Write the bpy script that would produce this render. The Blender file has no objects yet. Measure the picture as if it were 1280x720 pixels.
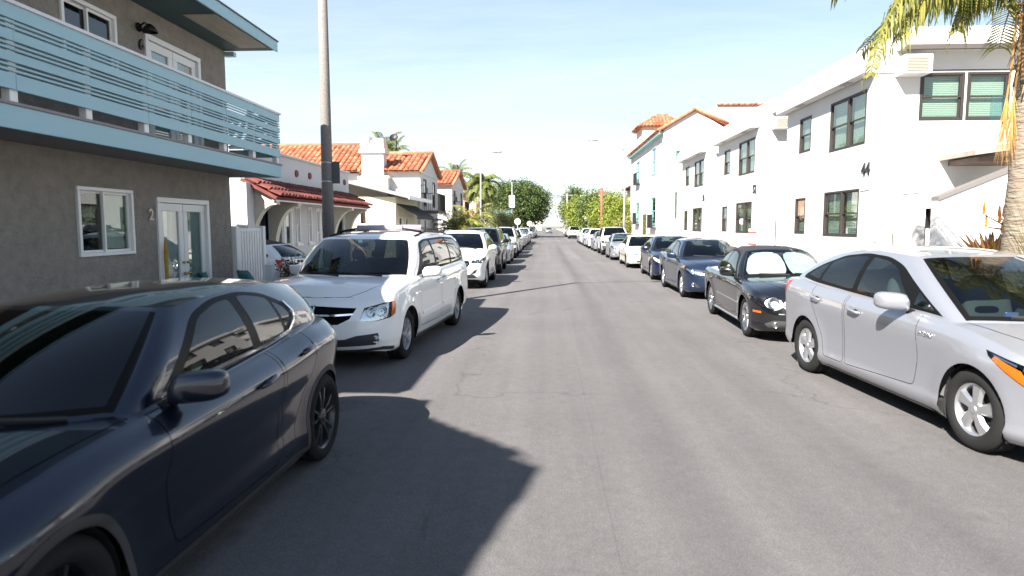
import bpy, bmesh, math, random
from math import sin, cos, pi, radians, sqrt, atan2, hypot, exp, tan
from mathutils import Vector, Matrix, noise
SC = bpy.context.scene
COL = SC.collection
# ------------------------------------------------------------------ camera, sky, sun
F, HC, VX, HY = 820.0, 1.85, 683.0, 282.5          # focal length (px of a 1280 px wide picture), eye height, vanishing point
PITCH = math.atan((360 - HY) / F); YAW = math.atan((VX - 640) / F)
cd = bpy.data.cameras.new('camera'); cam = bpy.data.objects.new('camera', cd); COL.objects.link(cam)
cam.location = (0, 0, HC); cam.rotation_euler = (pi/2 - PITCH, 0, YAW)
cd.sensor_width = 36; cd.lens = F / 1280 * 36; cd.clip_start = 0.05; cd.clip_end = 3000
cd.dof.use_dof = True; cd.dof.focus_distance = 12.0; cd.dof.aperture_fstop = 1.6
SC.camera = cam
SUN_EL = radians(40); SDX, SDY = 0.52, 0.854        # horizontal direction in which shadows fall
w = bpy.data.worlds.new('World'); SC.world = w; w.use_nodes = True
nt = w.node_tree; nt.nodes.clear()
wo = nt.nodes.new('ShaderNodeOutputWorld'); bg = nt.nodes.new('ShaderNodeBackground')
sky = nt.nodes.new('ShaderNodeTexSky'); sky.sky_type = 'NISHITA'; sky.sun_disc = False
sky.sun_elevation = SUN_EL; sky.sun_rotation = atan2(-SDX, -SDY)
sky.air_density = 1.0; sky.dust_density = 0.5; sky.ozone_density = 0.7; sky.altitude = 0
tc = nt.nodes.new('ShaderNodeTexCoord'); sep = nt.nodes.new('ShaderNodeSeparateXYZ')
nt.links.new(tc.outputs['Generated'], sep.inputs[0])
def wmath(op, a, b=None, c=None):
    n = nt.nodes.new('ShaderNodeMath'); n.operation = op
    for i, v in enumerate((a, b, c)):
        if v is None: continue
        if isinstance(v, (int, float)): n.inputs[i].default_value = v
        else: nt.links.new(v, n.inputs[i])
    return n.outputs[0]
# thin high cloud: direction projected on a flat layer high above, broken by two noises
zz = wmath('ADD', wmath('MAXIMUM', sep.outputs[2], 0.0), 0.08)
cx = wmath('DIVIDE', sep.outputs[0], zz); cy = wmath('DIVIDE', sep.outputs[1], zz)
cmb = nt.nodes.new('ShaderNodeCombineXYZ'); nt.links.new(cx, cmb.inputs[0]); nt.links.new(cy, cmb.inputs[1])
n1 = nt.nodes.new('ShaderNodeTexNoise'); n1.inputs['Scale'].default_value = 0.55; n1.inputs['Detail'].default_value = 8; n1.inputs['Roughness'].default_value = 0.6; n1.inputs['Distortion'].default_value = 0.5
n2 = nt.nodes.new('ShaderNodeTexNoise'); n2.inputs['Scale'].default_value = 5.0; n2.inputs['Detail'].default_value = 6; n2.inputs['Roughness'].default_value = 0.65
mp = nt.nodes.new('ShaderNodeMapping'); mp.inputs['Scale'].default_value = (0.55, 1.5, 1); mp.inputs['Location'].default_value = (3.1, 0.4, 0)
nt.links.new(cmb.outputs[0], mp.inputs[0]); nt.links.new(mp.outputs[0], n1.inputs['Vector']); nt.links.new(mp.outputs[0], n2.inputs['Vector'])
cl = wmath('ADD', wmath('MULTIPLY', n1.outputs['Fac'], 0.8), wmath('MULTIPLY', n2.outputs['Fac'], 0.30))
mr = nt.nodes.new('ShaderNodeMapRange'); mr.inputs['From Min'].default_value = 0.38; mr.inputs['From Max'].default_value = 0.74; mr.inputs['To Min'].default_value = 0.38; mr.inputs['To Max'].default_value = 1.0
nt.links.new(cl, mr.inputs['Value'])
mix = nt.nodes.new('ShaderNodeMix'); mix.data_type = 'RGBA'
SKYS = 0.05
mix.inputs[7].default_value = (5.3, 6.1, 6.5, 1)
veil = wmath('MINIMUM', wmath('SUBTRACT', wmath('DIVIDE', 0.235, zz), 0.14), 1.0)
nt.links.new(wmath('MULTIPLY', mr.outputs[0], veil), mix.inputs[0]); nt.links.new(sky.outputs[0], mix.inputs[6])
nt.links.new(mix.outputs[2], bg.inputs['Color']); bg.inputs['Strength'].default_value = SKYS
nt.links.new(bg.outputs[0], wo.inputs['Surface'])
sd = bpy.data.lights.new('sun', 'SUN'); sd.energy = 5.0; sd.angle = radians(0.53); sd.color = (1.0, 0.95, 0.87)
so = bpy.data.objects.new('sun', sd); COL.objects.link(so)
so.rotation_euler = Vector((SDX*cos(SUN_EL), SDY*cos(SUN_EL), -sin(SUN_EL))).to_track_quat('-Z', 'Y').to_euler()
so.location = (-20, -30, 40)
SC.view_settings.view_transform = 'Standard'; SC.view_settings.look = 'None'
SC.view_settings.exposure = 2.0; SC.view_settings.gamma = 1.0; SC.view_settings.use_curve_mapping = False
SC.render.engine = 'CYCLES'
SC.cycles.max_bounces = 8; SC.cycles.transparent_max_bounces = 16

# pixel -> place: a pixel gives a direction, the surface it touches gives the distance
CM = Matrix.Rotation(YAW, 3, 'Z') @ Matrix.Rotation(pi/2 - PITCH, 3, 'X')
def ray(px, py): return CM @ Vector(((px - 640)/F, (360 - py)/F, -1))
def gnd(px, py, z=0.0):
    d = ray(px, py); t = (z - HC)/d.z; return d.x*t, d.y*t
def atX(px, py, X):
    d = ray(px, py); t = X/d.x; return d.y*t, HC + d.z*t
def atY(px, py, Y):
    d = ray(px, py); t = Y/d.y; return d.x*t, HC + d.z*t

# ------------------------------------------------------------------ materials
MATS = {}
def nmat(name):
    m = bpy.data.materials.new(name); m.use_nodes = True
    return m, m.node_tree, m.node_tree.nodes['Principled BSDF']
def setp(b, **k):
    for a, v in k.items():
        s = b.inputs[a.replace('_', ' ')]
        s.default_value = (*v, 1) if isinstance(v, tuple) and len(v) == 3 else v
def M(name, col=(.5, .5, .5), rough=.6, metal=0.0, var=0.0, scale=6.0, bump=0.0, bscale=60.0, coat=0.0, spec=.5, col2=None, stretch=(1, 1, 1), detail=6, bdist=.02):
    """procedural material: base colour broken by noise towards col2, optional fine relief"""
    if name in MATS: return MATS[name]
    m, t, b = nmat(name); MATS[name] = m
    setp(b, Roughness=rough, Metallic=metal)
    b.inputs['Specular IOR Level'].default_value = spec
    b.inputs['Coat Weight'].default_value = coat; b.inputs['Coat Roughness'].default_value = .04
    L = t.links.new
    co = t.nodes.new('ShaderNodeTexCoord'); mpn = t.nodes.new('ShaderNodeMapping'); mpn.inputs['Scale'].default_value = stretch
    L(co.outputs['Object'], mpn.inputs[0])
    if var > 0 or col2:
        n = t.nodes.new('ShaderNodeTexNoise'); n.inputs['Scale'].default_value = scale; n.inputs['Detail'].default_value = detail; n.inputs['Roughness'].default_value = .62
        L(mpn.outputs[0], n.inputs['Vector'])
        r = t.nodes.new('ShaderNodeMapRange'); r.inputs['From Min'].default_value = .3; r.inputs['From Max'].default_value = .7
        L(n.outputs['Fac'], r.inputs['Value'])
        x = t.nodes.new('ShaderNodeMix'); x.data_type = 'RGBA'
        c2 = col2 or tuple(max(0, c*(1 - var)) for c in col)
        x.inputs[6].default_value = (*col, 1); x.inputs[7].default_value = (*c2, 1)
        L(r.outputs[0], x.inputs[0]); L(x.outputs[2], b.inputs['Base Color'])
    else: setp(b, Base_Color=col)
    if bump > 0:
        n = t.nodes.new('ShaderNodeTexNoise'); n.inputs['Scale'].default_value = bscale; n.inputs['Detail'].default_value = 5
        L(mpn.outputs[0], n.inputs['Vector'])
        u = t.nodes.new('ShaderNodeBump'); u.inputs['Strength'].default_value = bump; u.inputs['Distance'].default_value = bdist
        L(n.outputs['Fac'], u.inputs['Height']); L(u.outputs[0], b.inputs['Normal'])
    return m
def glass(name, tint=(.25, .3, .3), rough=.0, ior=1.5, boost=1.0):
    """thin pane: tinted see-through plus mirror reflection by Fresnel"""
    if name in MATS: return MATS[name]
    m = bpy.data.materials.new(name); m.use_nodes = True; t = m.node_tree; t.nodes.clear(); MATS[name] = m
    o = t.nodes.new('ShaderNodeOutputMaterial'); mx = t.nodes.new('ShaderNodeMixShader'); tr = t.nodes.new('ShaderNodeBsdfTransparent'); gl = t.nodes.new('ShaderNodeBsdfGlossy'); fr = t.nodes.new('ShaderNodeFresnel')
    ge = t.nodes.new('ShaderNodeNewGeometry'); im_ = t.nodes.new('ShaderNodeMix'); im_.inputs[2].default_value = ior; im_.inputs[3].default_value = 1/ior
    t.links.new(ge.outputs['Backfacing'], im_.inputs[0]); t.links.new(im_.outputs[0], fr.inputs['IOR']); tr.inputs[0].default_value = (*tint, 1); gl.inputs['Roughness'].default_value = rough; gl.inputs[0].default_value = (1, 1, 1, 1)
    mu = t.nodes.new('ShaderNodeMath'); mu.operation = 'MULTIPLY'; mu.use_clamp = True; mu.inputs[1].default_value = boost
    L = t.links.new; L(fr.outputs[0], mu.inputs[0]); L(mu.outputs[0], mx.inputs[0]); L(tr.outputs[0], mx.inputs[1]); L(gl.outputs[0], mx.inputs[2]); L(mx.outputs[0], o.inputs['Surface'])
    return m
def paint(name, col, metal=0.0, rough=.35, flake=0.0):
    if name in MATS: return MATS[name]
    m, t, b = nmat(name); MATS[name] = m
    setp(b, Base_Color=col, Roughness=rough, Metallic=metal)
    b.inputs['Coat Weight'].default_value = 1.0; b.inputs['Coat Roughness'].default_value = .03; b.inputs['Coat IOR'].default_value = 1.5
    # road film: slight uneven gloss
    co = t.nodes.new('ShaderNodeTexCoord'); n = t.nodes.new('ShaderNodeTexNoise'); n.inputs['Scale'].default_value = 2.5; n.inputs['Detail'].default_value = 8
    r = t.nodes.new('ShaderNodeMapRange'); r.inputs['From Min'].default_value = .35; r.inputs['From Max'].default_value = .75; r.inputs['To Min'].default_value = .01; r.inputs['To Max'].default_value = .06
    L = t.links.new; L(co.outputs['Object'], n.inputs['Vector']); L(n.outputs['Fac'], r.inputs['Value']); L(r.outputs[0], b.inputs['Coat Roughness'])
    return m

# ------------------------------------------------------------------ mesh helpers
class MB:
    def __init__(s): s.v = []; s.f = []
    def add(s, vs, fs):
        o = len(s.v); s.v += [tuple(v) for v in vs]; s.f += [tuple(i + o for i in f) for f in fs]; return s
    def box(s, x0, y0, z0, x1, y1, z1):
        x0, x1 = min(x0, x1), max(x0, x1); y0, y1 = min(y0, y1), max(y0, y1); z0, z1 = min(z0, z1), max(z0, z1)
        return s.add([(x0,y0,z0),(x1,y0,z0),(x1,y1,z0),(x0,y1,z0),(x0,y0,z1),(x1,y0,z1),(x1,y1,z1),(x0,y1,z1)],
                     [(0,3,2,1),(4,5,6,7),(0,1,5,4),(1,2,6,5),(2,3,7,6),(3,0,4,7)])
    def prism(s, poly, axis, a, b):
        """2-D polygon extruded along axis; poly in the other two axes (x: (y,z), y: (x,z), z: (x,y))"""
        mk = {'x': lambda p, q: (q, p[0], p[1]), 'y': lambda p, q: (p[0], q, p[1]), 'z': lambda p, q: (p[0], p[1], q)}[axis]
        n = len(poly)
        ar = sum(poly[i][0]*poly[(i+1) % n][1] - poly[(i+1) % n][0]*poly[i][1] for i in range(n))
        P = list(poly) if (ar > 0) != (axis == 'y') else list(poly)[::-1]
        if a > b: a, b = b, a
        return s.add([mk(p, a) for p in P] + [mk(p, b) for p in P],
                     [tuple(range(n))[::-1], tuple(range(n, 2*n))] + [(i, (i+1) % n, n + (i+1) % n, n + i) for i in range(n)])
    def tube(s, pts, rad, n=8, cap=True):
        pts = [Vector(p) for p in pts]
        if isinstance(rad, (int, float)): rad = [rad]*len(pts)
        o = len(s.v); up = None
        for i, p in enumerate(pts):
            d = (pts[min(i+1, len(pts)-1)] - pts[max(i-1, 0)]).normalized()
            if up is None: up = Vector((0, 0, 1)) if abs(d.z) < .9 else Vector((1, 0, 0))
            a = d.cross(up).normalized(); b = a.cross(d).normalized(); up = b
            for k in range(n):
                t = 2*pi*k/n; s.v.append(tuple(p + a*(cos(t)*rad[i]) + b*(sin(t)*rad[i])))
        for i in range(len(pts)-1):
            for k in range(n):
                q = o + i*n; s.f.append((q + k, q + (k+1) % n, q + n + (k+1) % n, q + n + k))
        if cap:
            s.f.append(tuple(o + k for k in range(n))[::-1]); s.f.append(tuple(o + (len(pts)-1)*n + k for k in range(n)))
        return s
    def lathe(s, prof, n=24, axis='z', c=(0, 0, 0), a0=0, a1=2*pi):
        """prof: (radius, height along axis)"""
        full = abs(a1 - a0 - 2*pi) < 1e-6; m = n if full else n + 1; o = len(s.v)
        for r, h in prof:
            for k in range(m):
                t = a0 + (a1 - a0)*k/n; u, w_ = r*cos(t), r*sin(t)
                p = {'z': (u, w_, h), 'x': (h, u, w_), 'y': (w_, h, u)}[axis]
                s.v.append((p[0] + c[0], p[1] + c[1], p[2] + c[2]))
        for i in range(len(prof)-1):
            for k in range(n):
                k2 = (k+1) % m
                s.f.append((o + i*m + k, o + i*m + k2, o + (i+1)*m + k2, o + (i+1)*m + k))
        return s
    def sell(s, c, r, e=.7, nu=16, nv=10, fn=None):
        """superellipsoid"""
        sg = lambda x, p: math.copysign(abs(x)**p, x); o = len(s.v)
        for i in range(nv + 1):
            ph = -pi/2 + pi*i/nv
            for k in range(nu):
                th = 2*pi*k/nu
                p = (c[0] + r[0]*sg(cos(ph), e)*sg(cos(th), e), c[1] + r[1]*sg(cos(ph), e)*sg(sin(th), e), c[2] + r[2]*sg(sin(ph), e))
                s.v.append(fn(p) if fn else p)
        for i in range(nv):
            for k in range(nu):
                s.f.append((o + i*nu + k, o + i*nu + (k+1) % nu, o + (i+1)*nu + (k+1) % nu, o + (i+1)*nu + k))
        return s
    def xf(s, mtx, i0=0):
        s.v[i0:] = [tuple(mtx @ Vector(v)) for v in s.v[i0:]]; return s
    def mesh(s, name, mat, smooth=False):
        me = bpy.data.meshes.new(name); me.from_pydata(s.v, [], s.f); me.update()
        if mat: me.materials.append(mat)
        if smooth: me.polygons.foreach_set('use_smooth', [True]*len(me.polygons))
        return me
ROOTW = {}
def link(name, data, parent=None):
    o = bpy.data.objects.new(name, data); COL.objects.link(o)
    if parent is not None:
        o.parent = parent
        if parent.name in ROOTW: o.location = [-c for c in ROOTW[parent.name]]
    return o
def part(parent, name, mb, mat, smooth=False, bevel=0, angle=None, label=None, world=True):
    me = mb.mesh(name, mat, smooth or angle is not None)
    if angle is not None: me.set_sharp_from_angle(angle=radians(angle))
    o = link(name, me, parent)
    if bevel:
        b = o.modifiers.new('bevel', 'BEVEL'); b.width = bevel; b.segments = 2; b.limit_method = 'ANGLE'; b.angle_limit = radians(40)
    if parent is not None and parent.parent is not None and parent.name not in ROOTW: pass
    if label: o['label'] = label
    return o
def tag(o, label=None, cat=None, group=None, kind=None):
    for k, v in (('label', label), ('category', cat), ('group', group), ('kind', kind)):
        if v: o[k] = v
    return o
def thing(name, label, cat, loc=(0, 0, 0), group=None, world=True, rz=0):
    """Empty at the thing's base; world=True: its parts' meshes are written in world coordinates"""
    o = bpy.data.objects.new(name, None); COL.objects.link(o); o.empty_display_size = .2
    o.location = loc; o.rotation_euler = (0, 0, rz)
    if world: ROOTW[o.name] = tuple(loc)
    return tag(o, label, cat, group)
def copy_tree(o, parent=None):
    c = o.copy(); COL.objects.link(c); c.parent = parent
    for ch in list(o.children): copy_tree(ch, c)
    return c
def textmesh(s, size, ext=.01, bold=0.0):
    cu = bpy.data.curves.new('t', 'FONT'); cu.body = s; cu.size = size; cu.extrude = ext; cu.offset = bold; cu.align_x = 'CENTER'; cu.align_y = 'CENTER'
    o = bpy.data.objects.new('t', cu); COL.objects.link(o); bpy.context.view_layer.update()
    me = bpy.data.meshes.new_from_object(o.evaluated_get(bpy.context.evaluated_depsgraph_get()))
    bpy.data.objects.remove(o); return me
def pchip(pts):
    """monotone cubic through points"""
    X = [p[0] for p in pts]; Y = [p[1] for p in pts]; n = len(X)
    if n == 1: return lambda x: Y[0]
    h = [X[i+1]-X[i] for i in range(n-1)]; d = [(Y[i+1]-Y[i])/h[i] for i in range(n-1)]; m = [0]*n
    m[0], m[-1] = d[0], d[-1]
    for i in range(1, n-1):
        m[i] = 0 if d[i-1]*d[i] <= 0 else 3*(h[i-1]+h[i])/((2*h[i]+h[i-1])/d[i-1] + (h[i]+2*h[i-1])/d[i])
    def f(x):
        if x <= X[0]: return Y[0]
        if x >= X[-1]: return Y[-1]
        lo, hi = 0, n-1
        while hi - lo > 1:
            k = (lo+hi)//2
            if X[k] <= x: lo = k
            else: hi = k
        t = (x - X[lo])/h[lo]
        return (2*t**3-3*t*t+1)*Y[lo] + (t**3-2*t*t+t)*h[lo]*m[lo] + (3*t*t-2*t**3)*Y[lo+1] + (t**3-t*t)*h[lo]*m[lo+1]
    return f
# ------------------------------------------------------------------ car builder
def inpoly(p, poly):
    x, y = p; c = False; n = len(poly); j = n-1
    for i in range(n):
        xi, yi = poly[i]; xj, yj = poly[j]
        if (yi > y) != (yj > y) and x < (xj-xi)*(y-yi)/(yj-yi) + xi: c = not c
        j = i
    return c
def rnd(poly, r=.04, k=4):
    """round the corners of a polygon; r number or list per corner"""
    out = []; n = len(poly)
    for i in range(n):
        p0, p, p1 = Vector(poly[i-1]), Vector(poly[i]), Vector(poly[(i+1) % n])
        rr = r[i] if isinstance(r, (list, tuple)) else r
        a = p + (p0-p).normalized()*min(rr, (p0-p).length*.45); b = p + (p1-p).normalized()*min(rr, (p1-p).length*.45)
        for j in range(k+1):
            t = j/k; out.append(tuple(a*(1-t)**2 + p*(2*t*(1-t)) + b*t*t))
    return out
def grow(poly, d):
    n = len(poly); ar = sum(poly[i-1][0]*poly[i][1] - poly[i][0]*poly[i-1][1] for i in range(n)); sg = 1 if ar > 0 else -1
    out = []
    for i in range(n):
        p0, p, p1 = Vector(poly[i-1]), Vector(poly[i]), Vector(poly[(i+1) % n])
        a, b = p-p0, p1-p
        if a.length < 1e-6 or b.length < 1e-6: continue
        na = Vector((a.y, -a.x)).normalized()*sg; nb = Vector((b.y, -b.x)).normalized()*sg
        m = na+nb; m = m/max(.3, m.dot(na)) if m.length > 1e-6 else na
        out.append(tuple(p + m*d))
    return out
def cutpoly(faces, poly, tg, only=None):
    """cut a soup of flat convex faces along a polygon and tag what lies inside"""
    xs = [p[0] for p in poly]; ys = [p[1] for p in poly]; bx = (min(xs), max(xs), min(ys), max(ys))
    rest, act = [], []
    for f in faces:
        fx = [p[0] for p in f[0]]; fy = [p[1] for p in f[0]]
        (rest if (max(fx) < bx[0] or min(fx) > bx[1] or max(fy) < bx[2] or min(fy) > bx[3] or (only and f[1] not in only)) else act).append(f)
    n = len(poly)
    for i in range(n):
        p, q = poly[i], poly[(i+1) % n]
        dx, dy = q[0]-p[0], q[1]-p[1]
        if dx*dx+dy*dy < 1e-12: continue
        ex, fxx, ey, fyy = min(p[0], q[0])-1e-4, max(p[0], q[0])+1e-4, min(p[1], q[1])-1e-4, max(p[1], q[1])+1e-4
        new = []
        for f in act:
            P = f[0]
            if max(a[0] for a in P) < ex or min(a[0] for a in P) > fxx or max(a[1] for a in P) < ey or min(a[1] for a in P) > fyy: new.append(f); continue
            sd_ = [(a[0]-p[0])*dy - (a[1]-p[1])*dx for a in P]; e = 1e-7
            if all(s_ >= -e for s_ in sd_) or all(s_ <= e for s_ in sd_): new.append(f); continue
            A, B = [], []; m = len(P)
            for k in range(m):
                a, b, sa, sb = P[k], P[(k+1) % m], sd_[k], sd_[(k+1) % m]
                if sa >= -e: A.append(a)
                if sa <= e: B.append(a)
                if (sa > e and sb < -e) or (sa < -e and sb > e):
                    t = sa/(sa-sb); c = (a[0]+(b[0]-a[0])*t, a[1]+(b[1]-a[1])*t); A.append(c); B.append(c)
            for Q in (A, B):
                if len(Q) > 2: new.append((Q, f[1]))
        act = new
    out = []
    for P, t in act:
        c = (sum(a[0] for a in P)/len(P), sum(a[1] for a in P)/len(P))
        out.append((P, tg if inpoly(c, poly) else t))
    return rest + out
def sub(poly, k=4):
    out = []
    for i in range(len(poly)):
        a, b = poly[i], poly[(i+1) % len(poly)]
        out += [(a[0]+(b[0]-a[0])*j/k, a[1]+(b[1]-a[1])*j/k) for j in range(k)]
    return out
class Car:
    def __init__(c, sp):
        c.sp = sp; c.L, c.W = sp['L'], sp['W']; hwm = c.W/2
        c.zb, c.zs = pchip(sp['bot']), pchip(sp['sh']); c.side = pchip(sp['side']); c.fin = pchip(sp['front']); c.rin = pchip(sp['rear'])
        hwf = pchip(sp.get('hw', [(0, .97), (1.0, 1.0), (c.L-1.0, 1.0), (c.L, .96)])); c.crown = pchip(sp['crown'])
        cf, cr, nf, nr = sp['cf'], sp['cr'], sp.get('nf', 2.5), sp.get('nr', 2.8)
        pts = []
        for k in range(81):
            t = pi/2*k/80; pts.append((hwm*hwf(cf)*sin(t)**(2/nf), cf*(1-cos(t)**(2/nf)) if k < 80 else cf))
        c.i1 = len(pts)-1; n = int((c.L-cf-cr)/.04)
        for k in range(1, n): s = cf+(c.L-cf-cr)*k/n; pts.append((hwm*hwf(s), s))
        c.i2 = len(pts)
        for k in range(81):
            t = pi/2*(1-k/80); pts.append((hwm*hwf(c.L-cr)*sin(t)**(2/nr) if k < 80 else 0., c.L-cr*(1-cos(t)**(2/nr)) if k else c.L-cr))
        c.P = pts; c.A = [0.]
        for i in range(1, len(pts)): c.A.append(c.A[-1]+hypot(pts[i][0]-pts[i-1][0], pts[i][1]-pts[i-1][1]))
        c.faces = {}
        c.cx = {}
        g = sp['gh']; c.g = g
        # top edge of the belt for a given s (side part)
        tab = []
        for i in range(c.i1-40, c.i2+40):
            q = c.belt(c.A[i], c.zs(pts[i][1])); tab.append((q.y, q.x))
        tab.sort(); t2 = [tab[0]]
        for q in tab[1:]:
            if q[0]-t2[-1][0] > 1e-4: t2.append(q)
        c.edge = pchip(t2)
        c.roofc = pchip(g['roof'])
        c.xa = c.edge(g['A'])-g['off']; c.xc = c.edge(g['C'])-g.get('offc', g['off'])
    # --- perimeter
    def per(c, a):
        sg = 1
        if a < 0: a, sg = -a, -1
        if a > c.A[-1]: a, sg = 2*c.A[-1]-a, -1
        lo, hi = 0, len(c.A)-1
        while hi-lo > 1:
            k = (lo+hi)//2
            if c.A[k] <= a: lo = k
            else: hi = k
        t = (a-c.A[lo])/max(1e-9, c.A[hi]-c.A[lo]); p, q = c.P[lo], c.P[hi]
        dx, ds = q[0]-p[0], q[1]-p[1]; l = hypot(dx, ds) or 1
        # blend the normal over neighbours
        l0, h1 = max(0, lo-2), min(len(c.P)-1, hi+2); DX, DS = c.P[h1][0]-c.P[l0][0], c.P[h1][1]-c.P[l0][1]; l = hypot(DX, DS) or 1
        nx, ns = DS/l, -DX/l
        if lo < 2: nx, ns = 0., -1.
        if hi > len(c.A)-3: nx, ns = 0., 1.
        return sg*(p[0]+dx*t), p[1]+ds*t, sg*nx, ns
    def belt(c, a, z):
        x, s, nx, ns = c.per(a); sp = c.sp
        b, t = c.zb(s), c.zs(s); v = min(1.02, max(0, (z-b)/max(.05, t-b)))
        si = c.side(v); e = c.fin(z) if s < c.L/2 else c.rin(z)
        X = x-nx*si*abs(nx); S = s-ns*e*abs(ns)
        fl = sp.get('flare', 0)
        if fl:
            for sa in (sp['fo'], sp['fo']+sp['wb']):
                d = hypot(s-sa, z-sp['R'])
                X += nx*fl*exp(-(max(0, d-sp['ar'])/.10)**2)*min(1, max(0, (t+.03-z)/.12))
        return Vector((X, S, z))
    def deck(c, a, q):
        x, s, nx, ns = c.per(a); z = c.zs(s); p = c.belt(a, z); X = p.x*(1-q); hw = c.W/2
        return Vector((X, p.y, z+c.crown(s)*(p.x*p.x-X*X)/hw/hw))
    def a_s(c, s):
        lo, hi = c.i1, c.i2
        for i in range(c.i1-60, len(c.P)):
            if c.P[i][1] >= s: return c.A[i-1]+(c.A[i]-c.A[i-1])*(s-c.P[i-1][1])/max(1e-6, c.P[i][1]-c.P[i-1][1])
        return c.A[-1]
    def a_x(c, x, rear=False):
        if x < 0: return 2*c.A[-1]-c.a_x(-x, True) if rear else -c.a_x(-x)
        r = range(c.i2, len(c.P)) if rear else range(0, c.i1+1)
        pr = None
        for i in r:
            if pr is not None:
                u, v = c.P[pr][0], c.P[i][0]
                if min(u, v) <= x <= max(u, v): return c.A[pr]+(c.A[i]-c.A[pr])*(x-u)/((v-u) or 1)
            pr = i
        return c.A[c.i2] if rear else c.A[c.i1]
    def pt(c, p):
        """('x',x,z) on the nose, ('s',s,z) on the flank, ('r',x,z) on the tail -> (a,z)"""
        if len(p) == 2: return p
        k, u, z = p
        return ((c.a_x(u) if k == 'x' else c.a_s(u) if k == 's' else c.a_x(u, True)), z)
    # --- greenhouse
    def gbase(c, u):
        g = c.g
        if u <= 1: x, s = c.xa*u, g['cowl']+(g['A']-g['cowl'])*abs(u)**2.4
        elif u <= 2:
            t = u-1; s = g['A']+(g['C']-g['A'])*t; x = c.edge(s)-g['off']-(g.get('offc', g['off'])-g['off'])*t
        else: t = 3-u; x, s = c.xc*t, g['back']+(g['C']-g['back'])*abs(t)**2.6
        zs = c.zs(s); e = c.edge(s); return Vector((x, s, zs+c.crown(s)*max(0, e*e-x*x)/(c.W/2)**2-.012))
    def gtop(c, u):
        g = c.g; xh, xr = g['xh'], g['xr']
        if u <= 1: x, s = xh*u, g['h0']+(g['h1']-g['h0'])*abs(u)**2.2
        elif u <= 2: t = u-1; s = g['h1']+(g['r1']-g['h1'])*t; x = xh+(xr-xh)*t+g.get('bow', .03)*4*t*(1-t)
        else: t = 3-u; x, s = xr*t, g['r0']+(g['r1']-g['r0'])*abs(t)**2.4
        return Vector((x, s, c.rz(s, x)))
    def rz(c, s, x): return c.roofc(s)-c.g['drop']*(abs(x)/c.g['xh'])**2.6
    def gh(c, u, v):
        sg = 1
        if u < 0: u, sg = -u, -1
        if u > 3: u, sg = 6-u, -1
        b, t = c.gbase(u), c.gtop(u); p = b.lerp(t, v)
        e = .02; d = c.gbase(min(3, u+e))-c.gbase(max(0, u-e)); l = hypot(d.x, d.y) or 1
        nx, ns = d.y/l, -d.x/l
        bl = c.g['bs'] if 1 < u < 2 else (c.g['bf'] if u <= 1 else c.g['br'])
        if u <= 1: bl = c.g['bf']+(c.g['bs']-c.g['bf'])*u**3
        elif u >= 2: bl = c.g['br']+(c.g['bs']-c.g['br'])*(3-u)**3
        k = bl*4*v*(1-v)
        return Vector((sg*(p.x+nx*k), p.y+ns*k, p.z+k*(.6 if (u < .9 or u > 2.1) else .1)))
    def roof(c, u, q):
        t = c.gtop(u); x = t.x*(1-q); return Vector((x, t.y, c.rz(t.y, x)))
    def uv(c, s, z, u0=None):
        """flank point (s,z) -> greenhouse coordinates (u,v)"""
        g = c.g; u = 1+(s-g['A'])/(g['C']-g['A']) if u0 is None else u0; u = min(2.3, max(.9, u)); v = .5
        for _ in range(14):
            p = c.gh(u, v); e = 1e-3; pu = c.gh(u+e, v); pv = c.gh(u, v+e)
            a, b, d, f = (pu.y-p.y)/e, (pv.y-p.y)/e, (pu.z-p.z)/e, (pv.z-p.z)/e; det = a*f-b*d
            if abs(det) < 1e-9: break
            rs, rz_ = s-p.y, z-p.z
            u += max(-.2, min(.2, (f*rs-b*rz_)/det)); v += max(-.3, min(.3, (a*rz_-d*rs)/det)); u = min(2.6, max(.6, u)); v = min(1.1, max(-.1, v))
        return (u, v)
    def dk(c, s, x):
        """top view (s,x) -> deck coordinates (a,q)"""
        lo, hi = (0., c.A[-1])
        for _ in range(40):
            m = (lo+hi)/2
            if c.deck(m, 0).y < s: lo = m
            else: hi = m
        e = c.deck(lo, 0).x
        return (lo, max(-.01, min(1.1, 1-x/max(e, 1e-4))))
    def fn(c, k): return {'belt': c.belt, 'deck': c.deck, 'gh': c.gh, 'roof': c.roof}[k]
    def nrm(c, k, p):
        f = c.fn(k); e = .004 if k in ('belt',) else .006
        a, b = p
        if k == 'deck': d1 = f(a+e, b)-f(a-e, b) if a > .02 else Vector((0, 0, 0)); d2 = f(a, min(1, b+.02))-f(a, max(0, b-.02))
        elif k == 'roof': d1 = f(min(2.98, a+.03), b)-f(max(.02, a-.03), b); d2 = f(a, min(1, b+.03))-f(a, max(0, b-.03))
        elif k == 'gh': d1 = f(a+.015, b)-f(a-.015, b); d2 = f(a, min(1, b+.03))-f(a, max(0, b-.03))
        else: d1 = f(a+e, b)-f(a-e, b); d2 = f(a, b+e)-f(a, b-e)
        n = d1.cross(d2)
        if n.length < 1e-10: n = Vector((0, 0, 1)) if k != 'belt' else Vector((0, -1, 0))
        n.normalize(); q = f(a, b); ctr = Vector((0, c.L*.5, .45))
        if k in ('roof',) and n.z < 0: n = -n
        elif k == 'deck' and n.z < 0: n = -n
        elif k in ('belt', 'gh') and n.dot(Vector((q.x, (q.y-ctr.y)*.3, (.02 if k == 'belt' else .3)))) < 0: n = -n
        return n
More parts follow.
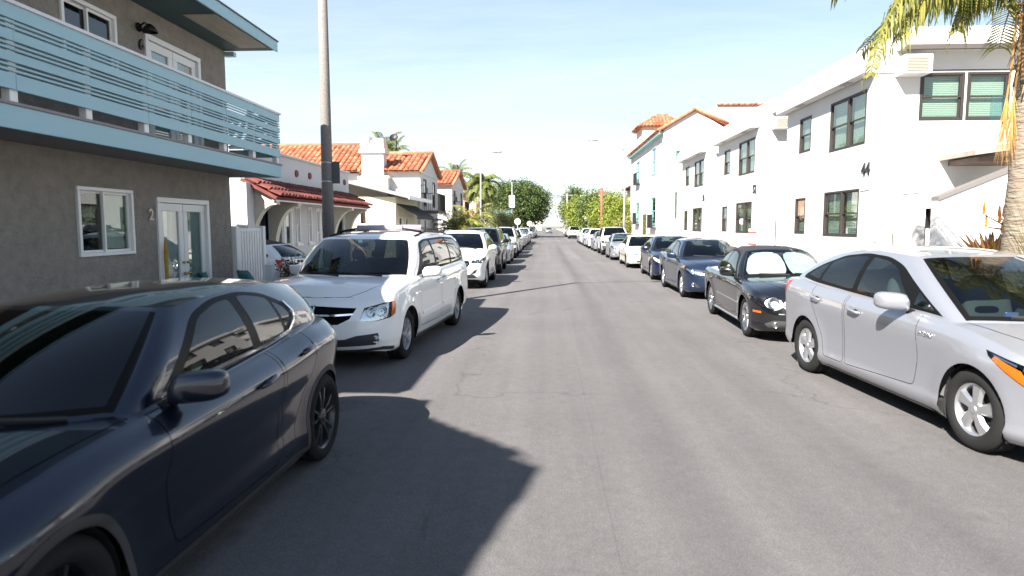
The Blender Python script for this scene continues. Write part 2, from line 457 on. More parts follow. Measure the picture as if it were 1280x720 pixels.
    def grid(c, hi=True):
        st = .06 if hi else .12; nv = 16 if hi else 9
        cols = [c.A[int(c.i1*k/(24 if hi else 14))] for k in range((24 if hi else 14)+1)]
        aS, aE = c.A[c.i1], c.A[c.i2]; n = int((aE-aS)/st); cols += [aS+(aE-aS)*k/n for k in range(1, n+1)]
        m = 20 if hi else 12; cols += [c.A[c.i2+int((len(c.A)-1-c.i2)*k/m)] for k in range(1, m+1)]
        c.cols = cols
        rows = sorted(set([k/nv for k in range(nv+1)]+([.03, .965, .985] if hi else [.97])))
        F_ = []
        Z = [[(a, c.zb(c.per(a)[1])+(c.zs(c.per(a)[1])-c.zb(c.per(a)[1]))*v) for v in rows] for a in cols]
        for i in range(len(cols)-1):
            for j in range(len(rows)-1): F_.append(([Z[i][j], Z[i+1][j], Z[i+1][j+1], Z[i][j+1]], 'body'))
        c.faces['belt'] = F_
        q = [0, .03, .08, .16, .28, .42, .56, .7, .85, 1] if hi else [0, .06, .25, .5, .75, 1]
        g = c.g; ring = [(lambda p: (p.x, p.y))(c.gbase(k*.05)) for k in range(61)]
        F_ = []
        for i in range(len(cols)-1):
            for j in range(len(q)-1):
                P = [(cols[i], q[j]), (cols[i+1], q[j]), (cols[i+1], q[j+1]), (cols[i], q[j+1])]
                pts = [c.deck(*p) for p in P]; ins = 0
                for p in pts:
                    s = p.y; X = abs(p.x)
                    # inside the greenhouse ring (with margin)?
                    if g['cowl']+.06 < s < g['back']-.06 and inpoly((X, s), [(-.01, g['cowl']+.06)]+[(max(0, r[0]-.07), r[1]) for r in ring]+[(-.01, g['back']-.06)]): ins += 1
                if ins < 4: F_.append((P, 'body'))
        c.faces['deck'] = F_
        us = [k/10 for k in range(9)]+[.87, .91, .95, 1]+[1+k/(26 if hi else 14) for k in range(1, (26 if hi else 14)+1)]+[2.05, 2.09, 2.13]+[2.2+k/10 for k in range(9)]
        vs = [0, .05, .1]+[.1+.8*k/8 for k in range(1, 9)]+[.95, 1]
        if not hi: vs = [0, .06, .3, .6, .92, 1]
        F_ = []
        for i in range(len(us)-1):
            for j in range(len(vs)-1):
                um, vm = (us[i]+us[i+1])/2, (vs[j]+vs[j+1])/2; t = 'body'
                if um < .91 and .05 < vm < .97: t = 'windshield' if (um < .87 and .09 < vm < .95) or (not hi) else 'frit'
                if um > 2.13 and g.get('rg', (.1, .9))[0] < vm < g.get('rg', (.1, .9))[1]: t = 'backlight'
                F_.append(([(us[i], vs[j]), (us[i+1], vs[j]), (us[i+1], vs[j+1]), (us[i], vs[j+1])], t))
        c.faces['gh'] = F_
        q = [0, .02, .05, .1, .2, .35, .5, .7, .85, 1] if hi else [0, .05, .2, .5, 1]
        c.faces['roof'] = [([(us[i], q[j]), (us[i+1], q[j]), (us[i+1], q[j+1]), (us[i], q[j+1])], 'roof') for i in range(len(us)-1) for j in range(len(q)-1)]
    def cut(c, k, poly, tg, only=None, conv=True):
        if k == 'belt': poly = [c.pt(p) for p in poly]
        elif k == 'gh' and conv: poly = [c.uv(s, z) for s, z in sub(poly, 3)]
        elif k == 'deck' and conv: poly = [c.dk(s, x) for s, x in sub(poly, 3)]
        c.faces[k] = cutpoly(c.faces[k], poly, tg, only)
    def emit(c, tags, sides=(1, -1), off=0.0):
        """mesh data (verts, faces, normals) of all faces with one of the tags"""
        V, Fc, N = [], [], []; idx = {}
        for k, fs in c.faces.items():
            for P, t in fs:
                if t not in tags: continue
                for sd_ in sides:
                    ids = []
                    for p in P:
                        key = (k, round(p[0], 5), round(p[1], 5), sd_)
                        if key not in idx:
                            kk = (k, key[1], key[2])
                            if kk not in c.cx: c.cx[kk] = (c.fn(k)(*p), c.nrm(k, p))
                            q, n = c.cx[kk]; q = q+n*off
                            idx[key] = len(V); V.append((sd_*q.x, q.y-c.L/2, q.z)); N.append((sd_*n.x, n.y, n.z))
                        if idx[key] not in ids: ids.append(idx[key])
                    if len(ids) < 3: continue
                    a, b, d = (Vector(V[i]) for i in ids[:3]); fnn = (b-a).cross(d-a); nn = Vector(N[ids[0]])+Vector(N[ids[1]])+Vector(N[ids[2]])
                    Fc.append(tuple(ids) if fnn.dot(nn) > 0 else tuple(ids[::-1]))
        return V, Fc, N
    def obj(c, name, tags, mat, parent, sides=(1, -1), off=0.0, label=None):
        V, Fc, N = c.emit(tags, sides, off)
        if not Fc: return None
        me = bpy.data.meshes.new(name); me.from_pydata(V, [], Fc); me.materials.append(mat)
        me.polygons.foreach_set('use_smooth', [True]*len(Fc))
        me.normals_split_custom_set_from_vertices(N)
        o = link(name, me, parent)
        if label: o['label'] = label
        return o
    def ribbon(c, mb, k, path, w_, h, sd_=1, conv=True, off=0.0, n=3):
        """strip that follows the surface: width w_, standing h proud"""
        if k == 'belt': path = [c.pt(p) for p in path]
        elif k == 'gh' and conv: path = [c.uv(s, z) for s, z in path]
        elif k == 'deck' and conv: path = [c.dk(s, x) for s, x in path]
        pp = []
        for i in range(len(path)-1):
            pp += [(path[i][0]+(path[i+1][0]-path[i][0])*j/n, path[i][1]+(path[i+1][1]-path[i][1])*j/n) for j in range(n)]
        pp.append(path[-1]); Q = [c.fn(k)(*p) for p in pp]; Nn = [c.nrm(k, p) for p in pp]; o = len(mb.v)
        for i, (q, m) in enumerate(zip(Q, Nn)):
            d = (Q[min(i+1, len(Q)-1)]-Q[max(0, i-1)]).normalized(); b = m.cross(d).normalized()*(w_/2)
            for v in (q-b+m*(off-.006), q+b+m*(off-.006), q+b*.8+m*(off+h), q-b*.8+m*(off+h)): mb.v.append((sd_*v.x, v.y-c.L/2, v.z))
        for i in range(len(Q)-1):
            for j in range(4): mb.f.append((o+i*4+j, o+i*4+(j+1) % 4, o+i*4+4+(j+1) % 4, o+i*4+4+j))
        mb.f += [(o, o+1, o+2, o+3), (o+(len(Q)-1)*4+3, o+(len(Q)-1)*4+2, o+(len(Q)-1)*4+1, o+(len(Q)-1)*4)]
        return mb
WH = {}
def wheel_meshes(R, rr, wd, style):
    key = (R, rr, wd, style)
    if key in WH: return WH[key]
    hw = wd/2
    ty = MB().lathe([(rr-.005, -hw+.01), (rr+.01, -hw), (R-.05, -hw-.006), (R-.015, -hw+.015), (R, -hw+.035), (R, -.05), (R-.008, -.045), (R-.008, -.03), (R, -.025), (R, .025), (R-.008, .03), (R-.008, .045), (R, .05), (R, hw-.035), (R-.012, hw-.017), (R-.04, hw+.002), (rr+.02, hw+.003), (rr+.008, hw-.004), (rr-.006, hw-.014)], 40, 'x')
    rim = MB().lathe([(rr, -hw+.02), (rr-.025, -hw+.04), (rr-.03, hw-.05), (rr-.012, hw-.02), (rr+.004, hw-.008), (rr+.006, hw-.014)], 40, 'x')
    def spoke(a, r0, r1, w0, w1, x0, x1, th=.03, tw=0.0):
        v = []
        for r, w_, x, aa in ((r0, w0, x0, a), ((r0+r1)/2, (w0+w1)*.47, x0*.5+x1*.5+.006, a+tw/2), (r1, w1, x1, a+tw)):
            for sg, dx in ((-1, -th), (1, -th), (.62, 0), (-.62, 0)):
                t = (sg*w_/2); v.append((x+dx, r*cos(aa)-t*sin(aa), r*sin(aa)+t*cos(aa)))
        rim.add(v, [(4*i+j, 4*i+(j+1) % 4, 4*i+4+(j+1) % 4, 4*i+4+j) for i in range(2) for j in range(4)])
    fx = hw-.022; rin = rr-.018
    if style == 'five':
        for k in range(5): spoke(2*pi*k/5+.3, .05, rin, .085, .075, fx-.012, fx)
    elif style == 'fat':       # broad five spokes, widening outwards
        for k in range(5): spoke(2*pi*k/5+.3, .045, rin, .075, .135, fx, fx-.006, .025, .12)
    elif style == 'split':
        for k in range(5):
            for d in (-.16, .16): spoke(2*pi*k/5+.3+d*.4, .05, rin, .034, .036, fx-.012, fx, .03, d)
    elif style == 'ten':
        for k in range(10): spoke(2*pi*k/10+.15+(.08 if k % 2 else -.08), .05, rin, .034, .028, fx-.012, fx)
    elif style == 'six':
        for k in range(6): spoke(2*pi*k/6, .05, rin, .07, .06, fx-.012, fx)
    else:                      # hub cap disc with slots
        rim.lathe([(.03, fx+.004), (.09, fx), (rr-.06, fx-.006), (rr-.055, fx-.03)], 28, 'x')
        for k in range(8): spoke(2*pi*k/8, rr-.075, rin, .075, .08, fx-.006, fx-.004)
    rim.lathe([(0.001, fx+.012), (.028, fx+.010), (.034, fx+.002), (.062, fx-.002), (.07, fx-.03)], 20, 'x')
    hub = MB().lathe([(.001, hw-.075), (rr*.62, hw-.075), (rr*.62, hw-.1), (rr-.04, hw-.11), (rr-.028, hw-.12)], 28, 'x')
    WH[key] = (ty, rim, hub); return WH[key]
M('tyre', (.014, .014, .014), .9, spec=.2, bump=.25, bscale=90); M('hub_dark', (.03, .03, .032), .55, .3)
M('rim_silver', (.62, .63, .65), .28, .9); M('rim_chrome', (.8, .8, .82), .12, 1.0); M('rim_black', (.02, .02, .022), .35, .4, coat=.5); M('rim_grey', (.35, .36, .38), .35, .8)
M('trim_black', (.008, .008, .009), .5, spec=.2); M('plastic_dark', (.03, .03, .032), .65, bump=.1, bscale=200); M('chrome', (.82, .83, .85), .08, 1.0); M('gap', (.004, .004, .004), .9, spec=.1)
M('under', (.012, .012, .012), .9); M('interior_dark', (.035, .035, .038), .8); M('interior_grey', (.16, .16, .16), .85); M('interior_beige', (.35, .29, .21), .85)
M('reflector', (.75, .76, .78), .18, 1.0); M('lamp_dark', (.05, .05, .055), .3, .4); M('amber', (.50, .085, .006), .25, coat=.8); M('lamp_red', (.5, .01, .01), .2, coat=.8); M('lamp_white', (.8, .8, .78), .25, coat=.8)
M('soft_top', (.012, .013, .016), .9, bump=.3, bscale=350); M('plate', (.75, .76, .78), .4, col2=(.5, .55, .7), scale=14); M('sunshade', (.72, .78, .80), .35, .2, var=.25, scale=9); M('rubber', (.015, .015, .015), .7)
glass('car_glass', (.30, .37, .36), 0, 1.52, 1.15); glass('car_glass_dark', (.055, .06, .065), 0, 1.5, 1.05); glass('lens', (.82, .85, .86), .02, 1.45, 1.0); glass('car_glass_clear', (.6, .68, .66), 0, 1.5, 1.0)
def make_car(name, sp, label, hi=True, group=None):
    """builds a car: front at local -y, wheels on z=0; returns its Empty"""
    c = Car(sp); c.grid(hi); root = thing(name, label, 'car', world=False, group=group); L, W = c.L, c.W
    pm = sp['paint']; fo, wb, R, ar = sp['fo'], sp['wb'], sp['R'], sp['ar']; tb = MATS['trim_black']
    gm = MATS[sp.get('glass', 'car_glass')]
    # wheel arches and their black cladding
    for sa in (fo, fo+wb):
        if sp.get('clad'): c.cut('belt', [('s', sa+(ar+sp['clad'])*cos(2*pi*k/40), R+(ar+sp['clad'])*sin(2*pi*k/40)) for k in range(40)], 'clad')
    if sp.get('sill'):
        c.cut('belt', [('s', fo+.1, 0.0), ('s', fo+wb-.1, 0.0), ('s', fo+wb-.1, sp['sill']), ('s', fo+.1, sp['sill'])], 'clad')
    for sa in (fo, fo+wb):
        c.cut('belt', [('s', sa+ar*cos(2*pi*k/40), R+ar*sin(2*pi*k/40)) for k in range(40)], 'none')
    for poly, tg in sp.get('front_cuts', []): c.cut('belt', poly, tg, ('body', 'bumper_black', 'clad') if tg not in ('amber', 'lampin') else None)
    # doors: gap ring, then panel
    for i, poly in enumerate(sp.get('doors', [])):
        if hi:
            poly = [(s_, z_+(.10 if z_ > c.zs(s_)-.06 else 0)) for s_, z_ in poly]; c.cut('belt', [('s', *p) for p in poly], 'gap', ('body', 'clad')); c.cut('belt', [('s', *p) for p in grow(poly, -.006)], 'door%d' % i, ('gap',))
    if hi and sp.get('hood'):
        H_ = [(s, x if x else -.05) for s, x in sp['hood']]; c.cut('deck', H_, 'gap', ('body',)); c.cut('deck', grow(H_, -.008), 'hood', ('gap',))
    if sp.get('softtop'):
        c.faces['gh'] = [(P, 'softtop' if t == 'body' and sum(p[0] for p in P)/len(P) > 1.02 else t) for P, t in c.faces['gh']]; c.faces['roof'] = [(P, 'softtop') for P, t in c.faces['roof']]
    # side glass: black surround, then panes
    if sp.get('dlo'):
        c.cut('gh', sp['dlo'], 'trim', ('body', 'softtop'))
        for i, poly in enumerate(sp['panes']): c.cut('gh', poly, 'pane%d' % i, ('trim',))
    body = c.obj('body', ('body',) if hi else ('body',), pm, root)
    nd = len(sp.get('doors', []))
    c.obj('roof_panel', ('roof',), MATS[sp['roofmat']] if sp.get('roofmat') else pm, root)
    c.obj('soft_top', ('softtop',), MATS['soft_top'], root)
    c.obj('hood', ('hood',), pm, root); c.obj('panel_gap', ('gap',), MATS['gap'], root, off=-.003)
    c.obj('cladding', ('clad', 'bumper_black'), MATS['plastic_dark'], root, off=.002); c.obj('window_surround', ('trim', 'frit'), M('window_trim', (.004, .004, .004), .45, spec=.12) , root)
    c.obj('windshield', ('windshield',), MATS[sp.get('wglass', 'car_glass')], root); c.obj('rear_window', ('backlight',), gm, root)
    c.obj('grille', ('grille',), MATS['gap'], root, off=-.02)
    hs = MATS[sp.get('handlemat', '')] if sp.get('handlemat') else pm
    for sd_ in (1, -1):
        dr = []
        for i in range(nd):
            d = c.obj('door', ('door%d' % i,), pm, root, (sd_,)); dr.append(d)
            if d and i < len(sp.get('handles', [])):
                s, z = sp['handles'][i]; m = MB(); a = c.a_s(s); q = [c.belt(c.a_s(s+k*.035), z+.004*k) for k in range(-3, 4)]
                n = c.nrm('belt', (a, z)); pts = [p+n*(.006 if abs(k) == 3 else .038) for k, p in zip(range(-3, 4), q)]
                m.tube([(sd_*p.x, p.y-L/2, p.z) for p in pts], [.012, .014, .015, .015, .015, .014, .012], 8)
                part(d, 'door_handle', m, hs, True)
                # scooped recess behind the grip
                m = MB(); p = c.belt(a, z); m.sell((sd_*(p.x-.004), p.y-L/2-.01, p.z-.006), (.008, .05, .024), .9, 12, 8); part(d, 'handle_recess', m, tb, True)
        for i in range(len(sp.get('panes', []))):
            par = dr[i] if i < len(dr) and dr[i] and sp.get('pane_in_door', True) else root
            if par is not root and i >= nd: par = root
            c.obj('window_pane', ('pane%d' % i,), MATS[sp['pane_glass'][i]] if sp.get('pane_glass') else gm, par, (sd_,), .001)
        hl = c.obj('headlight', ('lamp', 'lampin'), MATS['lens'], root, (sd_,), .002)
        if hl:
            c.obj('reflector', ('lamp', 'lampin'), MATS[sp.get('lampmat', 'lamp_dark')], hl, (sd_,), -.035)
            for (x, z, r) in sp.get('bulbs', []):
                a = c.a_x(x); p = c.belt(a, z); n = c.nrm('belt', (a, z)); n = Vector((n.x*.35, n.y, n.z*.3)).normalized()
                m = MB(); m.lathe([(r*.18, -.045), (r*.25, -.05), (r*.6, -.036), (r*.9, -.014), (r, -.006), (r*1.06, -.010)], 18, 'z')
                m.lathe([(.001, -.022), (r*.2, -.026), (r*.24, -.05)], 10, 'z')
                q = Vector((0, 0, 1)).rotation_difference(n).to_matrix().to_4x4(); q.translation = p; m.xf(q)
                m.v = [(sd_*v[0], v[1]-L/2, v[2]) for v in m.v]; part(hl, 'bulb', m, MATS['reflector'], True)
        c.obj('turn_signal', ('amber',), MATS['amber'], root, (sd_,), .003)
        c.obj('tail_light', ('tail',), MATS['lamp_red'], root, (sd_,), .003); c.obj('reverse_light', ('tailw',), MATS['lamp_white'], root, (sd_,), .004)
        for (x, z, r) in sp.get('fogs', []):
            a = c.a_x(x); p = c.belt(a, z); n = c.nrm('belt', (a, z)); n = Vector((n.x*.4, n.y, n.z)).normalized()
            m = MB().lathe([(.001, .004), (r*.5, .006), (r*.8, -.004), (r*.86, .01), (r, .012), (r*1.08, -.01)], 18, 'z')
            q = Vector((0, 0, 1)).rotation_difference(n).to_matrix().to_4x4(); q.translation = p; m.xf(q); m.v = [(sd_*v[0], v[1]-L/2, v[2]) for v in m.v]
            part(root, 'fog_light', m, MATS['reflector'], True)
        # door mirror
        if sp.get('mirror'):
            s, z, ln, mm = sp['mirror']; e = c.edge(s)-.01; m = MB()
            def shape(p, e=e):
                x, y, zz = p; k = (x-e)/.24; y2 = y+max(0, k-.15)*.10; return (x, min(y2, s+.055+max(0, k-.3)*.06), zz-(0.02 if x < e+.06 else 0)+.012*k)
            m.sell((e+.03+ln/2, s, z), (ln/2, .085, .078), .62, 20, 12, shape); m.v = [(sd_*v[0], v[1]-L/2, v[2]) for v in m.v]
            o = part(root, 'mirror', m, MATS[mm] if mm else pm, True)
            m = MB(); m.add([(sd_*x, y-L/2, zz) for x, y, zz in [(e-.03, s-.05, z-.10), (e-.03, s+.06, z-.10), (e+.10, s+.03, z-.055), (e+.10, s-.03, z-.055), (e-.03, s-.05, z-.07), (e-.03, s+.06, z-.07), (e+.11, s+.03, z-.02), (e+.11, s-.03, z-.02)]],
                            [(0,1,2,3),(4,7,6,5),(0,4,5,1),(1,5,6,2),(2,6,7,3),(3,7,4,0)]); part(o, 'mirror_arm', m, tb)
    # generic ribbons
    for (nm, k, path, w_, h, mt, *rest) in sp.get('ribbons', []):
        for sd_ in (1, -1):
            if rest and rest[0] == 'one' and sd_ == -1: continue
            m = c.ribbon(MB(), k, path, w_, h, sd_)
            part(root, nm, m, MATS[mt] if mt else pm, True, angle=50)
    # wheels
    ty, rim, hub = wheel_meshes(R, sp['rr'], sp.get('tw', .215), sp['wheel']); key = (R, sp['rr'], sp['wheel'])
    tm = ty.mesh('tyre', MATS['tyre'], True); rm = rim.mesh('rim', MATS[sp.get('rimmat', 'rim_silver')], True); rm.set_sharp_from_angle(angle=radians(35)); hm = hub.mesh('hub', MATS['hub_dark'], True)
    k = 0
    for sa in (fo, fo+wb):
        for sd_ in (1, -1):
            wv = link('wheel', hm, root); wv.location = (sd_*(W/2-sp.get('tw', .215)/2-.03), sa-L/2, R); wv.rotation_euler = (0.4+k*.7, 0, 0 if sd_ == 1 else pi); k += 1
            if sa == fo and sp.get('steer'): wv.rotation_euler[2] += sp['steer']
            link('tyre', tm, wv); link('rim', rm, wv)
            m = MB(); xo, xi = W/2-.06, W/2-.34
            arc = [(sa-L/2+(ar+.004)*cos(t), R+(ar+.004)*sin(t)) for t in [pi*1.15-pi*1.3*j/18 for j in range(19)]]
            for j in range(18):
                (y0, z0), (y1, z1) = arc[j], arc[j+1]
                m.add([(sd_*xo, y0, z0), (sd_*xo, y1, z1), (sd_*xi, y1, z1), (sd_*xi, y0, z0)], [(0, 1, 2, 3)])
            m.add([(sd_*xi, y, z) for y, z in arc], [tuple(range(19))]); part(root, 'wheel_well', m, MATS['under'])
    zb = sp['bot'][len(sp['bot'])//2][1]
    m = MB(); m.box(-W/2+.35, .25-L/2, zb+.01, W/2-.35, L/2-.25, zb+.14); m.box(-W/2+.06, fo+ar+.02-L/2, zb+.012, W/2-.06, fo+wb-ar-.02-L/2, zb+.12); part(root, 'underbody', m, MATS['under'])
    # cabin
    g = sp['gh']; im = MATS[sp.get('interior', 'interior_dark')]; zc = c.zs(g['A'])-.02; fl = zb+.15
    m = MB(); y0, y1 = g['cowl']+.08-L/2, g['A']+.28-L/2
    m.prism([(y0, zc-.12), (y0, zc-.01), (y0+.25, zc+.015), (y1, zc-.01), (y1+.06, zc-.09), (y1-.02, zc-.35), (y0+.2, zc-.4)], 'x', -c.xa+.10, c.xa-.10); part(root, 'dashboard', m, MATS['interior_dark'], bevel=.02)
    sx = W*.205; s1 = sp.get('seat', g['A']+.85); sh_ = sp.get('seatz', .0)
    def seat(x, s, wdt, nm):
        y = s-L/2; m = MB(); zt = fl+.30+sh_
        m.sell((x, y-.02, zt-.06), (wdt, .27, .10), .55, 16, 8)
        def lean(p): return (p[0], p[1]+(p[2]-zt)*.30, p[2])
        m.sell((x, y+.24, zt+.28), (wdt*.95, .08, .33), .55, 16, 8, lean)
        if nm != 'bench': m.sell((x, y+.23, zt+.70), (.13, .055, .085), .65, 12, 8, lean)
        else:
            for xx in (-.4, .4): m.sell((x+xx, y+.23, zt+.68), (.12, .05, .07), .65, 12, 8, lean)
        part(root, 'seat', m, im, True)
    if hi or sp.get('seats'):
        seat(-sx, s1, .25, 's'); seat(sx, s1, .25, 's')
        if sp.get('bench', True): seat(0, s1+.88, W*.36, 'bench')
        m = MB().lathe([(.185, -.012), (.197, 0), (.185, .012), (.173, 0), (.185, -.012)], 28, 'z'); m.box(-.17, -.02, -.008, .17, .02, .008); m.lathe([(.001, .02), (.06, .01), (.065, -.03)], 14, 'z')
        m.xf(Matrix.Translation((sx, g['A']+.42-L/2, zc-.04)) @ Matrix.Rotation(radians(65), 4, 'X')); part(root, 'steering_wheel', m, MATS['interior_dark'], True)
        m = MB().sell((0, g['h0']-.10-L/2, c.roofc(g['h0'])-.10), (.12, .02, .035), .6, 12, 8); part(root, 'interior_mirror', m, MATS['interior_dark'], True)
    m = MB(); m.box(-W/2+.12, g['A']-L/2-.3, fl-.03, W/2-.12, min(g['back'], g['C']+.1)-L/2-.1, fl)
    for sd_ in (-1, 1): m.box(sd_*(W/2-.12), g['A']-L/2, fl, sd_*(W/2-.10), g['C']-L/2-.1, c.zs(g['A']+.6)-.05)
    m.box(-W/2+.2, g['C']-L/2-.16, fl, W/2-.2, g['C']-L/2-.12, c.zs(g['C'])-.03) if sp.get('parcel', True) else 0
    part(root, 'cabin_floor', m, im)
    # wipers, licence plate
    if hi:
        for x0, x1 in ((.55, .08), (-.02, -.48)):
            m = MB()
            for (xa_, va), (xb_, vb) in (((x0, .06), (x1, .10)),):
                ua, ub = xa_/c.xa, xb_/c.xa
                c.ribbon(m, 'gh', [(ua, .03), ((ua+ub)/2, .06), (ub, .085)], .022, .02, 1, False, n=4)
            part(root, 'wiper', m, MATS['rubber'])
    if sp.get('plate'):
        zp = sp['plate']; p = c.belt(0, zp); m = MB().box(-.155, p.y-L/2-.018, zp-.075, .155, p.y-L/2-.004, zp+.075); part(root, 'licence_plate', m, MATS['plate'])
    if sp.get('extra'): sp['extra'](c, root)
    return root
